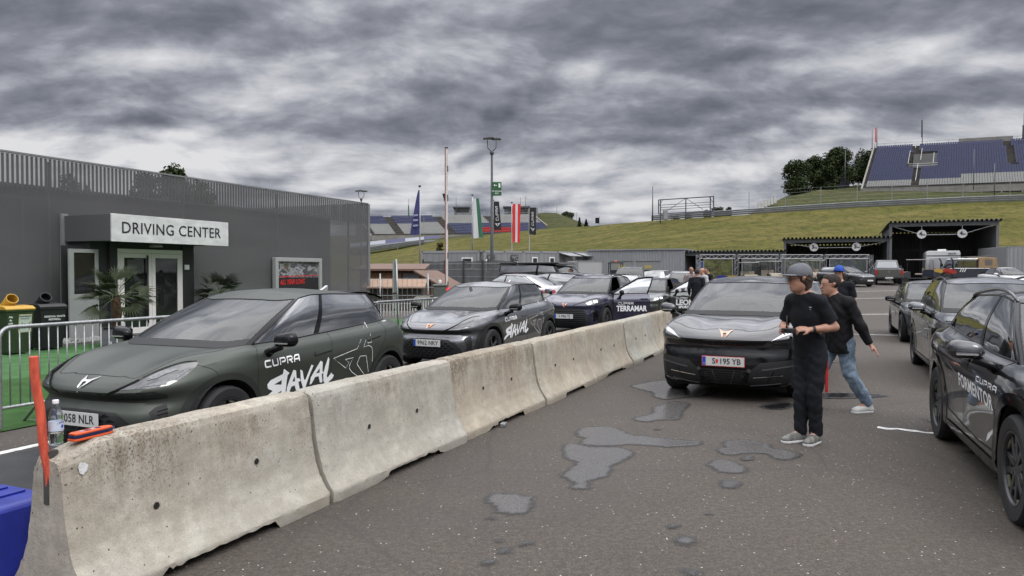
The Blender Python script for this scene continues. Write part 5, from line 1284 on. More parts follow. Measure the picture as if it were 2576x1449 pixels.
 # outlined badge on the rear door
 for G_ in ([(-.908, .913), (-.943, .951), (-1.0, 1.075), (-.902, 1.017), (-.718, .897), (-.617, .813), (-.18, .751), (-.415, .621), (-.469, .676), (-.396, .716), (-.546, .722), (-.484, .648), (-.482, .609), (-.533, .564), (-.759, .441)],
               [(-.82, .897), (-.743, .817), (-.84, .827), (-.897, .806), (-.92, .759), (-.925, .633)], [(-.857, .523), (-.794, .716), (-.674, .723), (-.623, .647), (-.632, .63), (-.832, .452)], [(-.843, .887), (-.834, .854), (-.907, .858), (-.919, .897)]):
  c.line('door_graphic', [(a, 1, b) for a, b in G_], Ls, silver_print, .006, .003, n=1)
 V, Fc = emblem_geo(.035, .045); c.poly('badge', [Vector((-1.42 - v.x, 1, 1.125 + v.y)) for v in V], Ls, .003, silver_print, F=Fc, smooth=False)
 V, Fc, tw = stroke_word('CUPRA', .62, .5, .20, .24); kx = .10 / tw; c.poly('lettering', [Vector((-1.42 - v.x * kx, 1, 1.065 + v.y * .03)) for v in V], Ls, .003, silver_print, F=Fc, maxe=.06, smooth=False)
 # camera pod behind the windscreen, rear spoiler, wiper, tail lamp
 MB().prism([(.16, 1.36), (.02, 1.40), (.02, 1.30), (.10, 1.27), (.22, 1.30)], 'y', -.07, .07).build('camera_pod', m_trim, c.root, bevel=.015)
 MB().tube([(.93, -.60, .975), (.90, -.3, 1.0), (.93, .05, 1.0)], .008, 6).tube([(.93, -.02, .985), (.93, .3, 1.0), (.86, .6, .99)], .008, 6).build('wiper', m_trim, c.root, smooth=True)
 rx, rz = c.p['rt']; rows = [[(rx + .18, y, rz + .02), (rx - .02, y, rz + .022 - .03 * (abs(y) / .5) ** 2), (rx - .20, y * 1.0, rz - .02 - .035 * (abs(y) / .5) ** 2), (rx - .19, y, rz - .045 - .035 * (abs(y) / .5) ** 2), (rx - .0, y, rz - .03)] for y in np.linspace(-.53, .53, 13)]
 MB().sheet(rows).build('spoiler', mat, c.root, smooth=True, auto=40)
 for sd in (1, -1): c.poly('tail_lamp', [(-1.80, sd * .84, .93), (-1.93, sd * .70, .96), (-1.93, sd * .3, .97), (-1.93, sd * .3, .93), (-1.93, sd * .70, .90), (-1.75, sd * .86, .90)], (.8, -.6 * sd, 0), .006, m_tail)
car1 = Car(RAVAL, 'parked_car', 'matt dark green hatchback with large white brush lettering, nearest car behind the barriers', -2.77, 7.93, -112.4, group='cars parked behind the barriers')
hatch(car1, p_matt, '1058 NLR', m_silv)
car2 = Car(RAVAL, 'parked_car', 'glossy grey hatchback with white brush lettering, second car behind the barriers', -0.566, 14.33, -114.8, group='cars parked behind the barriers')
hatch(car2, p_grey, '9962 NKY', m_copper, near=False)

# ------------------------------------------------------------------ the other presentation cars
def car_front(c, mat, grille_pts, lights, leds, brow=None, led_mat=None, F=(-1, 0, 0)):
 for sd in (1, -1):
  sg = lambda P: [(x, sd * y, z) for x, y, z in P]; dl = (-.75, -.66 * sd, -.2)
  hl = c.poly('headlight', sg(lights), dl, .003, m_lens, maxe=.05)
  for L in leds: c.poly('led_strip', sg(L), dl, .007, led_mat or m_led, parent=hl)
  if brow: c.line('light_brow', sg(brow), dl, m_gloss, .018, .0045)
 gr = grille_pts
 return c.poly('grille', gr + [(x, -y, z) for x, y, z in gr[::-1] if abs(y) > .001], F, .004, m_trim)
def door_seams(c, xs=(.86, -.17, -1.15), zb=.28, belt=1.0):
 Ls = (0, -1, 0); f, b, r = xs; a = c.a
 c.line('door_seam', [(f - .06, 1, belt - .02), (f, 1, belt - .14), (f + .01, 1, .7), (f - .02, 1, .5), (f - .04, 1, zb + .03)], Ls, mirror=True)
 c.line('door_seam', [(b - .03, 1, belt + .02), (b, 1, belt - .15), (b, 1, .5), (b - .01, 1, zb)], Ls, mirror=True)
 c.line('door_seam', [(r - .08, 1, belt + .06), (r - .10, 1, belt - .04), (r, 1, .80), (r + .13, 1, .62), (r + .2, 1, .42), (r + .2, 1, zb)], Ls, mirror=True)
 c.line('door_seam', [(f - .04, 1, zb), (b, 1, zb - .01), (r + .2, 1, zb)], Ls, mirror=True)
def handles(c, mat, pos, ln=.20):
 for x, z in pos:
  c.poly('door_handle', [(x, 1, z - .014), (x + ln, 1, z - .018), (x + ln, 1, z + .012), (x, 1, z + .016)], (0, -1, 0), .022, mat, mirror=True); c.poly('handle_recess', [(x + .02, 1, z - .045), (x + ln - .02, 1, z - .045), (x + ln - .01, 1, z + .025), (x + .01, 1, z + .025)], (0, -1, 0), .003, m_gloss, mirror=True)
def badge(c, z, mat, s=.085, xmax=2.6, side=1):
 V, Fc = emblem_geo(s, s * .8); c.poly('badge', [Vector((xmax, v.x, z + v.y)) for v in V], (-1, 0, 0), .008, mat, F=Fc, maxe=.08, smooth=False)
def camera_pod(c):
 tx, tz = c.p['wst']; MB().prism([(tx - .02, tz - .03), (tx - .16, tz + .01), (tx - .16, tz - .08), (tx - .08, tz - .11), (tx + .05, tz - .08)], 'y', -.07, .07).build('camera_pod', m_trim, c.root, bevel=.015)
def wipers(c):
 cx, cz = c.p['cowl']; MB().tube([(cx - .04, -.60, cz), (cx - .08, -.3, cz + .02), (cx - .04, .05, cz + .02)], .008, 6).tube([(cx - .05, -.02, cz), (cx - .05, .3, cz + .015), (cx - .12, .6, cz + .01)], .008, 6).build('wiper', m_trim, c.root, smooth=True)
def tail(c, z0, z1, x0, y0=.30, y1=.86):
 for sd in (1, -1): c.poly('tail_lamp', [(x0 + .28, sd * y1, z1 - .01), (x0, sd * (y1 - .2), z1), (x0, sd * y0, z1), (x0, sd * y0, z0 + .02), (x0, sd * (y1 - .2), z0), (x0 + .30, sd * y1, z0 + .01)], (.85, -.5 * sd, 0), .006, m_tail)

def open_door(c, mat, spec, ang, label_fn=None, x0=.84, x1=-.17):
 """front left door swung out on its hinge, and the dark opening it leaves"""
 p = c.p; Ls = Vector((0, -1, 0)); i0, i1 = c.mk[1], c.mk[2]; T = lambda t: int(round(t * NT_)); W = p['W']
 belt = p['belt'][0]
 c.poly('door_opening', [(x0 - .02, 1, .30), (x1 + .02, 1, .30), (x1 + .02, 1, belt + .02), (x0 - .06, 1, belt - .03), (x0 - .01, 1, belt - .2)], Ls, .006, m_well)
 hx, hy = x0, W - .03; hinge = empty('front_door', (0, 0, 0)); bpy.data.objects.remove(hinge)
 Mh = Matrix.Translation((hx, hy, 0)) @ Matrix.Rotation(R(-ang), 4, 'Z') @ Matrix.Translation((-hx, -hy, 0))
 # outer skin sampled from the body
 n, m = 12, 12; rows = []
 for j in range(m + 1):
  z = .28 + (belt + .005 - .28) * j / m; rows.append([c.hit((x0 + (x1 - x0) * i / n - (.05 * max(0, (j / m - .8) / .2) * (1 - i / n)), 1, z), Ls, 0) for i in range(n + 1)])
 inner = [[q + Vector((0, -.09, 0)) for q in r] for r in rows]
 mb = MB().sheet([[Mh @ q for q in r[::-1]] for r in rows]); mb.sheet([[Mh @ q for q in r] for r in inner])
 for A, B in ((rows[0], inner[0]), (inner[-1], rows[-1]), ([r[0] for r in rows], [r[0] for r in inner]), ([r[-1] for r in inner], [r[-1] for r in rows])):
  mb.sheet([[Mh @ q for q in A], [Mh @ q for q in B]])
 d = mb.build('door', mat, c.root, smooth=True, auto=40)
 # window frame and glass follow the greenhouse
 ta, tb = T(3.45), T(7.0); g = c.g
 low = [Vector(g[i0, j]) for j in range(ta, tb + 1)]; top = [Vector(g[i1, j]) for j in range(ta, tb + 1)]
 fr = [low[0]] + [Vector(g[i, ta]) for i in range(i0 + 1, i1)] + top + [Vector(g[i, tb]) for i in range(i1 - 1, i0 - 1, -1)]
 Q = [fr[0]]
 for q in fr[1:]:
  if (q - Q[-1]).length > .02: Q.append(q)
 MB().tube([Mh @ (q + Vector((0, .02, .0))) for q in Q], .020, 8).build('window_frame', m_gloss, d, smooth=True)
 MB().sheet([[Mh @ Vector(g[i, j]) for j in range(ta, tb + 1)] for i in range(i0, i1 + 1)]).build('pane', m_sglass, d, smooth=True)
 MB().sheet([[Mh @ (q + Vector((0, .035, -.012))) for q in (low[0], low[-1])], [Mh @ (q + Vector((0, .035, .012))) for q in (low[0], low[-1])]]).build('window_strip', m_gloss, d)
 # handle and mirror move with the door
 hz = belt - .13; hp = MB().box(x1 + .06, x1 + .26, 0, .03, hz - .016, hz + .016); yy = c.hit((x1 + .15, 1, hz), Ls, .0).y
 hp.V = [tuple(Mh @ Vector((x, y + yy, z))) for x, y, z in hp.V]; hp.build('handle', mat, d, bevel=.006)
 before = set(c.root.children); c.mirrors(mat, x0 - .22, belt + .03, sides=(1,), cap=spec.get('cap', mat))
 for o in list(set(c.root.children) - before):
  o.parent = None
  for ob in [o] + list(o.children):
   for v in ob.data.vertices: v.co = Mh @ v.co
  o.parent = d; o.matrix_parent_inverse = Matrix();
 for txt, size, ox, oz, kw in spec.get('text', []):
  if txt == '@': V, F, tw = stroke_word('CUPRA', .62, .5, .20, .24); k = size / tw; V = [Vector((v.x * k, v.y * k * 1.15, 0)) for v in V]
  else: V, F = text_geo(txt, size, 0, **kw)
  me = c.poly('lettering', [Vector((ox - v.x, 1, oz + v.y)) for v in V], Ls, .004, m_print, d, F=F, maxe=.09, smooth=False)
  for v in me.data.vertices: v.co = Mh @ v.co
 return d
def sub3(o): return o

# third car: dark blue crossover, lamps lit, door open
CROSS = dict(crease=.02, wb=2.68, xf=2.22, xr=-2.20, W=.915, front=[(.19, .14), (.25, .05), (.40, .0), (.56, .0), (.68, .02), (.78, .01), (.86, .08)], side=1.0, cowl=(1.20, 1.06), yb=.76, yt=.60, belt=(1.055, 1.13), wst=(.30, 1.47),
             roof=1.575, rt=(-1.70, 1.50), rb=(-1.98, 1.16), wheel=.355, corner=.34)
car3 = Car(CROSS, 'parked_car', 'dark blue crossover with lit headlights and its door open, third car behind the barriers', 2.332, 21.32, -116.0, group='cars parked behind the barriers', z=0.0)
def crossover(c, mat, plate, lit=True, badge_m=m_copper, plate_kw={}):
 xf = c.p['xf'] + .1
 g = car_front(c, mat, [(xf, 0, .70), (xf, .42, .70), (xf, .55, .64), (xf, .66, .42), (xf, .60, .30), (xf, .40, .22), (xf, 0, .21)],
                  [(xf - .2, .44, .83), (xf - .42, .66, .93), (xf - .6, .82, .95), (xf - .60, .86, .88), (xf - .45, .82, .82), (xf - .25, .60, .78)],
                  [[(xf - .22, .56, .84), (xf - .36, .64, .885), (xf - .34, .66, .83), (xf - .26, .62, .80)], [(xf - .40, .68, .90), (xf - .50, .76, .925), (xf - .50, .78, .86), (xf - .38, .72, .84)]], led_mat=m_ledon if lit else m_led,
                  brow=[(xf - .08, .28, .80), (xf - .18, .44, .85), (xf - .42, .66, .945), (xf - .62, .83, .965)])
 for k in range(8): c.line('grille_bar', [(xf, -.55 + .0 * k, .28 + k * .05), (xf, 0, .27 + k * .05), (xf, .55, .28 + k * .05)], (-1, 0, 0), m_gloss, .012, .010, parent=g, n=3)
 for sd in (1, -1): c.poly('side_vent', [(xf - .3, sd * .72, .62), (xf - .42, sd * .85, .66), (xf - .45, sd * .88, .42), (xf - .3, sd * .78, .36)], (-.7, -.7 * sd, 0), .004, m_gloss)
 badge(c, .80, badge_m, .085); camera_pod(c); wipers(c)
 gp = c.hit((xf, 0, .50), (-1, 0, 0)); c.plate(plate, gp.x + .02, .50, **plate_kw)
c = car3; c.shell(p_navy, open_front=True); c.wheels(m_rim, 5, 0); c.arches(m_trim, .06, .008, .30); c.interior(); c.window_trim(m_gloss, .014); c.rails(m_gloss, .1, -1.5); crossover(c, p_navy, 'S 996 TJ')
c.mirrors(m_gloss, .74, 1.10, sides=(-1,), cap=p_navy); door_seams(c, (.84, -.17, -1.15), .30, 1.06)
open_door(c, p_navy, dict(cap=m_gloss, text=[('@', .42, .50, .80, {}), ('TERRAMAR', .205, .335, .655, dict(bold=.008, sx=.80))]), 62)

# fourth car: dark green estate behind it
LEON = dict(wb=2.69, xf=2.20, xr=-2.28, W=.90, front=[(.15, .12), (.20, .04), (.34, .0), (.48, .0), (.58, .02), (.66, .01), (.74, .08)], side=.90, cowl=(1.25, .94), yb=.74, yt=.585, belt=(.945, 1.02), wst=(.35, 1.365), roof=1.455, rt=(-1.95, 1.38), rb=(-2.15, 1.06), wheel=.33)
car4 = Car(LEON, 'parked_car', 'dark green estate car with lit headlight and open printed door, behind the dark blue car', 5.15, 27.2, -115.0, group='cars parked behind the barriers', z=0.0)
c = car4; c.shell(p_matt if False else paint('green_paint', (0.030, 0.036, 0.030), 0.5, 0.3), open_front=True); c.wheels(m_rim, 5, 0); c.arches(m_trim, .04, .006); c.interior(); c.window_trim(m_gloss, .014); c.rails(m_gloss, .1, -1.7, .03); camera_pod(c)
xf = 2.3
car_front(c, None, [(xf, 0, .52), (xf, .5, .50), (xf, .62, .40), (xf, .5, .2), (xf, 0, .18)], [(2.05, .44, .72), (1.85, .66, .80), (1.65, .80, .83), (1.62, .84, .77), (1.82, .80, .70), (2.0, .6, .67)],
          [[(2.0, .56, .73), (1.86, .66, .77), (1.88, .68, .72), (1.98, .62, .70)], [(1.80, .70, .79), (1.68, .79, .80), (1.70, .80, .75), (1.84, .74, .73)]], led_mat=m_ledon)
c.mirrors(m_gloss, .78, .99, sides=(-1,)); door_seams(c, (.88, -.15, -1.15), .26, .95)
open_door(c, MATS['green_paint'], dict(cap=m_gloss, text=[('@', .40, .48, .74, {}), ('LEON', .26, .36, .58, dict(bold=.012, sx=.95)), ('SPORT', .12, .40, .42, dict(bold=.006))]), 66, x0=.88, x1=-.15)

# black car facing the camera in the lane
TAV = dict(boxy=.055, wb=2.77, xf=2.36, xr=-2.28, W=.93, front=[(.20, .16), (.26, .05), (.42, .0), (.58, .015), (.70, .06), (.80, .0), (.87, .10)], crease=.03, side=.99, cowl=(1.42, 1.05), yb=.78, yt=.63, belt=(1.045, 1.12), wst=(.42, 1.49), roof=1.60, rt=(-1.65, 1.47), rb=(-2.05, 1.16),
           wheel=.365, corner=.30, bulge=.045)
car5 = Car(TAV, 'parked_car', 'glossy black car with copper badge facing the camera in the middle of the lane', 3.733, 11.475, -116.5, group='cars parked in the lane', z=0.0)
c = car5; c.shell(p_blackm); c.wheels(m_rim, 5, 1, w=.235); c.arches(m_gloss, .05, .008, .30); c.interior(); c.window_trim(m_gloss, .014); c.mirrors(m_gloss, .90, 1.11, cap=p_blackm); camera_pod(c); wipers(c); door_seams(c, (1.0, -.1, -1.15), .30, 1.06); c.fin(p_blackm)
F = (-1, 0, 0); xf = 2.5
c.poly('bumper_mask', [(xf, -.84, .69), (xf, -.56, .705), (xf, 0, .702), (xf, .56, .705), (xf, .84, .69), (xf - .1, .88, .62), (xf - .1, .88, .36), (xf, .80, .25), (xf, .5, .215), (xf, 0, .21), (xf, -.5, .215), (xf, -.80, .25), (xf - .1, -.88, .36), (xf - .1, -.88, .62)], F, .004, m_gloss)
c.poly('nose_slot', [(xf, -.52, .785), (xf, 0, .768), (xf, .52, .785), (xf, .48, .742), (xf, 0, .733), (xf, -.48, .742)], F, .005, m_well)
V, Fc, tw = stroke_word('CUPRA', .62, .5, .22, .75); kx = .30 / tw; c.poly('lettering', [Vector((xf, v.x * kx, .750 + v.y * .040)) for v in V], F, .009, m_dkgrey, F=Fc, maxe=.06, smooth=False)
g = c.poly('grille', [(xf, -.29, .425), (xf, .29, .425), (xf, .26, .37), (xf, .20, .235), (xf, -.20, .235), (xf, -.26, .37)], F, .008, m_trim)
for k in range(6): c.line('grille_bar', [(xf, -.27 + .01 * k, .255 + k * .03), (xf, .27 - .01 * k, .255 + k * .03)], F, m_gloss, .008, .013, parent=g, n=2)
for sd in (1, -1):
 v = c.poly('side_intake', [(xf, sd * .86, .57), (xf, sd * .685, .55), (xf, sd * .44, .519), (xf, sd * .33, .43), (xf, sd * .28, .23), (xf, sd * .54, .245), (xf, sd * .82, .28)], F, .008, m_trim)
 c.line('intake_blade', [(xf, sd * .86, .50), (xf, sd * .66, .465), (xf, sd * .46, .434)], F, m_dkgrey, .020, .016, parent=v)
 c.line('intake_blade', [(xf, sd * .84, .385), (xf, sd * .355, .335)], F, m_chrome, .008, .018, parent=v, n=3)
 c.line('intake_blade', [(xf, sd * .82, .29), (xf, sd * .32, .235)], F, m_dkgrey, .010, .016, parent=v, n=3)
 c.line('intake_blade', [(xf, sd * .60, .42), (xf, sd * .52, .28)], F, m_gloss, .01, .016, parent=v, n=2); c.line('grille_bar', [(xf, sd * .14, .42), (xf, sd * .08, .24)], F, m_dkgrey, .008, .016, parent=g, n=2)
 c.poly('sensor', [(xf, sd * .31 + .025 * math.cos(q), .42 + .025 * math.sin(q)) for q in np.linspace(0, 5.9, 12)], F, .012, m_dkgrey, parent=v)
 dl = (-.75, -.66 * sd, -.15); sg = lambda P: [(x, sd * y, z) for x, y, z in P]
 hl = c.poly('headlight', sg([(2.27, .543, .790), (2.153, .69, .884), (2.0, .83, .965), (1.93, .90, .965), (1.92, .92, .89), (2.02, .88, .81), (2.15, .75, .775), (2.24, .60, .768)]), dl, .004, m_lens, maxe=.05)
 c.poly('led_strip', sg([(2.265, .55, .794), (2.155, .69, .882), (2.0, .83, .960), (1.99, .845, .925), (2.15, .705, .852)]), dl, .008, m_silv, parent=hl)
 c.poly('led_reflector', sg([(2.09, .78, .862), (2.01, .845, .90), (1.99, .88, .85), (2.06, .83, .82)]), dl, .008, MATS['lamp_reflector'], parent=hl)
c.line('bonnet_seam', [(2.13, 0, .9), (2.13, .21, .9), (2.16, .26, .9), (2.12, .49, .9), (2.04, .61, .95), (1.93, .74, .96), (1.6, .80, 1.0), (1.30, .76, 1.05)], (0, 0, -1), w=.007, mirror=True)
# bonnet creases
badge(c, .865, m_copperhi, .095)
V, Fc = emblem_geo(.112, .092)
gp = c.hit((xf, 0, .56), F); pl = c.plate(None, gp.x + .03, .525, border=m_red); B = Matrix.Translation((gp.x + .0362, 0, .525))
for t_, y in (('S', -.115), ('195', .02), ('YB', .165)): text_obj('lettering', t_, .10, m_letter, pl, B @ basis((0, y, 0), (0, 1, 0), (0, 0, 1)), .0004, bold=.0012, sx=.92)
V_, F_ = holed([(-.014, .028), (.014, .028), (.016, 0), (.008, -.022), (0, -.028), (-.008, -.022), (-.016, 0)], None); mesh_obj('crest', [(gp.x + .0368, -.075 + a, .525 + b) for a, b in V_], F_, m_red, pl)
text_obj('lettering', 'A', .03, m_white, pl, B @ basis((.001, -.235, -.03), (0, 1, 0), (0, 0, 1)), .0004)

# right-hand row
FORM = dict(crease=.02, wb=2.68, xf=2.21, xr=-2.24, W=.92, front=[(.18, .14), (.24, .05), (.38, .0), (.54, .0), (.66, .02), (.75, .01), (.83, .08)], side=.97, cowl=(1.22, 1.01), yb=.76, yt=.60, belt=(1.01, 1.11), wst=(.32, 1.41), roof=1.515, rt=(-1.55, 1.43), rb=(-1.98, 1.12), wheel=.36, corner=.34)
car6 = Car(FORM, 'parked_car', 'glossy black crossover with bold white door lettering at the right edge', 4.62, 5.80, -110.5, group='cars parked on the right', z=0.0)
def black_cross(c, word, near=True):
 c.shell(p_blackm); c.wheels(m_rim, 5, 0, r=None, accent=M('rim_gold', (0.28, 0.28, 0.18), 0.35, 0.6, 0) if near else None); c.arches(m_gloss, .075, .012, .30); c.interior(); c.window_trim(m_gloss, .020); c.rails(p_blackm, .15, -1.45, .05)
 c.mirrors(m_gloss, .76, 1.07, cap=p_blackm); crossover(c, p_blackm, 'S 211 YB', lit=False); door_seams(c, (.88, -.15, -1.12), .30, 1.03); handles(c, m_gloss, ((-.13, .93), (-1.07, .975)), .19); tail(c, .93, .99, -2.15)
 Rr = (0, 1, 0)
 V, Fc, tw = stroke_word('CUPRA', .62, .5, .20, .24); k = .58 / tw; c.poly('lettering', [Vector((.69 + v.x * k, -1, .83 - v.x * k * .01 + v.y * .09)) for v in V], Rr, .003, m_print, F=Fc, maxe=.06, smooth=False)
 V, Fc = text_geo(word, .15, 0, .004, space=1.05); xs = [v.x for v in V]; ys = [v.y for v in V]; kx = 1.12 / (max(xs) - min(xs)); kz = .112 / (max(ys) - min(ys)); mx = (max(xs) + min(xs)) / 2
 c.poly('lettering', [Vector((.31 + (v.x - mx) * kx, -1, .722 - (v.x - mx) * kx * .028 + v.y * kz)) for v in V], Rr, .003, m_print, F=Fc, maxe=.09, smooth=False)
 if near:
  for P in ([(-1.16, 1.08), (-.92, 1.0), (-.855, .95), (-.79, .87), (-.705, .828), (-.30, .774), (-.42, .69), (-.497, .635)], [(-.95, .72), (-.93, .50), (-.88, .30)], [(-.80, .26), (-.62, .40), (-.55, .60), (-.66, .66), (-.78, .62), (-.84, .45), (-.80, .26)], [(-.683, .717), (-.58, .73), (-.52, .70), (-.60, .52), (-.80, .30)]):
   c.line('door_graphic', [(x, -1, z) for x, z in P], Rr, m_printg, .005, .003, n=1)
  MB().box(.28, .34, -.50, -.42, 1.36, 1.363).build('windscreen_sticker', m_plate, c.root)
 c.line('sill_line', [(.88, -1, .36), (.2, -1, .35), (-.8, -1, .40)], Rr, m_gloss, .012, .004)
black_cross(car6, 'FORMENTOR')
car7 = Car(CROSS, 'parked_car', 'dark grey crossover with roof rails, second car on the right, behind the lettered black one', 7.55, 11.75, -112.5, group='cars parked on the right', z=0.0)
c = car7; c.shell(p_grey); c.wheels(m_rim, 5, 0); c.arches(m_gloss, .07, .01, .30); c.interior(); c.window_trim(m_gloss, .016); c.rails(m_gloss, .15, -1.5, .05); c.mirrors(m_gloss, .76, 1.11, cap=p_grey); crossover(c, p_grey, 'S 431 TK', lit=False); door_seams(c, (.88, -.15, -1.12), .30, 1.06); handles(c, m_chrome, ((-.13, .95), (-1.07, 1.0)), .18)
Rr = (0, 1, 0)
V, Fc, tw = stroke_word('CUPRA', .62, .5, .20, .24); k = .40 / tw; c.poly('lettering', [Vector((.42 + v.x * k, -1, .82 + v.y * k * 1.1)) for v in V], Rr, .003, m_printg, F=Fc, maxe=.06, smooth=False)
c.text('lettering', 'TERRAMAR', .20, (.25, -1, .67), (1, 0, 0), (0, 0, 1), Rr, m_printg, bold=.009, sx=.80)
car8 = Car(LEON, 'parked_car', 'dark grey hatchback with faint door lettering, farthest car of the right row', 10.60, 18.55, -112.5, group='cars parked on the right', z=0.0)
c = car8; c.shell(p_grey); c.wheels(m_rim, 5, 0); c.arches(m_gloss, .04, .006); c.interior(); c.window_trim(m_gloss, .016); c.mirrors(m_gloss, .78, .99, cap=m_gloss); door_seams(c, (.88, -.15, -1.15), .26, .95); handles(c, m_chrome, ((-.13, .86), (-1.07, .90)), .18); camera_pod(c)
car_front(c, None, [(2.3, 0, .52), (2.3, .5, .50), (2.3, .62, .40), (2.3, .5, .2), (2.3, 0, .18)], [(2.05, .44, .72), (1.85, .66, .80), (1.65, .80, .83), (1.62, .84, .77), (1.82, .80, .70), (2.0, .6, .67)], [[(2.0, .56, .73), (1.86, .66, .77), (1.88, .68, .72), (1.98, .62, .70)], [(1.80, .70, .79), (1.68, .79, .80), (1.70, .80, .75), (1.84, .74, .73)]])
c.text('lettering', 'LEON', .20, (.25, -1, .62), (1, 0, 0), (0, 0, 1), Rr, m_printg, bold=.009, sx=.85)
# ------------------------------------------------------------------ background: stands, sheds, containers, poles, trees
m_cont = M('container_grey', (0.23, 0.235, 0.24), 0.55, 0.1, 0.08, 0.8)
m_contd = M('container_dark', (0.10, 0.10, 0.105), 0.6, 0.1, 0.1, 1)
m_win = M('far_window', (0.03, 0.032, 0.035), 0.15, 0, 0.2, 2)
m_conc = M('stand_concrete', (0.20, 0.19, 0.17), 0.85, 0, 0.2, 0.8)
m_concd = M('stand_steps', (0.060, 0.055, 0.047), 0.9, 0, 0.25, 0.6)
m_seatb = M('seat_blue', (0.014, 0.020, 0.072), 0.5, 0, 0.15, 0.5)
m_seatw = M('seat_white', (0.22, 0.22, 0.21), 0.5, 0, 0.08, 0.5)
m_rail = M('far_rail', (0.24, 0.25, 0.26), 0.5, 0.4, 0.1)

def seat_geo(w=.40):
 """plastic bucket seat: seat pan and rounded back"""
 pr = [(-.20, .38), (-.22, .34), (.02, .32), (.10, .36), (.16, .58), (.19, .72), (.22, .70), (.19, .55), (.14, .32), (.02, .28), (-.22, .30)]
 V = []; F = []
 n = len(pr)
 for x in (-w / 2, -w / 2 + .05, w / 2 - .05, w / 2):
  e = .03 if abs(x) > w / 2 - .01 else 0
  V += [(x, y, z - (e if z > .6 else 0)) for y, z in pr]
 for a in range(3): F += [(a * n + k, a * n + (k + 1) % n, (a + 1) * n + (k + 1) % n, (a + 1) * n + k) for k in range(n)]
 F += [tuple(range(n))[::-1], tuple(3 * n + k for k in range(n))]
 return V, F
def stand(name, label, A, B, up, rows, pitch, color, skip, near_rows, depth_extra=2.0, front=True):
 """A, B ends of the lowest row; up = vector from one row to the next"""
 root = empty(name, A, 0, label, 'grandstand'); A = Vector(A); B = Vector(B); up = Vector(up)
 d = (B - A); L = Vector((d.x, d.y, 0)).length; ex = d / L; bk = Vector((up.x, up.y, 0)); n = int(L / pitch)
 Vs, Fs = seat_geo(pitch * .86); SV = {m_seatb.name: MB(), m_seatw.name: MB()}; singles = []
 yax = bk.normalized(); base = {}
 for mt in (m_seatb, m_seatw):
  me = bpy.data.meshes.new('seat'); me.from_pydata([tuple(Vector((v[0] * ex.x, v[0] * ex.y, 0)) + yax * v[1] + Vector((0, 0, v[2]))) for v in Vs], [], Fs); me.materials.append(mt); base[mt.name] = me
 cnt = 0
 for r in range(rows):
  for k in range(n):
   if skip(r, k, n): continue
   p = ex * (pitch * (k + .5)) + up * r + Vector((0, 0, .0)); mt = color(r, k, n)
   if cnt < 100 and near_rows(r, k, n):
    o = bpy.data.objects.new('seat', base[mt.name]); COL.objects.link(o); o.parent = root; o.location = p; cnt += 1
   else:
    q = SV[mt.name]; q.add([Vector((v[0] * ex.x, v[0] * ex.y, v[0] * ex.z)) + yax * v[1] + Vector((0, 0, v[2])) + p for v in Vs], Fs)
 for nm, q in SV.items():
  if q.F: tag(q.build('seat', MATS[nm], root), kind='stuff')
 # stepped deck
 rowsP = []
 for r in range(rows + 1):
  p = up * r
  rowsP.append([p + ex * s - (Vector((0, 0, up.z)) if False else Vector()) for s in (-.8, L + .8)]); rowsP.append([p + bk + ex * s for s in (-.8, L + .8)])
 rowsP = [[Vector((q.x, q.y, q.z)) for q in r] for r in rowsP]
 stp = []
 for r in range(rows):
  stp.append([up * r + ex * s for s in (-.8, L + .8)]); stp.append([up * r + bk + ex * s for s in (-.8, L + .8)])
 stp.append([up * rows + ex * s for s in (-.8, L + .8)]); stp.append([up * rows + bk * depth_extra + ex * s for s in (-.8, L + .8)])
 MB().sheet(stp).build('steps', m_concd, root)
 lo = MB(); a0, b0 = ex * -.8, ex * (L + .8)
 lo.sheet([[a0 + Vector((0, 0, -1.3)), b0 + Vector((0, 0, -1.3))], [a0, b0]]); lo.build('front_wall', m_conc, root)
 t = up * rows + bk * depth_extra
 sd = MB()
 for q in (a0, b0):
  P = [q + Vector((0, 0, -1.3)), q, q + up * rows, q + t, q + Vector((t.x, t.y, -1.3))]
  sd.add([v - ex * .15 for v in P] + [v + ex * .15 for v in P], [(0, 1, 2, 3, 4)[::-1], (5, 6, 7, 8, 9)] + [(i, (i + 1) % 5, 5 + (i + 1) % 5, 5 + i) for i in range(5)])
 sd.build('side_wall', m_conc, root)
 rl = MB(); pts = [a0 + t + Vector((0, 0, 1.1)), b0 + t + Vector((0, 0, 1.1))]; rl.tube(pts, .035, 4); rl.tube([p - Vector((0, 0, .5)) for p in pts], .025, 4)
 k = 0.0
 while k <= L + 1.5: q = a0 + t + ex * k; rl.tube([q, q + Vector((0, 0, 1.1))], .03, 4); k += 2.0
 rl.build('top_railing', m_rail, root)
 return root, ex, bk, L, n
# right stand
A = at(2178, 474, 142); B = at(2660, 458, 129); UPR = at(2207, 372, 160) - A
upr = UPR / 24
def sk_r(r, k, n):
 f = k; a1 = 18 - r * .10
 if a1 <= f < a1 + 3: return True
 if 10 <= r <= 18 and 15 - (r - 10) * .1 <= f < 27 - (r - 10) * .12: return True
 a2 = 56 - r * .1
 if r >= 9 and a2 <= f < a2 + 3: return True
 return False
st, ex, bk, L, n = stand('grandstand', 'big grandstand of blue seats with white lower rows on the hill at the right', A, B, upr, 24, .42, lambda r, k, n: m_seatw if r < 3 + (2 if k > 36 else 0) else m_seatb, sk_r, lambda r, k, n: r < 2)
for k in range(9): q = ex * (k * 3.1); MB().tube([q + Vector((0, -.3, -3.2)), q + Vector((0, -.3, -1.2))], .12, 6).build('support', m_conc, st)
vm = MB(); q = ex * (17.2 * .42) + upr * 10; w = ex * 4.2
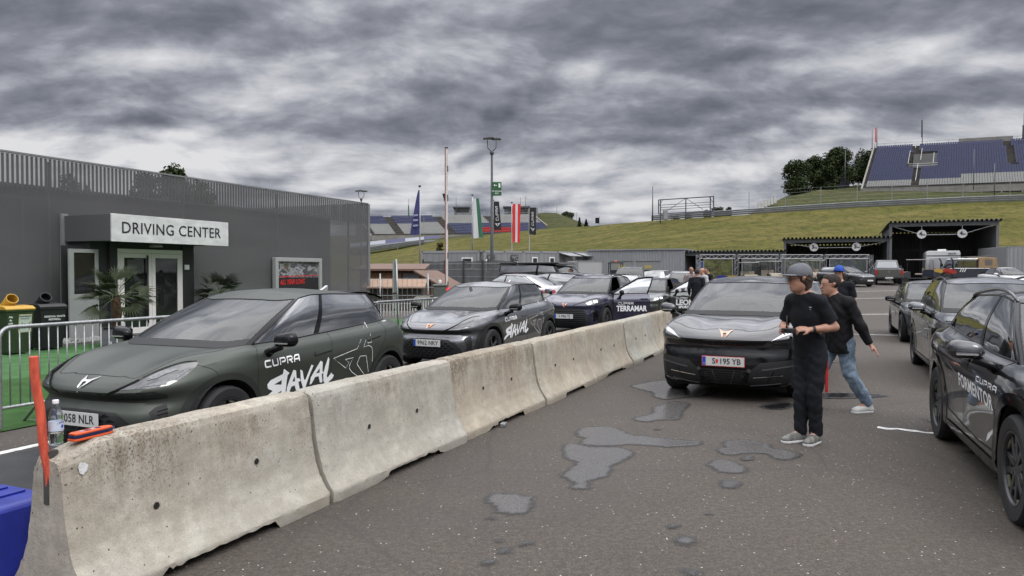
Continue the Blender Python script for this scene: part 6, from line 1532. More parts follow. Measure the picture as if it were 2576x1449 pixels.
vm.add([q + Vector((0, -.1, .1)), q + w + Vector((0, -.1, .1)), q + w + upr * 7 + Vector((0, 0, .5)), q + upr * 7 + Vector((0, 0, .5))], [(0, 1, 2, 3)]); vm.build('stair_opening', M('opening_dark', (0.03, 0.03, 0.028), 0.9), st)
rl = MB()
for s0, s1, rr0, rr1 in ((15.5, 15.5, 10, 18), (20.5, 20.5, 12, 19), (25.8, 25.8, 10, 16), (17.6, 17.2, 19.5, 23.5), (19.7, 19.7, 0.5, 9.5)):
 a = ex * (s0 * .42) + upr * rr0 + Vector((0, 0, 1.0)); b = ex * (s1 * .42) + upr * rr1 + Vector((0, 0, 1.0)); rl.tube([a, b], .05, 4)
for hh in (.9, .5): rl.tube([ex * (15.5 * .42) + upr * 10 + Vector((0, -.2, hh)), ex * (27.5 * .42) + upr * 10 + Vector((0, -.2, hh))], .04, 4)
rl.build('stair_railing', M('rail_light', (0.42, 0.42, 0.42), 0.5), st)
q = ex * 15 + upr * 24 + bk * 2; MB().add([q + Vector((0, 0, .1)), q + ex * 9.5 + Vector((0, 0, .1)), q + ex * 9.5 + Vector((0, 0, 1.25)), q + Vector((0, 0, 1.25))], [(0, 1, 2, 3)]).build('parapet', m_conc, st)
# left stand
A = at(930 + 12, 592, 178); B = at(1395, 588, 176); T0 = at(938 - 6, 547, 190)
UL = Vector((-5.2, 11.5, (T0.z - A.z))) / 13
def sk_l(r, k, n):
 for a in (12, 42, 72):
  if a + r * -.0 <= k < a + 5: return True
 return False
def col_l(r, k, n):
 if k < 44: return m_seatw if r < 7 + (k > 30) else m_seatb
 return m_seatb if r < 7 else m_seatw
st2, ex2, bk2, L2, n2 = stand('grandstand', 'distant low grandstand of white and blue seats behind the flags at the left', A, B, UL, 13, .42, col_l, sk_l, lambda r, k, n: r < 2 and k > 17, 4.0)
# commentary cabins on its top edge
for k, (px0, px1, yt, yb, lab) in enumerate(((1142, 1195, 520, 553, 'grey commentary cabin with dark windows on top of the distant stand, left one'), (1268, 1352, 519, 560, 'wide grey commentary cabin on top of the distant stand, behind the red and white flag'))):
 a = at(px0, yb, 194); b = at(px1, yb, 194); z1 = at(px0, yt + 4, 194).z
 r_ = empty('cabin', a, 0, lab, 'cabin', 'cabins on the distant stand'); w = b.x - a.x; h = z1 - a.z
 MB().box(0, w, 0, 3, 0, h).build('wall', M('cabin_grey', (0.17, 0.175, 0.18), 0.6, 0, 0.1), r_); MB().box(-.3, w * .75, -.9, 3.2, h, h + .35).build('roof', m_dkgrey, r_)
 MB().box(w * .12, w * .70, -.05, .0, h * .60, h * .95).build('window', m_win, r_); MB().box(w * .12, w * .42, -.09, -.05, h * .2, h * .58).box(w * .47, w * .70, -.09, -.05, h * .2, h * .58).build('shutter', m_cont, r_)

# ------------------------------------------------------------------ guard rails, debris fences
def guard(name, pts, lab, h=.9, post=3.0, catch=0, mat=None):
 r_ = empty(name, pts[0], 0, lab, 'guard rail' if not catch else 'fence'); P = [Vector(p) - Vector(pts[0]) for p in pts]; mb = MB(); m2 = MB(); acc = []
 for a, b in zip(P, P[1:]):
  d = (b - a); n = max(1, int(d.length / post))
  for k in range(n): acc.append(a + d * k / n)
 acc.append(P[-1])
 if not catch:
  for z in (.22, .52, .82):
   rows = [[p + Vector((0, -.06, z - .13)) for p in P], [p + Vector((0, -.16, z - .06)) for p in P], [p + Vector((0, -.08, z)) for p in P], [p + Vector((0, -.16, z + .06)) for p in P], [p + Vector((0, -.06, z + .13)) for p in P]]
   mb.sheet(rows)
  mb.build('rail', mat or M('rail_galv', (0.20, 0.21, 0.22), 0.5, 0.5, 0.15, 0.6), r_)
  for p in acc[:100]: MB().box(p.x - .06, p.x + .06, p.y - .04, p.y + .08, p.z - .4, p.z + 1.0).build('post', m_rail, r_)
 else:
  for p in acc: MB().tube([p, p + Vector((0, 0, catch))], .05, 5).build('post', m_rail, r_)
  for k in range(int(catch / .55) + 1): mb.tube([p + Vector((0, 0, .3 + k * .55)) for p in P], .012, 3)
  mb.build('wires', m_rail, r_)
 return r_
guard('guard_rail', [at(x, y, z) for x, y, z in ((1639, 556, 124.5), (1740, 549, 121.5), (1839, 543, 118.5), (1974, 534, 116.5), (2155, 523, 114.5), (2421, 511, 112.5), (2660, 503, 110.5))], 'steel guard rail running along the top of the grass hill')
guard('debris_fence', [at(x, y, z) for x, y, z in ((1795, 546, 121), (1974, 534, 118), (2155, 523, 116), (2421, 511, 114), (2660, 503, 112))], 'tall wire debris fence on the crest of the hill at the right', catch=3.6, post=5)
guard('guard_rail', [at(x, y, z) for x, y, z in ((900, 640, 146), (927, 633, 146), (1000, 623, 146), (1066, 614, 146))], 'steel guard rail below the kerbs at the left, beside the grey building')
guard('debris_fence', [at(x, y, z) for x, y, z in ((927, 626, 156), (1066, 612, 156), (1200, 604, 156), (1330, 590, 156))], 'thin wire fence in front of the distant stand', catch=5.5, post=7.5)
guard('debris_fence', [at(x, y, z) for x, y, z in ((1362, 538, 199), (1400, 536, 199), (1450, 556, 199))], 'wire fence on the green mound behind the black flag', catch=2.4, post=3.0)

# ------------------------------------------------------------------ sheds and garage
def corrug(x0, x1, y0, y1, zf, zb, pitch=.333, h=.16):
 """trapezoid sheet roof, ribs run front to back"""
 top = []; x = x0
 while x < x1 - pitch / 2:
  top += [(x, 0), (x + pitch * .30, 0), (x + pitch * .45, h), (x + pitch * .85, h)]; x += pitch
 top.append((x1, 0))
 return MB().sheet([[(a, y0, zf + b) for a, b in top], [(a, y1, zb + b) for a, b in top]])
m_shw = M('shed_wall', (0.11, 0.112, 0.115), 0.7, 0.2, 0.12, 0.6)
m_shr = M('shed_roof', (0.10, 0.105, 0.11), 0.5, 0.4, 0.1, 0.6)
m_steelb = M('steel_beam', (0.13, 0.135, 0.14), 0.5, 0.4, 0.1)
def rib_wall(mb, x0, x1, y, z0, z1, pitch=.25, d=.04, axis='x'):
 x = x0; T_ = []
 while x < x1: T_ += [(x, 0), (x + pitch * .4, 0), (x + pitch * .5, -d), (x + pitch * .9, -d)]; x += pitch
 T_.append((x1, 0))
 if axis == 'x': mb.sheet([[(a, y + b, z0) for a, b in T_], [(a, y + b, z1) for a, b in T_]])
 else: mb.sheet([[(y + b, a, z0) for a, b in T_], [(y + b, a, z1) for a, b in T_]])
 return mb
SROT = R(-22.5)
def along(px0, px1, Y, rot=SROT):
 ax = (px0 - 1287.5) / 1860 * Y; m = (px1 - 1287.5) / 1860; w = (m * Y - ax) / (math.cos(rot) - m * math.sin(rot)); return w, Y + w * math.sin(rot)
def shed(label, px0, px1, ytop, Y, depth, drop, mark=None, sides=(True, True), trim=None):
 a = at(px0, ytop, Y); w, Y1 = along(px0, px1, Y); g = zg(a.x, Y); r_ = empty('open_shed', (a.x, Y, g), SROT, label, 'shed', 'open fronted sheds at the back of the yard'); h = a.z - g
 corrug(-.25, w + .25, -.5, depth, h - .16, h - .16 - drop).build('roof', m_shr, r_)
 mb = rib_wall(MB(), 0, w, depth - .2, 0, h - drop - .1);
 if sides[0]: rib_wall(mb, 0, depth - .2, .06, 0, h - .25 - drop * .5, axis='y')
 if sides[1]: rib_wall(mb, 0, depth - .2, w - .06, 0, h - .25 - drop * .5, axis='y')
 mb.build('wall', m_shw, r_)
 MB().box(-.1, w + .1, -.05, .12, h - .48, h - .18).build('front_beam', m_steelb, r_)
 for x in (0, w): MB().box(x - .10, x + .10, -.1, .12, -.3, h - .48).build('post', m_steelb, r_)
 MB().box(w * .42, w * .42 + .14, depth - .45, depth - .3, 0, h - drop - .2).build('post', m_steelb, r_)
 MB().box(.1, w - .1, depth - .4, depth - .3, h * .55, h * .55 + .1).build('rail', m_steelb, r_)
 if mark:
  x1, x2 = w * .29, w * .70 if mark == '3' else w * .66; zt = h - .95 - (.25 if mark == '4' else 0)
  if mark == '4': x1 = w * .30; x2 = w * .68
  MB().tube([(x1, 0, zt), (x2, 0, zt)], .035, 6).tube([(.3, 0, h - .5), (x1, 0, zt)], .03, 6).tube([(w - .3, 0, h - .5), (x2, 0, zt)], .03, 6).build('tie_rod', M('tie_light', (0.30, 0.30, 0.30), 0.5, 0.2), r_)
  for x in (x1, x2):
   d = MB().lathe([(.0, -.06), (.36, -.06), (.36, -.03), (0, -.03)], (x, -.05, zt + .05), 'y', 24).tube([(x, -.05, zt + .4), (x, -.05, h - .45)], .02, 5).build('height_disc', M('disc_white', (0.50, 0.50, 0.49), 0.5), r_)
   text_obj('lettering', mark, .46, m_letter, d, basis((x - .08, -.125, zt + .07), (1, 0, 0), (0, 0, 1)), .002, bold=.012)
   text_obj('lettering', '5m' if mark == '4' else '9m', .20, m_letter, d, basis((x + .15, -.125, zt + .0), (1, 0, 0), (0, 0, 1)), .002, bold=.006)
 return r_
shed('low open shed with bright ribbed roof edge, behind the banner of the motocross rider', 1722, 1968, 631, 70.3, 8, .1, sides=(True, False))
shed('middle open shed with round height signs marked 3', 1974, 2234, 598, 67, 9, .35, '3')
shed('tallest open shed with round height signs marked 4, at the right', 2240, 2508, 557, 63.6, 10, .5, '4')
# garage
a = at(1478, 631, 73.2); w, _ = along(1478, 1719, 73.2); g = zg(a.x, 73) - .1; h = a.z - g
gr = empty('garage', (a.x, 73.2, g), SROT, 'light grey ribbed metal garage with two wide sectional doors', 'garage')
mb = MB(); m_ribl = M('rib_light', (0.27, 0.28, 0.29), 0.5, 0.3, 0.06, 0.6)
dx = [(.235, .490), (.515, .765)]
rib_wall(mb, 0, w * .235, 0, 0, h, .26, .05); rib_wall(mb, w * .235, w * .765, 0, h - 1.05, h, .26, .05); rib_wall(mb, w * .765, w, 0, 0, h, .26, .05); mb.box(0.02, w - .02, .1, 8, 0, h - .05); mb.build('wall', m_ribl, gr)
MB().box(-.1, w + .1, -.15, 8, h, h + .12).build('roof', m_cont, gr); MB().box(w * .490, w * .515, -.04, .08, 0, h - 1.05).build('pillar', m_ribl, gr)
for i, (f0, f1) in enumerate(dx):
 d = MB().box(w * f0, w * f1, .02, .08, h - 1.9, h - 1.1).box(w * f0, w * f1, .02, .08, 0, .5).build('sectional_door', M('door_grey', (0.21, 0.215, 0.21), 0.5, 0.1, 0.05), gr)
 for k in range(3): x0 = w * f0 + (w * (f1 - f0)) * k / 3; MB().box(x0 + .04, x0 + w * (f1 - f0) / 3 - .04, .03, .07, .5, h - 1.9).build('pane', m_win, d)
 MB().box(w * (f0 + f1) / 2 - .35, w * (f0 + f1) / 2 + .35, 0, .02, h - 1.75, h - 1.45).build('notice', M('notice_yellow', (0.35, 0.28, 0.10), 0.6), d)

# ------------------------------------------------------------------ office containers
def container(label, x, y, rot, w, h, d, z=0, wins=(), door=None, mat=None, group='grey office containers'):
 r_ = empty('office_container', (x, y, z), rot, label, 'container', group); mat = mat or m_cont
 mb = MB();
 mb.box(.08, w - .08, .04, d, .1, h - .12); mb.build('wall', mat, r_)
 k = .5; se = MB()
 while k < w - .2: se.box(k, k + .02, .03, .04, .2, h - .2); k += .58
 se.build('panel_joint', m_contd, r_)
 MB().box(0, .14, 0, .14, 0, h).box(w - .14, w, 0, .14, 0, h).box(0, w, 0, .16, h - .16, h + .02).box(0, w, 0, .16, 0, .14).box(0, w, .16, d, h - .12, h).build('frame', M('frame_light', (0.28, 0.285, 0.29), 0.5, 0.2), r_)
 for (x0, z0, ww, hh) in wins:
  f = MB().box(x0 - .1, x0 + ww + .1, -.02, .06, z0 - .1, z0 + hh + .1).build('window', m_white, r_); MB().box(x0, x0 + ww, -.03, .0, z0, z0 + hh).build('pane', m_win, f)
 if door: MB().box(door, door + .9, -.02, .03, .12, 2.1).build('door', M('door_light', (0.34, 0.34, 0.34), 0.5), r_)
 return r_
c0 = at(1060, 632, 64); c1 = at(1215, 630, 62); hz = c0.z - 2.62
container('long grey office container with a small white framed window, left end of the row', c0.x, 64, math.atan2(c1.y - c0.y, c1.x - c0.x), 5.4, 2.62, 5, hz, wins=((3.9, 1.15, .8, .8),))
d0 = Vector((c1.x + .1, 62.0)); d1 = at(1480, 639, 74.5); dd = (Vector((d1.x, 74.5)) - d0); L_ = dd.length; dd.normalize(); rot = math.atan2(dd.y, dd.x); nC = 6; wC = L_ / nC
CL = ['grey office container with a sign marked WC, second in the row', 'grey office container with a sign marked WC and a small vent, third in the row', 'grey office container with a white window behind the red and white flag', 'grey office container with a narrow white window, behind the black van',
      'grey office container with an awning and white door', 'grey office container with an awning next to the ribbed garage']
for k in range(nC):
 p = d0 + dd * wC * k
 r_ = container(CL[k], p.x, p.y, rot, wC - .03, 2.62, 5, hz + .04 * k, wins=(((.3, .9, .7, .9),) if k == 0 else ((1.2, 1.2, .5, .5),) if k in (1,) else ((1.4, .6, .6, 1.4),) if k in (2, 3) else ()), door=1.2 if k > 3 else None)
 if k < 2:
  s_ = MB().box(.35 + k * .5, 1.35 + k * .5, -.06, -.02, 1.75, 2.3).build('sign', m_dkgrey, r_); text_obj('lettering', 'WC', .5, M('sign_grey', (0.25, 0.25, 0.25), 0.6), s_, basis((.85 + k * .5, -.065, 2.02), (1, 0, 0), (0, 0, 1)), .002, bold=.01)
 if k > 3: MB().add([(0.2, -1.2, 2.2), (wC - .2, -1.2, 2.2), (wC - .2, 0, 2.5), (.2, 0, 2.5), (0.2, -1.2, 2.16), (wC - .2, -1.2, 2.16), (wC - .2, 0, 2.46), (.2, 0, 2.46)], [(0, 1, 2, 3), (7, 6, 5, 4), (0, 4, 5, 1)]).build('awning', m_cont, r_)
# block left of them and the screened fence in front
p = at(1066, 690, 58); bl = empty('grey_cabin', (p.x, 58, 0), 0, 'small plain grey block in front of the left office container', 'cabin'); zt = at(1066, 660, 58).z
MB().box(0, 1.0, 0, 2.5, 0, zt).build('wall', m_contd, bl); MB().box(-.05, 1.05, -.05, 2.55, zt, zt + .06).build('roof', m_cont, bl)
P0, P1 = at(1100, 670, 41), at(1292, 668, 38); fx = empty('screen_fence', (P0.x, 41, 0), math.atan2(38 - 41, P1.x - P0.x), 'grey privacy screen fence on posts behind the white coupe', 'fence')
Lf = math.hypot(P1.x - P0.x, 3); zf = at(1200, 657, 40).z
m_scr = M('screen_grey', (0.105, 0.108, 0.112), 0.8, 0, 0.10, 1.5, alpha=0.9)
rows = []
for j in range(9): rows.append([(-1.0 + (Lf + 1.0) * i / 40, .03 * math.sin(i * 1.7 + j * .6), .05 + (zf - .05) * j / 8 + .02 * math.sin(i * .8)) for i in range(41)])
MB().sheet(rows).build('screen', m_scr, fx, smooth=True)
for k, x in enumerate((-1.0, .6, 1.9, 3.2, Lf)): MB().box(x - .04, x + .04, -.10, -.03, 0, zf + .12 - .05 * (k % 2)).build('post', m_dkgrey, fx)
wr = MB()
for z in (.6, 1.0, 1.4, 1.8, 2.1): wr.tube([(-1.0, -.05, z), (Lf, -.05, z)], .008, 4)
wr.build('wires', m_galv, fx)
# wooden hut
m_wood = M('hut_boards', (0.20, 0.115, 0.065), 0.8, 0, 0.25, 1.2, 0.2, 8, stretch=(6, 6, .4)); m_roofb = M('hut_roof', (0.14, 0.085, 0.06), 0.7, 0, 0.15, 1.0)
p = at(905, 740, 36); hut = empty('wooden_hut', (p.x, 36, 0), R(3), 'brown wooden hut with a grey shuttered hatch behind the crowd barriers', 'hut'); q = at(1062, 740, 36); hw = q.x - p.x
H_ = at(1000, 681, 36).z
MB().box(0, hw, 0, 4, 0, H_).build('wall', m_wood, hut)
bo = MB(); k = 0
while k < hw: bo.box(k, k + .02, -.02, 0.0, 0, H_); k += .16
bo.build('board_joint', M('joint_dark', (0.05, 0.03, 0.02), 0.9), hut)
MB().add([(-.3, -.5, H_), (hw + .15, -.5, H_), (hw + .15, 4, H_ + .3), (-.3, 4, H_ + .3), (-.3, -.5, H_ + .09), (hw + .15, -.5, H_ + .09), (hw + .15, 4, H_ + .39), (-.3, 4, H_ + .39)], [(0, 3, 2, 1), (4, 5, 6, 7), (0, 1, 5, 4), (1, 2, 6, 5), (3, 0, 4, 7)]).build('roof', m_roofb, hut)
MB().box(hw - .95, hw - .18, -.05, -.02, H_ - .62, H_ - .12).build('shutter', m_cont, hut); MB().box(.45, 2.0, -.08, -.02, H_ - .62, H_ - .10).build('bench_stack', M('bench_wood', (0.28, 0.16, 0.09), 0.8, 0, 0.3, 4), hut)
wing = empty('wooden_hut', (q.x, 34.6, 0), R(-12), 'lean-to of brown boards with a sloping roof at the right end of the wooden hut', 'hut')
MB().prism([(0, 0), (1.35, 0), (1.35, .9), (0, 1.62)], 'y', 0, 3).build('wall', m_wood, wing); MB().prism([(-.1, 1.66), (1.5, .82), (1.5, .88), (-.1, 1.74)], 'y', -.4, 3.2).build('roof', m_roofb, wing)
bo = MB(); k = .1
while k < 1.3: bo.box(k, k + .025, -.02, 0, 0, 1.6 - k * .55); k += .16
bo.build('board_joint', MATS['joint_dark'], wing)
low = empty('wooden_hut', at(925, 740, 31) * 1.0, R(4), 'low shed roof of pale brown boards in front of the wooden hut', 'hut'); low.location.z = 0
MB().box(0, 2.3, 0, 2, 0, .95).build('wall', M('hut_grey', (0.07, 0.06, 0.05), 0.8), low); MB().add([(-.2, -.4, .98), (2.4, -.4, .98), (2.4, 2.2, 1.28), (-.2, 2.2, 1.28), (-.2, -.4, 1.05), (2.4, -.4, 1.05), (2.4, 2.2, 1.35), (-.2, 2.2, 1.35)], [(4, 5, 6, 7), (0, 1, 5, 4), (0, 3, 2, 1)]).build('roof', M('roof_pale', (0.27, 0.17, 0.11), 0.7, 0, 0.15, 2), low)
fw = empty('wire_fence', at(925, 740, 27), 0, 'thin wire fence in front of the wooden hut', 'fence'); fw.location.z = 0
mb = MB()
for k in range(17): mb.tube([(k * .18, 0, 0), (k * .18, 0, 1.45)], .006, 4)
for z in (.2, .5, .8, 1.1, 1.4): mb.tube([(0, 0, z), (2.9, 0, z)], .006, 4)
mb.build('wires', m_galv, fw)
for x in (.45, 2.2): MB().tube([(x, 0, 0), (x, 0, 1.6)], .03, 6).build('post', m_galv, fw, smooth=True)
# leaning street pole with small boards
pp = at(1002, 770, 21); sp = empty('sign_post', (pp.x, 21, 0), 0, 'thin leaning galvanised sign post with small plates seen edge on, left of the barrier arm', 'sign'); zt = at(1002, 652, 21).z
MB().tube([(0, 0, 0), (-.06, 0, zt)], .03, 8).build('post', m_galv, sp, smooth=True); MB().box(-.13, -.10, -.2, .2, zt - .95, zt - .05).box(-.12, -.09, -.2, .2, zt - 1.9 + .5, zt - 1.0).build('plate', m_galv, sp)

# ------------------------------------------------------------------ barrier gate, lamp posts, flags
bx = at(1107, 760, 19.3); bg = empty('barrier_gate', (bx.x, 19.3, 0), 0, 'raised red and white barrier arm standing upright on its dark grey drive box', 'barrier gate')
MB().box(-.17, .17, -.15, .15, 0, 1.27).box(-.19, .19, -.17, .17, 1.27, 1.34).build('housing', M('gate_box', (0.075, 0.08, 0.075), 0.5, 0, 0.1), bg, bevel=.03); MB().lathe([(.04, 1.34), (.05, 1.36), (.05, 1.43), (.0, 1.46)], n=14).build('beacon', m_plate, bg, smooth=True)
MB().lathe([(.0, -.05), (.11, -.05), (.11, .05), (0, .05)], (.215, -.05, 1.15), 'x', 20).build('hub', m_red, bg)
az = at(1123, 374, 19.3).z; x0 = at(1123, 500, 19.3).x - bx.x
MB().box(x0 - .035, x0 + .035, -.06, .0, 1.1, az).build('arm', M('arm_white', (0.55, 0.52, 0.50), 0.5), bg, bevel=.008); MB().box(x0 - .040, x0 - .018, -.066, .006, 1.1, az).build('arm_edge', M('arm_red', (0.22, 0.03, 0.03), 0.5), bg)
for k in range(5): MB().box(x0 + .024, x0 + .044, -.07, .01, az - .6 - k * .75, az - .45 - k * .75).build('reflector', m_dkgrey, bg)
MB().box(x0 - .045, x0 + .045, -.07, .01, az, az + .03).build('arm_cap', m_dkgrey, bg)
bc = empty('concrete_block', (bx.x - .5, 19.6, 0), 0, 'low pale concrete block beside the barrier gate box', 'block'); MB().box(-.2, .2, -.2, .2, 0, 1.0).build('body', m_conc, bc, bevel=.02)
def lamp_post(px, ytop, ybase, Y, label, heads=2):
 p = at(px, ybase, Y); zt = at(px, ytop, Y).z; r_ = empty('lamp_post', (p.x, Y, zg(p.x, Y)), 0, label, 'lamp post'); h = zt - r_.location.z; s = h / 8.5
 MB().tube([(0, 0, 0), (0, 0, 1.2), (0, 0, h - .9 * s)], [.10, .095, .055], 12).build('pole', M('lamp_pole', (0.055, 0.06, 0.065), 0.5, 0.4, 0.1), r_, smooth=True)
 MB().lathe([(.07, 0), (.11, .05), (.11, .14), (.06, .2)], (0, 0, h - .95 * s), 'z', 12).build('collar', m_dkgrey, r_, smooth=True)
 fr = MB()
 for sd in (-1, 1): fr.tube([(0, 0, h - .8 * s), (sd * .22, 0, h - .6 * s), (sd * .24, 0, h - .2 * s)], .025, 6)
 fr.build('bracket', m_dkgrey, r_, smooth=True)
 for sd in (-1, 1):
  o = MB().prism([(-.28, -.04), (.20, -.04), (.30, .02), (.20, .07), (-.28, .05)], 'y', -.13, .13, Matrix.Translation((sd * .20 + .02, .1 * sd, h - .13 * s)) @ Matrix.Rotation(R(4 * sd), 4, 'Y')).build('lamp_head', m_dkgrey, r_, bevel=.02)
  MB().box(sd * .20 - .18, sd * .20 + .15, .1 * sd - .09, .1 * sd + .09, h - .13 * s - .056, h - .13 * s - .046).build('lamp_glass', M('lens_grey', (0.3, 0.3, 0.3), 0.3), o)
 return r_
lp = lamp_post(1237, 343, 690, 40, 'tall dark lamp post with twin heads and a green exit sign')
zc = at(1237, 476, 40).z - lp.location.z
sg = MB().box(.02, .52, -.10, -.07, zc - .36, zc + .38).build('exit_sign', M('sign_green', (0.015, 0.085, 0.028), 0.5), lp, bevel=.03)
MB().box(.36, .46, -.106, -.10, zc + .08, zc + .30).prism([(.10, zc + .20), (.17, zc + .27), (.17, zc + .22), (.28, zc + .22), (.28, zc + .18), (.17, zc + .18), (.17, zc + .13)], 'y', -.106, -.10).build('pictogram', m_white, sg)
for t_, z in (('NOTAUSGANG', zc - .12), ('EXIT', zc - .24)): text_obj('lettering', t_, .10 if t_ == 'EXIT' else .075, m_white, sg, basis((.27, -.104, z), (1, 0, 0), (0, 0, 1)), .001, bold=.002)
lamp_post(909, 477, 640, 62, 'lamp post with a square head rising behind the end of the grey building')
def mast(px, ytop, ybot, Y, label, r=.05, name='flagpole', cat='flagpole', cap=True, group=None, col=None):
 p = at(px, ybot, Y); zt = at(px, ytop, Y).z; r_ = empty(name, p, 0, label, cat, group); h = zt - p.z
 MB().tube([(0, 0, 0), (0, 0, h)], [r, r * .7], 8).build('pole', col or M('pole_white', (0.45, 0.45, 0.45), 0.4, 0.2, 0.05), r_, smooth=True)
 if cap: MB().lathe([(r * 1.6, h), (r * 1.9, h + r), (r * 1.2, h + 2 * r), (0, h + 2.2 * r)], n=10).build('cap', m_dkgrey, r_, smooth=True)
 return r_
def flag(px0, y0, px1, y1, Y, stripes, label, edge=None, wave=.10, seed=0, texts=None, low=None, taper=None):
 """hanging banner flag: outline corners top-left to bottom-right seen at distance Y; stripes [(fraction, material)] across the width"""
 A = at(px0, y0, Y); w = (px1 - px0) / 1860 * Y; h = (y1 - y0) / 1860 * Y; lw = w * (low or 1)
 r_ = empty('flag', A, 0, label, 'flag'); nz = 14
 def pt(f, g_, off=0):
  ww = w + (lw - w) * g_; dx = edge(g_) * w if edge else 0
  if taper is not None: ww = w * (taper + (1 - taper) * g_ ** .8); dx = w - ww
  return (dx + ww * f, .10 * w * math.sin(f * 7 + g_ * 5 + seed) * (.3 + g_) - off, -h * g_ - .06 * w * math.sin(f * 5 + seed) * g_)
 f0 = 0
 for f1, mt in stripes:
  rows = [[pt(f0 + (f1 - f0) * i / 4, g_ / nz) for i in range(5)] for g_ in range(nz + 1)]
  MB().sheet(rows).build('cloth', mt, r_, smooth=True); f0 = f1
 for (kind, g_, size, mt) in texts or []:
  if kind == 'C': V, F, tw = stroke_word('CUPRA', .62, .5, .20, .24); k = size * h / tw; P = [(v.y * k * 1.2, v.x * k) for v in V]
  elif kind == '@': V, F = emblem_geo(size * h, size * h); P = [(v.x, v.y) for v in V];
  else: V, F = text_geo(kind, size * h, 0, .01); P = [(v.y, v.x) for v in V]
  if kind == 'C': P = [(-a, b) for a, b in P]
  out = []
  for a, b in P: gg = g_ - b / h; out.append(pt(.5 + a / w, gg, .05))
  mesh_obj('lettering', out, F, mt, r_)
 return r_
m_fw = M('flag_white', (0.52, 0.52, 0.52), 0.8, 0, 0.05, 1); m_fg = M('flag_green', (0.03, 0.12, 0.07), 0.8, 0, 0.08, 1); m_fr = M('flag_red', (0.55, 0.02, 0.02), 0.8, 0, 0.08, 1); m_fk = M('flag_black', (0.012, 0.012, 0.014), 0.8, 0, 0.1, 1); m_fb = M('flag_blue', (0.035, 0.04, 0.13), 0.8, 0, 0.15, 1)
m_fl = M('flag_lilac', (0.25, 0.25, 0.36), 0.8)
G_ = 'white flagpoles in a row behind the containers'
mast(1056, 470, 668, 56, 'flagpole of the hanging blue flag', .06, group=G_); mast(1188, 492, 640, 66, 'flagpole of the white and green flag', .055, group=G_); mast(1240, 505, 640, 66, 'flagpole of the black flag next to the tall lamp post', .05, group=G_)
mast(1287, 511, 645, 68, 'flagpole of the red and white flag', .055, group=G_); mast(1331, 521, 645, 70, 'flagpole of the right black flag', .05, group=G_); mast(1124, 500, 640, 70, 'flagpole hidden behind the barrier arm', .04, group=G_)
fb = flag(1031, 478, 1055, 590, 55.8, [(1, m_fb)], 'blue flag hanging limp from its pole, widening to the bottom', taper=.12)
for k, z in enumerate((.55, .66, .78)): MB().sheet([[(.28 - .03 * k, -.12, -3.37 * z), (.62, -.12, -3.37 * z + .03)], [(.24, -.12, -3.37 * z - .14), (.60, -.12, -3.37 * z - .10)]]).build('print', m_fl, fb)
flag(1189, 499, 1204, 598, 65.8, [(.52, m_fw), (1, m_fg)], 'white and green vertical flag hanging from its pole', edge=lambda g: .1 * g, low=1.7, seed=1)
flag(1241, 507, 1255, 579, 65.8, [(1, m_fk)], 'black flag with white lettering beside the tall lamp post', edge=lambda g: .08 * g, low=1.35, seed=2, texts=[('C', .42, .50, m_fw), ('@', .80, .085, m_fw)])
flag(1289, 513, 1309, 610, 67.8, [(.36, m_fr), (.66, m_fw), (1, m_fr)], 'red white red flag hanging from its pole', seed=3, low=.9)
flag(1331, 522, 1348, 590, 69.8, [(1, m_fk)], 'black flag with white lettering, rightmost of the flags', seed=4, texts=[('C', .42, .50, m_fw), ('@', .80, .085, m_fw)])
flag(1112, 487, 1122, 520, 69.8, [(1, m_fk)], 'black flag mostly hidden by the barrier arm', edge=lambda g: .9 * g, low=.25, seed=5)
for px, yt, yb, Y, lab in ((1028, 500, 545, 190, 'thin dark flag mast on the distant stand, left of the blue flag'), (1147, 495, 545, 190, 'dark flag mast on the distant stand by the left cabin'), (1309, 497, 540, 190, 'dark flag mast on the distant stand above the red and white flag'), (1322, 493, 545, 190, 'dark lamp mast on the distant stand, right of the flag mast'),
                           (1641, 469, 556, 121, 'single camera mast on the hill crest, left of the billboard frame'), (2205, 318, 372, 158, 'mast with a thin red and white flag at the left corner of the big stand'), (2319, 297, 366, 156, 'mast with a thin dark flag above the big stand'), (2574, 285, 350, 146, 'mast at the right edge above the big stand'), (2193, 325, 375, 160, 'bare mast between the trees and the big stand'),
                           (2125, 378, 470, 138, 'bare lighting mast in front of the trees'), (2448, 375, 478, 132, 'thin lamp mast in front of the big stand'), (2500, 410, 505, 112, 'camera mast in front of the big stand at the right')):
 mast(px, yt, yb, Y, lab, .10 if Y < 130 and px < 2000 else .08, name='mast', cat='mast', cap=False, col=M('mast_grey', (0.10, 0.10, 0.11), 0.5, 0.3))
for px, y0, y1, Y, mt, lab in ((1029, 517, 543, 189.7, m_fg, 'narrow rolled dark flag on the distant stand'), (2204, 322, 358, 157.7, m_fr, 'thin red and white flag curled round its mast'), (2320, 302, 345, 155.7, m_fk, 'thin dark flag curled round its mast'), (2574, 350, 315, 145.7, m_fk, 'thin dark flag at the right edge of the picture')):
 if y1 < y0: y0, y1 = y1, y0
 flag(px - 3, y0, px, y1, Y, [(1, mt)], lab, seed=px)
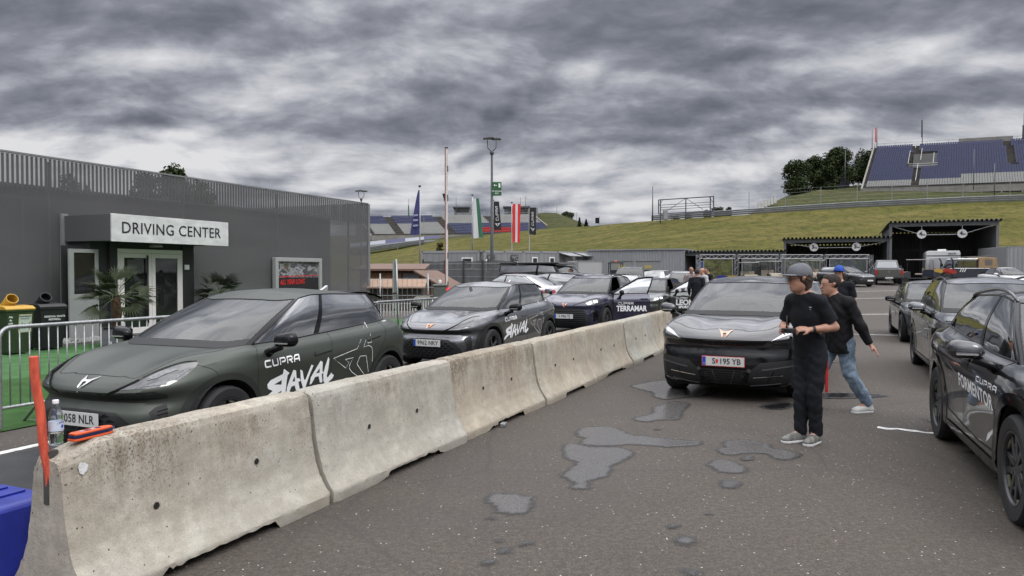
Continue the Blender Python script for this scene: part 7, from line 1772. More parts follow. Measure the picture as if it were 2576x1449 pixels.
# small signal board, billboard frame, cabinet
p = at(1502, 565, 129); sb = empty('signal_board', p, 0, 'small black signal board on the hill crest', 'signal'); MB().box(-.35, .35, -.1, .1, .2, 1.2).build('board', m_gloss, sb); MB().box(.30, .36, -.05, .05, 0, 1.4).build('post', m_dkgrey, sb)
a, b = at(1656, 543, 121), at(1794, 535, 119); zt = at(1656, 503, 121).z - a.z; bf = empty('billboard_frame', a, math.atan2(b.y - a.y, b.x - a.x), 'empty dark steel billboard frame on the hill crest', 'frame'); Lb = (b - a).length; m_bf = M('frame_bluegrey', (0.05, 0.055, 0.075), 0.5, 0.3); zb = .3; sl_ = (b.z - a.z) / Lb
mb = MB()
pt = lambda x, z: (x, 0, z + sl_ * x * 1.0)
for A_, B_ in (((0, zb), (Lb, zb)), ((0, zt), (Lb, zt)), ((0, zb), (0, zt)), ((Lb, zb), (Lb, zt)), ((Lb / 2, -1.5), (Lb / 2, zt)), ((.3, -1.5), (.3, zt)), ((Lb - .5, -1.5), (Lb - .5, zt))): mb.tube([pt(*A_), pt(*B_)], .09, 5)
for z in (.28, .45, .62): mb.tube([pt(.3, zb + (zt - zb) * z), pt(Lb - .3, zb + (zt - zb) * z)], .045, 4)
for A_, B_ in (((0, zt * .6), (.7, zt)), ((Lb, zt * .6), (Lb - .7, zt)), ((Lb / 2, zt), (1.0, .5)), ((Lb / 2, zt), (Lb - 1.6, .6)), ((.3, .5), (.9, -.4))): mb.tube([pt(*A_), pt(*B_)], .04, 4)
mb.build('frame', m_bf, bf)
p = at(1706, 553, 120);
p = at(1700 + .2002 * 0, 551, 120.5); cb_ = empty('switch_cabinet', at(1673, 553, 119.5), 0, 'pale switch cabinet standing under the left end of the billboard frame', 'cabinet'); MB().box(-.35, .35, -.3, .3, 0, 1.5).build('body', m_conc, cb_, bevel=.03); MB().box(-.3, .3, -.33, -.3, .1, 1.4).build('door', m_cont, cb_)
# white tyre wall on the bank
a, b = at(1906, 526, 131), at(1953, 508, 133); tw_ = empty('white_fence', a, math.atan2(b.y - a.y, b.x - a.x), 'short white board fence on the slope left of the trees', 'fence'); Lw = math.hypot(b.x - a.x, b.y - a.y); sz = (b.z - a.z) / Lw
for k in range(6): x0 = Lw * k / 6; MB().box(x0 + .04, x0 + Lw / 6 - .04, 0, .15, sz * x0, sz * x0 + 1.15).build('board', M('board_white', (0.40, 0.40, 0.38), 0.6, 0, 0.2, 2), tw_)

# ------------------------------------------------------------------ trees
m_bark = M('bark', (0.06, 0.05, 0.04), 0.9, 0, 0.3, 1.5)
def leaf_mat(name, a, b):
 m = bpy.data.materials.new(name); m.use_nodes = True; t = NT(m.node_tree); bs = t.n['Principled BSDF']
 co = t.add('ShaderNodeTexCoord').outputs['Object']; n = t.noise(co, 0.9, 4, 0.7)
 t.l.new(t.ramp(n, [(0.35, a), (0.65, b)]), bs.inputs['Base Color']); bs.inputs['Roughness'].default_value = 0.7; bs.inputs['Specular IOR Level'].default_value = 0.25; return m
m_leaf = leaf_mat('leaf_dark', (0.012, 0.022, 0.005), (0.038, 0.055, 0.012)); m_leaf2 = leaf_mat('leaf_mid', (0.025, 0.035, 0.008), (0.06, 0.075, 0.02)); m_need = leaf_mat('needle', (0.008, 0.016, 0.008), (0.02, 0.03, 0.014))
def tree(px, ybase, ytop, wpx, Y, seed, label, mat=m_leaf, n=2600, conifer=False, shape=1.0, leaf=.22, group=None, trunk=.12):
 rr = random.Random(seed); p = at(px, ybase, Y); k = Y / 1860; H = (ybase - ytop) * k; Wd = wpx * k / 2; r_ = empty('conifer' if conifer else 'tree', p, 0, label, 'tree', group)
 tb = MB().tube([(0, 0, -1), (rr.uniform(-.1, .1) * H * .1, 0, H * .4), (0, 0, H * .85)], [H * .03, H * .022, H * .005], 7)
 cl = []
 if not conifer:
  for q in range(rr.randint(16, 20)):
   a = rr.uniform(0, 6.28); e = rr.uniform(trunk + .12, .88); rad = Wd * .62 * math.sqrt(max(.05, 1 - ((e - .50) / .52) ** 2)) * rr.uniform(.3, 1.0)
   c = Vector((rad * math.cos(a), rad * math.sin(a), H * e)); cl.append((c, H * rr.uniform(.13, .21) * (.9 if e > .75 else 1.1)))
   tb.tube([(0, 0, H * max(.08, e - .35)), c * .55 + Vector((0, 0, H * max(.1, e - .2) * .45)), c], [H * .012, H * .008, H * .003], 5)
 tb.build('trunk', m_bark, r_, smooth=True)
 V, F = [], []
 for q in range(n):
  if conifer:
   e = rr.random() ** .8; rad = Wd * (1 - e) * rr.uniform(.5, 1.08) * (1 + .25 * math.sin(e * 40)); a = rr.uniform(0, 6.28); c = Vector((rad * math.cos(a), rad * math.sin(a), H * (.05 + .95 * e)))
  else:
   cc, cr = rr.choice(cl); d = Vector((rr.gauss(0, 1), rr.gauss(0, 1), rr.gauss(0, .8))).normalized(); c = cc + d * cr * (rr.uniform(.55, 1.12));
  s = leaf * rr.uniform(.6, 1.4); u_ = Vector((rr.gauss(0, 1), rr.gauss(0, 1), rr.gauss(0, .7))).normalized(); w_ = u_.cross(Vector((rr.gauss(0, 1), rr.gauss(0, 1), rr.gauss(0, 1)))).normalized()
  b = len(V); V += [c - u_ * s, c + w_ * s * .55, c + u_ * s, c - w_ * s * .55]; F.append((b, b + 1, b + 2, b + 3))
 mesh_obj('crown', V, F, mat, r_); return r_
T_ = 'big trees left of the stand on the right'
tree(2008, 497, 400, 105, 150, 1, 'broad dark tree at the left end of the group beside the big stand', n=6500, leaf=.22, group=T_, trunk=0)
tree(2050, 490, 398, 80, 156, 2, 'dark rounded tree second from the left of the group', n=6000, leaf=.22, group=T_, trunk=0)
tree(2110, 482, 372, 130, 153, 3, 'tallest dark tree in the middle of the group beside the big stand', n=9000, leaf=.23, group=T_, trunk=0)
tree(2175, 480, 374, 110, 164, 4, 'dark tree partly behind the left edge of the big stand', n=6000, leaf=.23, group=T_, trunk=0)
tree(2075, 486, 420, 90, 147, 5, 'lower dark tree in front of the group', n=5000, leaf=.22, group=T_, trunk=0)
for px, yb, yt, w, Y, sd, lab in ((1805, 549, 518, 42, 150, 11, 'dark shrub behind the guard rail, right of the billboard frame'), (1833, 545, 521, 26, 150, 12, 'small dark shrub behind the guard rail'), (1778, 552, 528, 24, 150, 13, 'low dark shrub under the billboard frame, right part'), (1730, 554, 534, 16, 150, 14, 'tiny dark shrub under the billboard frame'), (1700, 556, 541, 18, 150, 15, 'low dark shrub near the pale cabinet')):
 tree(px, yb, yt, w, Y, sd, lab, n=900, leaf=.20, trunk=0)
tree(1424, 560, 533, 55, 215, 21, 'pale green bush on the skyline behind the green mound', m_leaf2, n=1400, leaf=.3, trunk=0)
tree(1457, 572, 548, 11, 150, 22, 'small pointed conifer on the skyline, left one', m_need, n=500, conifer=True, leaf=.16); tree(1474, 572, 552, 12, 150, 23, 'small pointed conifer on the skyline, right one', m_need, n=500, conifer=True, leaf=.16)
tree(445, 560, 416, 105, 46, 31, 'dark tree whose top shows above the roof of the grey building', n=4200, leaf=.13, trunk=.15)
tree(190, 560, 436, 110, 38, 33, 'thin dark tree behind the slatted screen at the far left', n=1500, leaf=.10, trunk=.15)
tree(380, 560, 430, 120, 44, 34, 'dark tree behind the slatted screen, middle one', n=2600, leaf=.11, trunk=.15); tree(505, 560, 455, 80, 50, 35, 'dark tree behind the slatted screen, right one', n=1800, leaf=.12, trunk=.15)
p = at(1105, 632, 120); tree(1106, 640, 610, 22, 118, 41, 'low brown bush on the grass hill left of the flags', leaf_mat('leaf_dry', (0.05, 0.05, 0.015), (0.09, 0.08, 0.03)), n=500, leaf=.15, trunk=0)
# dark block under the trees
a = at(2062, 478, 150); db = empty('dark_tent', a, 0, 'long dark tarpaulin wall under the trees beside the big stand', 'tarpaulin'); MB().box(0, 6.0, 0, 2, -1, 2.4).build('body', M('tarp_dark', (0.006, 0.007, 0.014), 0.9), db); MB().box(-.1, 6.1, -.1, 2.1, 2.4, 2.5).build('edge', m_dkgrey, db)
# long red and white board on the track edge
a, b = at(1203, 580, 160), at(1285, 573, 160); rb = empty('track_board', a, math.atan2(b.y - a.y, b.x - a.x), 'long red board at the edge of the track below the distant stand', 'board'); MB().box(0, (b - a).length, 0, .2, -.3, .75).build('board', M('board_red', (0.35, 0.01, 0.01), 0.6), rb)
# ------------------------------------------------------------------ vehicles farther back
def place(px, Y): return (px - 1287.5) / 1860 * Y
p_white = paint('white_car_paint', (0.50, 0.50, 0.50), 0.0, 0.35); p_silver = paint('silver_car_paint', (0.30, 0.31, 0.32), 0.6, 0.30); p_dk = paint('dark_car_paint', (0.020, 0.021, 0.024), 0.5, 0.3); p_gy = paint('grey_pickup_paint', (0.09, 0.092, 0.095), 0.5, 0.35)
SEDAN = dict(LEON, xr=-2.30, rt=(-1.25, 1.36), rb=(-1.75, 1.04))
SUV = dict(CROSS, roof=1.63, wst=(.32, 1.52), rt=(-1.75, 1.54), rb=(-2.05, 1.15))
COUPE = dict(CROSS, roof=1.57, rt=(-1.20, 1.46), rb=(-1.95, 1.17), roofpk=-.25)
PICK = dict(wb=3.10, xf=2.30, xr=-2.95, W=.96, front=[(.30, .10), (.36, .03), (.52, .0), (.68, .0), (.82, .02), (.94, .01), (1.02, .06)], side=1.16, cowl=(1.45, 1.18), yb=.80, yt=.66, belt=(1.19, 1.22), wst=(.70, 1.74), roof=1.83, rt=(-.95, 1.76), rb=(-1.10, 1.22), wheel=.39, bulge=.03)
def farcar(spec, label, px, Y, head, mat, kind='parked_car', cat='car', dz=0, tailcol=True, plate=True, rails=False, grp='cars parked at the back of the yard'):
 X = place(px, Y); c = Car(spec, kind, label, X, Y, head, cat=cat, group=grp, z=zg(X, Y) + dz)
 c.shell(mat); c.wheels(m_rim2, 5, 2); c.window_trim(m_gloss, .02); c.mirrors(mat, c.p['cowl'][0] - .50, c.p['belt'][0] + .05); c.interior()
 p = c.p; f = p['front']; xf = p['xf'] + .15; zh = f[6][0]
 car_front(c, mat, [(xf, 0, f[4][0]), (xf, .45, f[4][0]), (xf, .6, f[3][0]), (xf, .5, f[1][0] + .03), (xf, 0, f[1][0] + .02)], [(xf - .25, .50, zh - .04), (xf - .45, .68, zh + .04), (xf - .62, .82, zh + .06), (xf - .62, .86, zh - .03), (xf - .42, .80, zh - .10), (xf - .28, .62, zh - .12)],
              [[(xf - .30, .58, zh - .03), (xf - .45, .68, zh + .02), (xf - .45, .72, zh - .05), (xf - .32, .64, zh - .08)]])
 if tailcol: tail(c, p['side'] - .10, p['side'] + .03, p['xr'] + .03, .45)
 if plate:
  gp = c.hit((xf, 0, f[2][0] + .08), (-1, 0, 0)); c.plate(None, gp.x + .01, f[2][0] + .08, blue=False)
  gp = c.hit((-3.5, 0, p['side'] - .25), (1, 0, 0)); c.plate(None, gp.x - .01, p['side'] - .25, blue=False, rear=True)
 if rails: c.rails(m_gloss, .1, -1.5)
 for xs in ((.86, -.17, -1.15),): door_seams(c, xs, .32, p['belt'][0])
 return c
farcar(COUPE, 'white coupe shaped car with a sloping rear window behind the grey car', 1290, 27, 143, p_white)
farcar(SUV, 'dark estate car with a red tail lamp between the white coupe and the blue car', 1383, 27.5, 148, p_dk, rails=True)
VAN = dict(wb=3.00, xf=2.35, xr=-2.62, W=.95, front=[(.22, .10), (.28, .03), (.46, .0), (.62, .0), (.78, .02), (.90, .02), (1.00, .10)], side=1.10, cowl=(1.70, 1.22), yb=.86, yt=.74, belt=(1.14, 1.16), wst=(.95, 1.84), roof=1.95, rt=(-2.45, 1.88), rb=(-2.58, 1.20), wheel=.35)
c = farcar(VAN, 'black camper van with a flat pop up roof box behind the white coupe', 1383, 33, -38, p_dk, cat='van')
MB().prism([(1.0, 1.93), (.85, 2.02), (-2.3, 2.02), (-2.45, 1.93)], 'y', -.68, .68).build('roof_box', m_trim, c.root, bevel=.03)
farcar(PICK, 'silver pickup with a bright windscreen above the open blue door', 1586, 41, -103, p_silver, cat='pickup', tailcol=False)
farcar(SUV, 'white car seen from behind, right of the silver pickup', 1664, 44, 62, p_white)
farcar(COUPE, 'white hatchback seen from the side between the pickup and the silver car', 1697, 43, 168, p_white)
farcar(SUV, 'silver car facing the camera behind the group of men', 1722, 34, -104, p_silver)
farcar(dict(LEON), 'dark estate car of which only the roof shows behind the blue car', 1518, 40, 176, p_dk, rails=True)
farcar(SEDAN, 'white car of which only the roof shows right of the black van', 1470, 37, 160, p_white)
farcar(dict(LEON), 'pale silver car hidden behind the black car and the man in the grey cap', 1998, 19.5, -113, p_silver)
farcar(SEDAN, 'white saloon facing the camera in front of the container at the right edge', 2533, 47, -97, p_white)
# pickup seen from behind, grey, with an open bed and tailgate
def pickup_rear(px, Y, head):
 X = place(px, Y); r_ = empty('pickup', (X, Y, zg(X, Y)), R(head), 'grey pickup seen from behind with red lamps, in front of the sheds', 'pickup', 'cars parked at the back of the yard')
 W = .95
 b = MB().prism([(-2.6, .45), (-2.6, 1.16), (-.9, 1.16), (-.9, 1.22), (1.3, 1.22), (2.3, 1.05), (2.45, .9), (2.45, .45)], 'y', -W, W).build('body', p_gy, r_, bevel=.06, bseg=3)
 cab = MB(); rows = []
 for x, w, z in ((-.95, .84, 1.20), (-.80, .70, 1.80), (-.6, .68, 1.84), (.5, .68, 1.84), (.72, .68, 1.78), (1.35, .82, 1.20)): rows.append([(x, -w, z), (x, w, z)])
 cab.sheet(rows); P = [(-.95, .84, 1.20), (-.80, .70, 1.80), (-.6, .68, 1.84), (.5, .68, 1.84), (.72, .68, 1.78), (1.35, .82, 1.20)]
 cab.add([(x, w, z) for x, w, z in P], [tuple(range(6))]); cab.add([(x, -w, z) for x, w, z in P], [tuple(range(6))[::-1]]); cab.build('cab', p_gy, r_, bevel=.03)
 MB().add([(-.955, -.70, 1.25), (-.955, .70, 1.25), (-.835, .60, 1.72), (-.835, -.60, 1.72)], [(0, 3, 2, 1)]).build('rear_window', m_pglass, r_)
 for sd in (1, -1):
  MB().add([(.9, sd * .835, 1.26), (-.75, sd * .835, 1.26), (-.65, sd * .735, 1.74), (.55, sd * .735, 1.74)], [(0, 1, 2, 3)]).build('side_window', m_sglass, r_)
  MB().box(-2.64, -2.52, sd * .84 - .085, sd * .84 + .085, .72, 1.08).build('tail_lamp', m_tail, r_, bevel=.01)
  MB().prism([(1.0, 1.2), (1.0, 1.4), (.88, 1.42), (.85, 1.2)], 'y', sd * 1.0, sd * 1.2).build('mirror', m_trim, r_, bevel=.02)
  for x in (-1.6, 1.5):
   o = MB().lathe([(.0, -.12), (.24, -.12), (.25, .11), (0, .11)], (x, sd * .83, .39), 'y', 20).build('wheel', m_rim2, r_)
   MB().lathe([(.24, -.13), (.37, -.13), (.39, -.08), (.39, .08), (.37, .13), (.24, .13)], (x, sd * .83, .39), 'y', 24, cap=False).build('tyre', m_tyre, o, smooth=True, auto=35)
 MB().box(-2.66, -2.60, -.72, .72, .56, 1.14).build('tailgate', p_gy, r_, bevel=.015); MB().box(-2.80, -2.58, -.92, .92, .42, .58).build('bumper', m_trim, r_, bevel=.03)
 MB().box(-2.815, -2.80, -.26, .26, .44, .55).build('number_plate', m_plate, r_); MB().lathe([(0, -2.675), (.06, -2.675), (.06, -2.66), (0, -2.66)], (0, 0, 0.93), 'x', 16).build('badge', m_chrome, r_)
 for sd in (1, -1): MB().box(-1.85, -1.35, sd * .93, sd * .965, .40, .80).box(1.2, 1.8, sd * .93, sd * .965, .40, .80).build('wheel_recess', m_well, r_)
 return r_
pickup_rear(2227, 57, 68)
# off-road car with canvas back
X = place(2412, 56); r_ = empty('offroad_car', (X, 56, zg(X, 56)), R(178), 'dark blue off road car with white roof, tan canvas back and yellow and red bonnet', 'off road car'); m_nv = paint('offroad_blue', (0.010, 0.013, 0.035), 0.1, 0.4)
MB().prism([(-2.35, .55), (-2.35, 1.25), (.95, 1.25), (1.05, 1.22), (2.30, 1.15), (2.35, .60), (2.2, .50)], 'y', -.86, .86).build('body', m_nv, r_, bevel=.04)
MB().prism([(-.85, 1.25), (-.85, 1.88), (.55, 1.88), (.85, 1.25)], 'y', -.78, .78).build('cab', m_nv, r_, bevel=.03); MB().prism([(-.95, 1.88), (-.92, 1.98), (.45, 1.98), (.62, 1.88)], 'y', -.80, .80).build('roof', p_white, r_, bevel=.03)
MB().prism([(-2.38, 1.22), (-2.30, 2.0), (-1.5, 2.06), (-.96, 2.02), (-.96, 1.22)], 'y', -.82, .82).build('canvas_back', M('canvas_tan', (0.24, 0.16, 0.085), 0.85, 0, 0.15, 4, 0.3, 20), r_, bevel=.05)
for sd in (1, -1):
 MB().box(-.75, .10, sd * .785 - .005, sd * .785 + .005, 1.33, 1.80).build('side_window', m_sglass, r_); MB().prism([(.18, 1.33), (.18, 1.80), (.48, 1.80), (.70, 1.33)], 'y', sd * .785 - .005, sd * .785 + .005).build('side_window', m_sglass, r_)
 MB().box(-1.95, -1.4, sd * .825 - .004, sd * .825 + .004, 1.45, 1.85).build('canvas_window', M('canvas_window', (0.10, 0.09, 0.08), 0.6, 0, 0.3, 6), r_)
 MB().prism([(2.32, .98), (2.30, 1.17), (1.75, 1.20), (1.55, 1.05), (1.8, .86)], 'y', sd * .862 - .003, sd * .862 + .006).build('yellow_patch', M('patch_yellow', (0.35, 0.22, 0.03), 0.5), r_); MB().prism([(1.75, 1.14), (1.35, 1.24), (.75, 1.10), (.65, .85), (1.1, .80), (1.6, .86)], 'y', sd * .866 - .003, sd * .866 + .006).build('red_patch', M('patch_red', (0.28, 0.02, 0.012), 0.5), r_)
 for k in range(3): MB().prism([(.40 - .16 * k, .95), (.47 - .16 * k, .95), (.35 - .16 * k, 1.2), (.28 - .16 * k, 1.2)], 'y', sd * .866 - .003, sd * .866 + .006).build('stripe', m_fw, r_)
 MB().tube([(.95, sd * .80, 1.2), (.92, sd * .82, 1.75), (1.02, sd * .82, 1.95), (1.10, sd * .82, 1.96)], .05, 8).build('snorkel', m_trim, r_, smooth=True)
 MB().box(.72, .80, sd * .90, sd * 1.10, 1.35, 1.60).build('mirror', m_trim, r_, bevel=.02)
 for x in (-1.35, 1.40):
  MB().lathe([(.0, -.02), (.50, -.02), (.50, .012), (0, .012)], (x, sd * .86, .48), 'y', 24).build('wheel_arch', m_well, r_)
  o = MB().lathe([(.0, -.12), (.22, -.12), (.24, .10), (0, .06)], (x, sd * .84, .41), 'y', 20).build('wheel', m_rim2, r_, smooth=True, auto=30); MB().lathe([(.23, -.13), (.38, -.13), (.41, -.08), (.41, .08), (.38, .13), (.23, .13)], (x, sd * .84, .41), 'y', 24, cap=False).build('tyre', m_tyre, o, smooth=True, auto=35)
MB().add([(.57, -.72, 1.82), (.57, .72, 1.82), (.84, .72, 1.30), (.84, -.72, 1.30)], [(0, 3, 2, 1)]).build('windscreen', m_cglass, r_)
MB().tube([(.4, -.5, 2.05), (-2.2, -.5, 2.15)], .03, 6).tube([(.4, .5, 2.05), (-2.2, .5, 2.15)], .03, 6).build('roof_load', m_contd, r_)
# caravan
X = place(2371, 60); cv = empty('caravan', (X, 60, zg(X, 60)), R(-26), 'white caravan seen from behind under the tall shed', 'caravan'); h = at(2371, 631, 60).z - zg(X, 60)
MB().prism([(-1.18, .45), (-1.2, .8), (-1.2, h - .15), (-1.12, h), (1.12, h), (1.2, h - .15), (1.2, .8), (1.18, .45)], 'y', 0, 5.5).build('body', M('caravan_white', (0.50, 0.51, 0.51), 0.4, 0, 0.04, 1), cv, bevel=.04)
MB().box(-.95, .75, -.06, -.0, .9, h - .55).build('rear_panel', M('caravan_panel', (0.33, 0.34, 0.35), 0.4, 0, 0.04, 1), cv, bevel=.03); MB().box(-1.2, 1.2, -.03, .01, h - .42, h - .36).build('trim_strip', m_dkgrey, cv); MB().box(-.35, .25, .5, 1.2, h, h + .14).build('roof_hatch', m_white, cv, bevel=.03)
text_obj('lettering', 'beachy', .20, m_letter, cv, basis((.62, -.035, h - .22), (1, 0, 0), (0, 0, 1)), .002, bold=.004, shear=.3)
for sd in (-1, 1): MB().lathe([(0, -.1), (.32, -.1), (.33, .1), (0, .1)], (sd * 1.0, 2.4, .33), 'x', 18).build('wheel', m_tyre, cv)
# golf carts
def golf_cart(px, Y, head, label):
 X = place(px, Y); r_ = empty('golf_cart', (X, Y, zg(X, Y)), R(head), label, 'golf cart', 'golf carts in front of the sheds'); mc = M('cart_cream', (0.30, 0.26, 0.20), 0.5, 0, 0.08);
 MB().prism([(1.15, .30), (1.20, .62), (.95, .85), (.55, .88), (.50, .38), (-1.1, .38), (-1.2, .75), (-1.15, .30)], 'y', -.56, .56).build('body', m_dkgrey, r_, bevel=.03)
 MB().prism([(1.22, .50), (1.10, .84), (.72, .92), (.70, .70), (1.1, .52)], 'y', -.50, .50).build('cowl', mc, r_, bevel=.03)
 MB().box(-.35, .20, -.52, .52, .62, .76).box(-.42, -.30, -.52, .52, .76, 1.15).build('seat', mc, r_, bevel=.03)
 MB().box(-1.15, .85, -.60, .60, 1.82, 1.88).build('roof', M('cart_roof', (0.35, 0.34, 0.32), 0.5), r_, bevel=.02)
 for sd in (1, -1):
  for x0, x1 in ((.78, .70), (-.45, -.48), (-1.1, -1.05)): MB().tube([(x0, sd * .53, .8), (x1, sd * .55, 1.83)], .018, 6).build('post', m_trim, r_)
  for x in (.85, -.80): MB().lathe([(0, -.09), (.21, -.09), (.22, .09), (0, .09)], (x, sd * .50, .22), 'y', 18).build('wheel', m_tyre, r_)
 MB().box(-1.25, -1.18, -.45, .45, .55, .68).build('bumper', m_trim, r_); MB().box(1.215, 1.225, -.20, .20, .40, .50).build('number_plate', m_plate, r_)
 P = [(.52 + .05 * math.sin(q), -.25 + .17 * math.cos(q), .98 + .14 * math.sin(q)) for q in np.linspace(0, 2 * math.pi, 16, endpoint=False)]; MB().tube(P, .013, 6, closed=True).build('steering_wheel', m_trim, r_)
golf_cart(1882, 58, -95, 'golf cart in front of the banner left of the man in the grey cap'); golf_cart(2045, 59, -93, 'cream golf cart facing the camera right behind the grey cap'); golf_cart(2308, 60, 150, 'dark golf cart seen from the side between the grey pickup and the caravan'); golf_cart(1935, 60, -80, 'dark golf cart standing beside the banner truss post')
farcar(dict(LEON), 'dark car standing in front of the landscape banner, behind the man in the blue cap', 2128, 54, -70, p_dk)
# box trailer, right container, blue cabin
def box_thing(name, cat, label, px, Y, w, d, z0, z1, mat, rot=0, wheels=0, ribs=False, extra=None):
 X = place(px, Y); r_ = empty(name, (X, Y, zg(X, Y)), R(rot), label, cat); MB().box(-w / 2, w / 2, 0, d, z0, z1).build('body', mat, r_, bevel=.03)
 MB().box(-w / 2 - .02, w / 2 + .02, -.02, .03, z1 - .06, z1 + .02).box(-w / 2 - .02, -w / 2 + .05, -.02, .03, z0, z1).box(w / 2 - .05, w / 2 + .02, -.02, .03, z0, z1).build('frame', m_steel, r_)
 for k in range(wheels): MB().lathe([(0, -.1), (.33, -.1), (.34, .1), (0, .1)], ((-.3 + .6 * k) if wheels > 1 else 0, -.02, .34), 'y', 18).build('wheel', m_tyre, r_)
 if ribs: rib_wall(MB(), -w / 2 + .05, w / 2 - .05, -.03, z0 + .1, z1 - .1, .28, .03).build('ribs', mat, r_)
 return r_
box_thing('box_trailer', 'trailer', 'white box trailer in front of the ribbed garage', 1484, 46, 1.6, 3, .6, 2.2, M('trailer_white', (0.33, 0.33, 0.33), 0.5, 0, 0.04), 8, 2)
t_ = box_thing('freight_container', 'container', 'light grey freight container at the right edge beside the tall shed', 2578, 56, 2.5, 6, .1, 2.9, m_cont, -14, 0, True)
box_thing('blue_cabinet', 'cabinet', 'blue metal cabinet under the low shed next to the garage', 1778, 66, 1.5, .6, 0, 2.0, M('cabinet_blue', (0.02, 0.05, 0.14), 0.5, 0, 0.1))
# forklift mast with orange beacon
X = place(1548, 60); fk = empty('forklift', (X, 60, zg(X, 60)), 0, 'dark forklift with an orange beacon in front of the garage door', 'forklift')
MB().box(-.5, .5, -.8, .8, .35, 1.1).build('body', m_dkgrey, fk, bevel=.05); mb = MB()
for x in (-.5, .5):
 for y in (-.5, .5): mb.tube([(x, y, 1.1), (x, y, 2.1)], .035, 6)
mb.box(-.56, .56, -.56, .56, 2.1, 2.16); mb.build('cage', m_trim, fk); MB().lathe([(.09, 2.16), (.09, 2.3), (.04, 2.36), (0, 2.36)], n=12).build('beacon', M('beacon_orange', (0.5, 0.12, 0.03), 0.4), fk)
for x in (-.5, .5): MB().lathe([(0, -.1), (.3, -.1), (.3, .1), (0, .1)], (x, -.3, .3), 'x', 16).build('wheel', m_tyre, fk)
# truss with printed banners
def truss(pts_px, Y0, ytop, ybot):
 r_ = empty('truss', at(1755, ybot, Y0), 0, 'silver lattice truss holding printed banners across the front of the sheds', 'truss'); o = r_.location.copy(); zt = at(1755, ytop, Y0).z - o.z; s = .30; X = [place(p, Y0) - o.x for p in pts_px]
 def beam(name, a, b, u_, w_):
  a, b, u_, w_ = Vector(a), Vector(b), Vector(u_) * s, Vector(w_) * s; mb = MB(); L = (b - a).length; d = (b - a).normalized()
  for p in (Vector(), u_, w_, u_ + w_): mb.tube([a + p, b + p], .025, 5)
  k = 0; n = max(2, int(L / s));
  for k in range(n):
   p, q = a + d * L * k / n, a + d * L * (k + 1) / n
   mb.tube([p + (u_ if k % 2 else Vector()), q + (Vector() if k % 2 else u_)], .014, 4); mb.tube([p + w_ + (u_ if k % 2 else Vector()), q + w_ + (Vector() if k % 2 else u_)], .014, 4)
  return mb.build(name, M('truss_silver', (0.30, 0.30, 0.31), 0.4, 0.6, 0.05), r_)
 for x in X: beam('upright', (x - s / 2, 0, -.1), (x - s / 2, 0, zt), (1, 0, 0), (0, 1, 0))
 for a, b in zip(X, X[1:]): beam('cross_beam', (a + s / 2, 0, zt - s), (b - s / 2, 0, zt - s), (0, 0, 1), (0, 1, 0))
 return o, X, zt
PX = [1757, 1853, 1961, 2073, 2190]
o, X, zt = truss(PX, 61.5, 641, 712)
bm = [('banner with a print of a red motocross rider against green trees', [(0.05, 0.07, 0.12), (0.04, 0.06, 0.02), (0.11, 0.11, 0.03), (0.02, 0.03, 0.012), (0.10, 0.08, 0.03), (0.05, 0.04, 0.03)]), ('grey banner with a print of dark vehicles', [(0.02, 0.022, 0.02), (0.09, 0.09, 0.09), (0.03, 0.035, 0.03), (0.15, 0.15, 0.15)]),
      ('dark banner with a print of hills behind the golf carts', [(0.02, 0.025, 0.02), (0.05, 0.06, 0.03), (0.12, 0.12, 0.12), (0.03, 0.03, 0.03)]), ('banner with a print of a mountain landscape and a dark lake', [(0.20, 0.22, 0.24), (0.06, 0.08, 0.04), (0.03, 0.035, 0.05), (0.10, 0.11, 0.12), (0.02, 0.02, 0.03)])]
for k, (lab, cols) in enumerate(bm):
 b_ = empty('banner', (o.x + X[k] + .42, o.y - .05, o.z + .18), 0, lab, 'banner'); w = X[k + 1] - X[k] - .84; h = zt - .55
 rows = [[(w * i / 12, .04 * math.sin(i * 1.1 + j), h * j / 5) for i in range(13)] for j in range(6)]
 MB().sheet(rows).build('cloth', picture_mat('banner_print_%d' % k, cols, 1.6, k * 5.0 + 1), b_, smooth=True)
 MB().box(-.04, w + .04, -.03, .0, h, h + .05).box(-.04, w + .04, -.03, 0, -.05, 0).box(-.05, 0, -.03, 0, -.05, h + .05).box(w, w + .05, -.03, 0, -.05, h + .05).build('frame', m_cont, b_)
cn = empty('counter', (place(1830, 50), 50, zg(place(1830, 50), 50)), 0, 'grey counter with blue and yellow boxes on top in front of the motocross banner', 'counter'); MB().box(-.9, .9, 0, .6, 0, .85).build('body', m_contd, cn)
for x, mt, lb in ((-.35, m_blue, 'blue box on the grey counter'), (.35, M('patch_yellow', (0.55, 0.33, 0.03)), 'yellow box on the grey counter')):
 q = empty('box', (cn.location.x + x, 50.2, cn.location.z + .85), 0, lb, 'box'); MB().box(-.28, .28, -.1, .25, 0, .22).build('body', mt, q, bevel=.01); MB().box(-.29, .29, -.11, .26, .22, .25).build('lid', mt, q)
dsh = empty('round_mirror', at(2082, 652, 69) * 1.0, 0, 'grey round dish standing above the low shed roof', 'dish'); dsh.location = at(1841, 655, 76); zz_ = at(1841, 656, 76)
MB().lathe([(0, -.03), (.38, -.03), (.40, 0), (0, .03)], (0, 0, 0), 'y', 20).build('dish', m_contd, dsh, smooth=True, auto=40); MB().tube([(0, 0, -.4), (0, 0, -2.2)], .03, 6).build('stem', m_dkgrey, dsh)
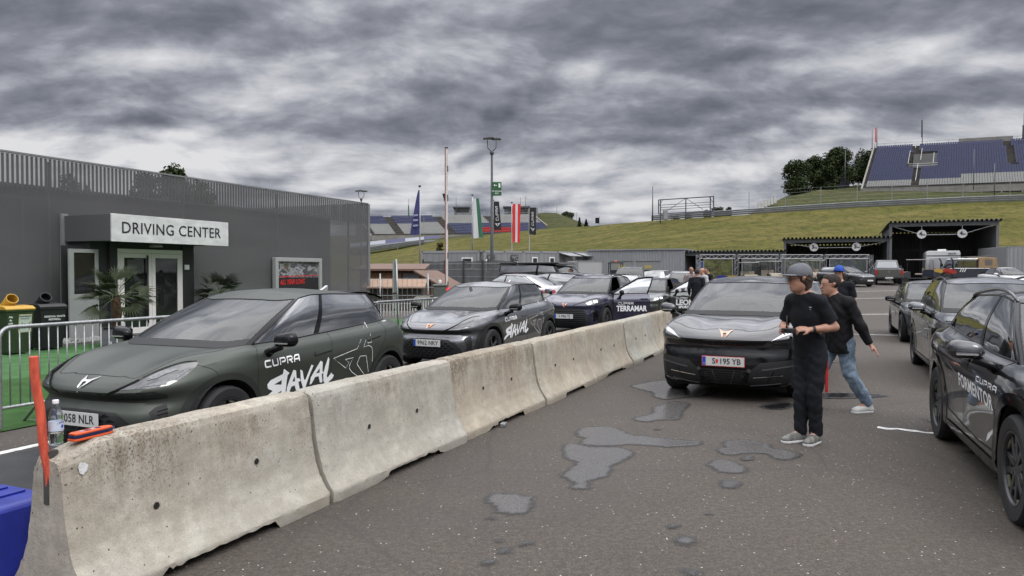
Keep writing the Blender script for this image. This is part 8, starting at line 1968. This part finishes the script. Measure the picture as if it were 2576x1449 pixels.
# small airplane-like bird in the sky is left out: too small to tell
# ------------------------------------------------------------------ people: one smooth body each, grown from tapered limbs on a voxel grid
def rcone(P, a, b, ra, rb, n=None, f=1.0):
 a = np.array(a, np.float32); b = np.array(b, np.float32); pa = P - a; ba = b - a; L = float(ba @ ba) + 1e-9
 h = np.clip((pa @ ba) / L, 0, 1)[..., None]; d = pa - ba * h
 if n is not None:
  n = np.array(n, np.float32); n = n / np.linalg.norm(n); d = d + n * ((d @ n)[..., None] * (1 / f - 1))
 return np.sqrt((d * d).sum(-1)) - (ra + (rb - ra) * h[..., 0])
def smin(a, b, k):
 h = np.clip(.5 + .5 * (b - a) / k, 0, 1); return b + (a - b) * h - k * h * (1 - h)
def union(P, prims, k=.03):
 D = None
 for q in prims:
  kk = k
  if len(q) and isinstance(q[0], str): kk = float(q[0][1:]); q = q[1:]
  d = rcone(P, *q); D = d if D is None else smin(D, d, kk)
 return D
def surf(fn, lo, hi, h):
 """naive surface nets of fn over a box"""
 ax = [np.arange(lo[i], hi[i] + h, h, dtype=np.float32) for i in range(3)]; X = np.stack(np.meshgrid(*ax, indexing='ij'), -1); D = fn(X); nx, ny, nz = D.shape
 ins = D < 0; acc = np.zeros((nx - 1, ny - 1, nz - 1, 3), np.float32); cnt = np.zeros((nx - 1, ny - 1, nz - 1), np.float32)
 cor = [(i, j, k) for i in (0, 1) for j in (0, 1) for k in (0, 1)]
 for a in cor:
  for axn in range(3):
   if a[axn] == 0:
    b = list(a); b[axn] = 1; sl = lambda c: (slice(c[0], c[0] + nx - 1), slice(c[1], c[1] + ny - 1), slice(c[2], c[2] + nz - 1))
    da, db = D[sl(a)], D[sl(b)]; m = (da < 0) != (db < 0); t = np.where(m, da / np.where(m, da - db, 1), 0)
    pos = np.stack([np.full_like(da, a[i]) for i in range(3)], -1).astype(np.float32); pos[..., axn] = t
    acc += pos * m[..., None]; cnt += m
 act = cnt > 0; idx = -np.ones(act.shape, np.int64); idx[act] = np.arange(act.sum()); ii = np.argwhere(act)
 V = np.array(lo) + (ii + acc[act] / cnt[act][:, None]) * h; F = []
 for axn in range(3):
  s0 = [slice(1, None)] * 3; a = [slice(1, -1)] * 3; a[axn] = slice(0, -1); b = list(a); b[axn] = slice(1, None)
  m = ins[tuple(a)] != ins[tuple(b)]; w = np.argwhere(m)
  if not len(w): continue
  base = w.copy(); o1, o2 = [i for i in range(3) if i != axn]; base[:, o1] += 1; base[:, o2] += 1
  q = []
  for da, db in ((0, 0), (-1, 0), (-1, -1), (0, -1)):
   c = base.copy(); c[:, o1] += da; c[:, o2] += db; q.append(idx[c[:, 0], c[:, 1], c[:, 2]])
  q = np.stack(q, 1); flip = ins[tuple(a)][tuple(w.T)]
  if axn == 1: flip = ~flip
  q[flip] = q[flip][:, ::-1]; F.append(q)
 F = np.concatenate(F); return V, F
def wrinkle(P, amp, s=1.0, seed=0.0):
 x, y, z = P[..., 0] * s, P[..., 1] * s, P[..., 2] * s
 return amp * (np.sin(31 * z + 9 * x + 6 * np.sin(13 * y + seed) + 3 * np.sin(11 * x + seed)) * .5 + np.sin(17 * z - 23 * x + 14 * y + 4 * np.sin(9 * z + seed)) * .5 + .4 * np.sin(61 * z + 20 * y + 5 * np.sin(21 * x)))
def skin_obj(name, fn, lo, hi, h, mat, parent):
 V, F = surf(fn, lo, hi, h); o = mesh_obj(name, V.tolist(), F[:, ::-1].tolist(), mat, parent, smooth=True)
 bm = bmesh.new(); bm.from_mesh(o.data); bmesh.ops.smooth_vert(bm, verts=bm.verts, factor=.5, use_axis_x=True, use_axis_y=True, use_axis_z=True); bmesh.ops.recalc_face_normals(bm, faces=bm.faces[:]); bm.to_mesh(o.data); bm.free(); return o
m_skin = M('skin', (0.36, 0.19, 0.13), 0.55, 0, 0.10, 14, 0.05, 80)
def rot2(v, a): return np.array([v[0] * math.cos(a) - v[1] * math.sin(a), v[0] * math.sin(a) + v[1] * math.cos(a), v[2]])
def head_prims(c, yaw, s=1.0, pitch=0.0):
 def q(x, y, z):
  z2 = z * math.cos(pitch) + x * math.sin(pitch); x2 = x * math.cos(pitch) - z * math.sin(pitch); r = rot2((x2 * s, y * s, z2 * s), yaw); return tuple(np.array(c) + r)
 lat = rot2((0, 1, 0), yaw)
 P = [(q(-.018, 0, .035), q(.025, 0, .030), .088 * s, .078 * s, lat, .86), ('k.03', q(.045, 0, -.045), q(.062, 0, -.085), .052 * s, .034 * s, lat, 1.05), ('k.02', q(.0, 0, -.05), q(.03, 0, -.07), .062 * s, .05 * s, lat, .95),
         ('k.012', q(.094, 0, .012), q(.116, 0, -.028), .009 * s, .014 * s), ('k.008', q(.092, .018, -.058), q(.092, -.018, -.058), .010 * s, .010 * s), ('k.01', q(.084, .03, .028), q(.084, -.03, .028), .014 * s, .014 * s),
         ('k.006', q(-.004, .074, -.002), q(-.012, .080, .022), .010 * s, .014 * s, rot2((1, 0, 0), yaw), 1.4), ('k.006', q(-.004, -.074, -.002), q(-.012, -.080, .022), .010 * s, .014 * s, rot2((1, 0, 0), yaw), 1.4)]
 return P, q
def hand_prims(w, d, up, s=1.0, curl=.6, side=1, spread=.06):
 """w wrist, d direction of the palm, up = back-of-hand normal"""
 w = np.array(w); d = np.array(d, float); d /= np.linalg.norm(d); up = np.array(up, float); up -= d * (up @ d); up /= np.linalg.norm(up); sd = np.cross(d, up) * side
 P = [(w, w + d * .05 * s, .026 * s, .030 * s, up, .62), ('k.02', w + d * .04 * s - sd * .022 * s, w + d * .085 * s - sd * .026 * s, .018 * s, .016 * s, up, .75), ('k.02', w + d * .04 * s + sd * .022 * s, w + d * .085 * s + sd * .026 * s, .018 * s, .016 * s, up, .75), ('k.02', w + d * .05 * s, w + d * .085 * s, .024 * s, .020 * s, up, .7)]
 for k, (off, ln) in enumerate(((.034, .070), (.012, .080), (-.011, .075), (-.033, .058))):
  b = w + d * .088 * s + sd * off * s; a0 = curl * .5; dirn = d * math.cos(a0) - up * math.sin(a0) + sd * spread * (1.5 - k); p1 = b + dirn * ln * .45 * s; a1 = curl * 1.5; d2 = d * math.cos(a1) - up * math.sin(a1) + sd * spread * (1.5 - k); p2 = p1 + d2 * ln * .32 * s; a2 = curl * 2.1; d3 = d * math.cos(a2) - up * math.sin(a2); p3 = p2 + d3 * ln * .25 * s
  P += [('k.007', b, p1, .0092 * s, .0086 * s), ('k.005', p1, p2, .0086 * s, .008 * s), ('k.005', p2, p3, .008 * s, .007 * s)]
 t0 = w + d * .025 * s + sd * .026 * s; t1 = t0 + (d * .6 + sd * .7 - up * .3) * .038 * s; t2 = t1 + (d * .85 + sd * .15 - up * .45) * .034 * s
 P += [('k.012', t0, t1, .014 * s, .011 * s), ('k.006', t1, t2, .0105 * s, .0085 * s)]
 return P
def person(sp):
 root = empty('person', sp['loc'], sp['yaw'], sp['label'], 'person', sp.get('group')); J = sp['J']; h = sp.get('res', .011); fx = np.array([1, 0, 0.])
 hy = sp.get('hyaw', 0.0); hs = sp.get('hs', 1.0)
 HP, q = head_prims(J['head'], hy, hs, sp.get('hpitch', 0))
 body = [(J['pelvis'], J['chest'], .115, .14, fx, .72), ('k.05', J['chest'], J['neck'], .15, .06, fx, .75), ('k.04', J['neck'], np.array(J['head']) + rot2((-.02, 0, -.05), hy), .056, .054)]
 arms = []
 for s_ in 'LR':
  sh, el, wr = (J[k + s_] for k in ('sh', 'el', 'wr')); hp, kn, an, to = (J[k + s_] for k in ('hp', 'kn', 'an', 'to'))
  body += [('k.04', J['neck'], sh, .055, .052), ('k.03', sh, el, .050, .038), ('k.015', el, np.array(el) * .6 + np.array(wr) * .4, .039, .040), ('k.015', np.array(el) * .6 + np.array(wr) * .4, wr, .039, .025), ('k.05', J['pelvis'], hp, .095, .08), ('k.03', hp, kn, .078, .050), ('k.02', kn, an, .056, .038), ('k.02', an, to, .036, .028)]
  body += [('k.012',) + tuple(r) if not isinstance(r[0], str) else r for r in hand_prims(wr, sp['hd' + s_], sp['hu' + s_], sp.get('hsz', 1.0), sp.get('curl' + s_, .6), side=(1 if s_ == 'L' else -1) * sp.get('flip' + s_, 1), spread=sp.get('spread' + s_, .05))]
 body += [('k.02',) + tuple(r) if not isinstance(r[0], str) else r for r in HP]
 allp = np.array([p for r in body for p in (r[1:3] if isinstance(r[0], str) else r[0:2])], float); lo = allp.min(0) - .16; hi = allp.max(0) + .16; lo[2] = max(lo[2], .0)
 def bodyf(P):
  D = union(P, body)
  for sy in (1, -1): D = np.maximum(D, -rcone(P, q(.105, sy * .032, .012), q(.102, sy * .036, .012), .013 * hs, .013 * hs))
  return D
 b = skin_obj('body', bodyf, lo, hi, h, sp.get('skin', m_skin), root)
 for sy in (1, -1):
  c = np.array(q(.083, sy * .032, .011)); MB().lathe([(0, -.011), (.006, -.009), (.0105, 0), (.006, .009), (0, .011)], tuple(c), 'z', 10).build('eye', M('eye', (0.30, 0.28, 0.26), 0.2, 0, 0), b, smooth=True)
  c = np.array(q(.0925, sy * .032, .011)); MB().lathe([(0, -.004), (.003, -.003), (.0045, 0), (.003, .003), (0, .004)], tuple(c), 'z', 8).build('pupil', m_gloss, b, smooth=True)
 # upper garment
 t = sp['top']; g = [(np.array(J['pelvis']) + [0, 0, t.get('hem', -.08)], J['chest'], .152 * t.get('w', 1), .156 * t.get('w', 1), fx, .78), ('k.06', J['chest'], np.array(J['neck']) - [0, 0, .03], .155, .080, fx, .78)]
 for s_ in 'LR':
  sh, el, wr = (np.array(J[k + s_], float) for k in ('sh', 'el', 'wr')); e1 = sh + (el - sh) * (t.get('sleeve', .75) if not t.get('long') else 1.0); r0, r1 = (.064, .070) if not t.get('long') else (.074, .062)
  g += [('k.05', np.array(J['neck']) - [0, 0, .03], sh, .07, .072), ('k.03', sh, e1, r0, r1)]
  if t.get('long'): g += [('k.03', el, wr, .060, .042)]
 def topf(P):
  D = union(P, g) + wrinkle(P, t.get('wr', .0035), 1.0, t.get('seed', 0)); D = np.maximum(D, (np.array(J['pelvis'])[2] + t.get('hem', -.08)) - P[..., 2] + .010 * np.sin(P[..., 0] * 22 + P[..., 1] * 17))
  nk = np.array(J['neck'], float) + [.02, 0, .035]; D = np.maximum(D, .062 - np.sqrt(((P - nk) ** 2).sum(-1)))
  for s_ in 'LR':      # sleeve ends are cut square
   sh, el, wr = (np.array(J[k + s_], float) for k in ('sh', 'el', 'wr'))
   if not t.get('long'): a = sh + (el - sh) * t.get('sleeve', .75); d = (el - sh) / np.linalg.norm(el - sh); c = (P - a) @ d; near = np.sqrt(((P - a) ** 2).sum(-1)) < .16; D = np.where(near, np.maximum(D, c), D)
   else: d = (wr - el) / np.linalg.norm(wr - el); c = (P - wr) @ d + .005; near = np.sqrt(((P - wr) ** 2).sum(-1)) < .10; D = np.where(near, np.maximum(D, c), D)
  return D
 ap = np.array([p for r in g for p in (r[1:3] if isinstance(r[0], str) else r[0:2])], float)
 tp = skin_obj(t.get('name', 'shirt'), topf, ap.min(0) - .2, ap.max(0) + .16, h, t['mat'], root)
 # trousers
 pt = sp['legs']; g2 = [(np.array(J['pelvis']) + [0, 0, .10], np.array(J['pelvis']) - [0, 0, .06], .145, .155, fx, .80)]; k_ = pt.get('w', 1.0)
 for s_ in 'LR':
  hp, kn, an = (np.array(J[k + s_], float) for k in ('hp', 'kn', 'an')); g2 += [('k.03', hp, kn, .104 * k_, .074 * k_), ('k.006', kn, an + [0, 0, -.02], .074 * k_, .062 * k_)]
 def legf(P):
  D = union(P, g2) + wrinkle(P, pt.get('wr', .005), 1.1, 2.0); D = np.maximum(D, P[..., 2] - (J['pelvis'][2] + .10))
  for s_ in 'LR':
   kn, an = np.array(J['kn' + s_], float), np.array(J['an' + s_], float); d = (an - kn) / np.linalg.norm(an - kn); c = (P - an) @ d - .015; near = np.sqrt(((P - an) ** 2).sum(-1)) < .14; D = np.where(near, np.maximum(D, c), D)
  return D
 ap = np.array([p for r in g2 for p in (r[1:3] if isinstance(r[0], str) else r[0:2])], float); lo2 = ap.min(0) - .17; hi2 = ap.max(0) + .17; lo2[2] = max(lo2[2], .0)
 skin_obj('trousers', legf, lo2, hi2, h, pt['mat'], root)
 # shoes
 for s_ in 'LR':
  an, to = np.array(J['an' + s_], float), np.array(J['to' + s_], float); d = to - an; d[2] = 0; d /= np.linalg.norm(d); zb = min(an[2], to[2] + .03) - .075; tilt = sp.get('tilt' + s_, 0.0)
  heel = np.array([an[0], an[1], zb]) - d * .055; toe = heel + d * .285
  def shoef(P, heel=heel, toe=toe, d=d, an=an):
   D = union(P, [(heel + d * .04 + [0, 0, .045], toe - d * .05 + [0, 0, .035], .045, .046, (0, 0, 1), .85), ('k.03', heel + d * .05 + [0, 0, .05], an + [0, 0, .01], .044, .045), ('k.03', heel + d * .10 + [0, 0, .07], toe - d * .09 + [0, 0, .045], .038, .036)])
   return np.maximum(D, (heel[2] + .018) - P[..., 2])
  def solef(P, heel=heel, toe=toe, d=d): return np.maximum(np.maximum(rcone(P, heel + d * .045 + [0, 0, .02], toe - d * .052 + [0, 0, .02], .050, .052), (heel[2]) - P[..., 2]), P[..., 2] - (heel[2] + .028))
  lo3 = np.minimum(heel, toe) - .09; hi3 = np.maximum(heel, toe) + .10; hi3[2] = an[2] + .08; lo3[2] = heel[2] - .02
  sh_ = skin_obj('shoe', shoef, lo3, hi3, .008, sp['shoe'], root); so_ = skin_obj('sole', solef, lo3, hi3, .008, sp.get('sole', m_fw), sh_)
  if tilt:
   pv = Vector(toe); Mr = Matrix.Translation(pv) @ Matrix.Rotation(tilt, 4, Vector(np.cross(d, [0, 0, 1]))) @ Matrix.Translation(-pv)
   for ob in (sh_, so_):
    for v in ob.data.vertices: v.co = Mr @ v.co
  lc = MB()
  for k in range(4): c = heel + d * (.11 + .025 * k) + np.array([0, 0, .108 - .014 * k]); sd = np.cross(d, [0, 0, 1]); lc.tube([c - sd * .026, c + np.array([0, 0, .006]), c + sd * .026], .004, 5)
  if not tilt: lc.build('laces', M('laces', (0.3, 0.3, 0.3), 0.8), sh_)
 # hair, cap
 hm = sp.get('hair')
 if hm:
  def hairf(P):
   lat = rot2((0, 1, 0), hy); D = rcone(P, q(-.024, 0, .042), q(.020, 0, .048), .099 * hs, .084 * hs, lat, .87)
   if sp.get('longhair'): D = smin(D, rcone(P, q(-.045, 0, -.01), q(-.055, 0, -.075), .080 * hs, .060 * hs, lat, .95), .03)
   D = D + wrinkle(P, .004 if sp.get('longhair') else .0025, 3.0, 1.0)
   f = np.array(rot2((1, 0, 0), hy), np.float32); c0 = np.array(q(0, 0, 0), np.float32); x = (P - c0) @ f; z = P[..., 2] - c0[2]
   cut = np.maximum((x - .050) - np.maximum(0, (z - .075)) * 2.2, -z - (.055 + (.08 if sp.get('longhair') else 0)) + x * (-.6)); cut = np.maximum(cut, np.where(x > -.01, .03 - z, -1)) if not sp.get('longhair') else np.maximum(cut, np.where(x > .03, .02 - z, -1))
   return np.maximum(D, cut)
  c = np.array(J['head']); skin_obj('hair', hairf, c - .19, c + .17, .006 if sp.get('fine') else .01, hm, root)
 if sp.get('cap'):
  cm, back = sp['cap']
  def capf(P):
   lat = rot2((0, 1, 0), hy); D = rcone(P, q(-.020, 0, .060), q(.020, 0, .060), .102 * hs, .096 * hs, lat, .90); c0 = np.array(q(0, 0, .032), np.float32); return np.maximum(D, c0[2] - P[..., 2])
  c = np.array(J['head']); cp = skin_obj('cap', capf, c - [.15, .15, .02], c + [.15, .15, .2], .006 if sp.get('fine') else .01, cm, root)
  rows = []
  for k in range(7):
   r_ = .085 + .115 * k / 6; rows.append([q(math.cos(a) * r_ * (1 if abs(a) < .2 else .98) + (.0 if k else -.01), math.sin(a) * r_ * .72 * (1 - .25 * k / 6), .052 - .010 * (math.sin(a) ** 2) * (k / 6) * 2 + .008 * k / 6) for a in np.linspace(-1.15, 1.15, 13)])
  br = MB().sheet(rows).build('brim', sp.get('brim', cm), cp, smooth=True); sm = br.modifiers.new('s', 'SOLIDIFY'); sm.thickness = .005
  MB().lathe([(0, 0), (.008, 0), (.006, .006), (0, .008)], q(-.0, 0, .158), 'z', 10).build('button', cm, cp)
 if sp.get('glasses'):
  gm = MB()
  for sy in (1, -1):
   gm.tube([q(.110, sy * (.034 + .024 * math.cos(a)), .010 + .019 * math.sin(a)) for a in np.linspace(0, 6.28, 14, endpoint=False)], .0028, 5, closed=True); gm.tube([q(.108, sy * .058, .014), q(.04, sy * .080, .016), q(-.01, sy * .080, .012)], .0028, 5)
  gm.tube([q(.112, .012, .014), q(.112, -.012, .014)], .0028, 5); gm.build('glasses', m_gloss, root, smooth=True)
 if sp.get('watch'):
  s_, wm = sp['watch']; el, wr = np.array(J['el' + s_], float), np.array(J['wr' + s_], float); d = (wr - el) / np.linalg.norm(wr - el); c = wr - d * .03
  MB().tube([c - d * .012, c + d * .012], [.034, .032], 16).build('watch', wm, root, smooth=True, auto=40)
 return root, q, b, tp
def cloth(name, col, **k): return M(name, col, 0.85, 0, 0.14, 5, 0.35, 220, spec=0.25, **k)
m_navyc = cloth('shirt_near_black', (0.009, 0.010, 0.014)); m_trk = cloth('trousers_near_black', (0.011, 0.012, 0.016)); m_jean = M('jeans_blue', (0.10, 0.15, 0.22), 0.85, 0, 0.35, 9, 0.4, 200, col2=(0.20, 0.26, 0.33)); m_jack = M('jacket_black', (0.007, 0.007, 0.008), 0.75, 0, 0.15, 9, 0.15, 40, spec=0.2)
m_hairb = M('hair_brown', (0.040, 0.023, 0.014), 0.85, 0, 0.4, 60, stretch=(1, 1, .2)); m_haird = M('hair_dark', (0.016, 0.010, 0.007), 0.85, 0, 0.4, 60); m_capg = cloth('cap_grey', (0.16, 0.165, 0.18)); m_capb = cloth('cap_blue', (0.03, 0.08, 0.33)); m_brim = cloth('brim_light', (0.24, 0.245, 0.26))
m_shg = M('shoe_grey', (0.07, 0.07, 0.066), 0.7, 0, 0.3, 18, col2=(0.17, 0.17, 0.155)); m_shw2 = M('shoe_white', (0.42, 0.42, 0.40), 0.6, 0, 0.12, 12)
# man in the grey cap, holding a radio
JP = dict(pelvis=(0, 0, .92), chest=(.055, 0, 1.25), neck=(.095, 0, 1.435), head=(.165, .0, 1.585), shL=(.065, .150, 1.375), elL=(-.035, .245, 1.135), wrL=(.195, .150, 1.115), shR=(.075, -.155, 1.375), elR=(.07, -.25, 1.13), wrR=(.275, -.105, 1.120),
          hpL=(0, .075, .86), knL=(.045, .085, .48), anL=(-.015, .060, .090), toL=(.13, .10, .04), hpR=(0, -.075, .86), knR=(.075, -.045, .48), anR=(.055, -.060, .090), toR=(.20, -.08, .04))
ROOTP = (2.91, 7.20, 0)
r1, q1, b1_, tp1 = person(dict(loc=ROOTP, yaw=R(210), label='man in a grey cap and glasses holding a radio beside the black car', J=JP, res=.009, hyaw=R(-27), fine=True, hpitch=R(-4), hdL=(.80, -.45, .08), huL=(.3, .35, .9), hdR=(.55, .60, .02), huR=(.5, -.5, .7), curlL=.75, curlR=.8, flipL=-1, flipR=-1,
 top=dict(mat=m_navyc, hem=-.10, sleeve=.80, w=1.02), legs=dict(mat=m_trk, w=.96, wr=.007), shoe=m_shg, hair=m_hairb, longhair=True, cap=(m_capg, 0), brim=m_brim, glasses=True, watch=('L', m_trim)))
for x, y in ((.03, -.120),): skin_obj('pocket', lambda P, x=x, y=y: np.maximum(np.abs(P[..., 0] - x) - .055, np.maximum(np.abs(P[..., 1] - y) - .022, np.abs(P[..., 2] - .60) - .075)) - .008 + wrinkle(P, .003, 2), (x - .1, y - .06, .49), (x + .1, y + .06, .71), .009, m_trk, r1)
# red strap hanging from his pocket
MB().tube([(-.04, .205, .80), (-.05, .212, .66), (-.055, .205, .52)], .0, 4).V
st_ = MB().box(-.065, -.025, .148, .157, .50, .83).build('strap', M('strap_red', (0.33, 0.008, 0.012), 0.7, 0, 0.2, 30), r1, bevel=.004)
MB().box(.145, .150, .065, .125, 1.318, 1.328).box(.145, .150, .075, .115, 1.300, 1.308).build('chest_print', m_printg, r1)
rad = empty('radio', uv(0, 0), R(214), 'small black radio with a short aerial held by the man in the grey cap', 'radio'); fwd = Vector((math.cos(R(214)), math.sin(R(214)), 0)); lf = Vector((-math.sin(R(214)), math.cos(R(214)), 0)); rad.location = Vector(ROOTP) + fwd * .36 + lf * .015 + Vector((0, 0, 1.105))
MB().box(-.035, .045, -.055, .055, -.022, .022).build('body', m_trim, rad, bevel=.006); MB().tube([(-.02, -.04, .02), (-.03, -.045, .14)], [.007, .005], 8).build('aerial', m_trim, rad, smooth=True); MB().tube([(.04, .0, .0), (.11, .0, .005)], .005, 6).build('stylus', m_gloss, rad, smooth=True)
# man walking behind him
JW = dict(pelvis=(0, 0, .90), chest=(.05, 0, 1.20), neck=(.085, 0, 1.36), head=(.13, 0, 1.500), shL=(.01, .18, 1.30), elL=(-.10, .25, 1.03), wrL=(-.20, .28, .825), shR=(.09, -.17, 1.30), elR=(.10, -.26, 1.03), wrR=(.26, -.24, .92),
          hpL=(-.01, .085, .84), knL=(-.06, .10, .47), anL=(-.30, .11, .115), toL=(-.15, .13, .04), hpR=(.02, -.085, .84), knR=(.20, -.09, .47), anR=(.26, -.09, .10), toR=(.42, -.09, .05))
person(dict(loc=(3.90, 8.78, 0), yaw=R(188), label='man in a black jacket and pale blue jeans striding towards the left', J=JW, res=.010, hyaw=R(-6), fine=True, hdL=(-.55, .20, -.72), huL=(-.6, .5, .5), hdR=(.6, 0, -.6), huR=(0, -1, 0), curlL=.22, spreadL=.24, curlR=.6,
 top=dict(mat=m_jack, hem=-.19, long=True, w=1.24, wr=.006, name='jacket', seed=3), legs=dict(mat=m_jean, w=1.05, wr=.006), shoe=m_shw2, hair=m_haird))
# man in the blue cap
JS = dict(pelvis=(0, 0, .93), chest=(.0, 0, 1.28), neck=(.01, 0, 1.47), head=(.04, 0, 1.625), shL=(0, .195, 1.41), elL=(-.03, .255, 1.12), wrL=(.06, .25, .88), shR=(0, -.195, 1.41), elR=(-.03, -.255, 1.12), wrR=(.06, -.25, .88),
          hpL=(0, .09, .87), knL=(.02, .10, .49), anL=(0, .11, .09), toL=(.14, .13, .04), hpR=(0, -.09, .87), knR=(.02, -.10, .49), anR=(0, -.11, .09), toR=(.14, -.13, .04))
down = dict(hdL=(.1, 0, -1), huL=(0, 1, 0), hdR=(.1, 0, -1), huR=(0, -1, 0))
person(dict(loc=(place(2110, 13.6), 13.6, 0), yaw=R(243), label='man in a bright blue cap and black shirt standing behind the striding man', J=JS, res=.014, hyaw=R(-12), top=dict(mat=m_navyc, hem=-.1, sleeve=.75), legs=dict(mat=m_trk), shoe=m_shw2, hair=m_haird, longhair=True, cap=(m_capb, 0), watch=('L', m_chrome), **down))
m_chk = M('shirt_checked', (0.20, 0.17, 0.17), 0.8, 0, 0.8, 22); m_wtee = cloth('tee_white', (0.45, 0.45, 0.46)); m_skind = M('skin_tanned', (0.26, 0.13, 0.09), 0.55, 0, 0.1, 14)
gp_ = 'group of men talking by the silver car'
for px, Y, yaw, lab, top_, hair, zs_, sk in ((1737, 28.5, 285, 'balding man in a checked shirt in the group by the silver car', dict(mat=m_chk, hem=-.1, long=True), None, 1.04, m_skind), (1752, 25.0, 70, 'man in a dark jacket seen from behind, nearest of the group', dict(mat=m_navyc, hem=-.15, long=True, w=1.12), m_haird, .99, m_skind),
                                     (1768, 28.0, 200, 'bald man in a white t shirt in the group by the silver car', dict(mat=m_wtee, hem=-.1), None, 1.02, m_skin), (1781, 30.0, 195, 'dark haired man behind the bald man in the group', dict(mat=m_trk, hem=-.1, long=True), m_haird, 1.03, m_skin), (1437, 30.5, 200, 'black haired person standing between the black van and the blue car', dict(mat=m_trk, hem=-.1), m_haird, 1.0, m_skind)):
 o, _, _, _ = person(dict(loc=(place(px, Y), Y, zg(place(px, Y), Y)), yaw=R(yaw), label=lab, J=JS, res=.02, top=top_, legs=dict(mat=m_trk), shoe=m_trim, hair=hair, skin=sk, **down)); o.scale = (zs_, zs_, zs_)
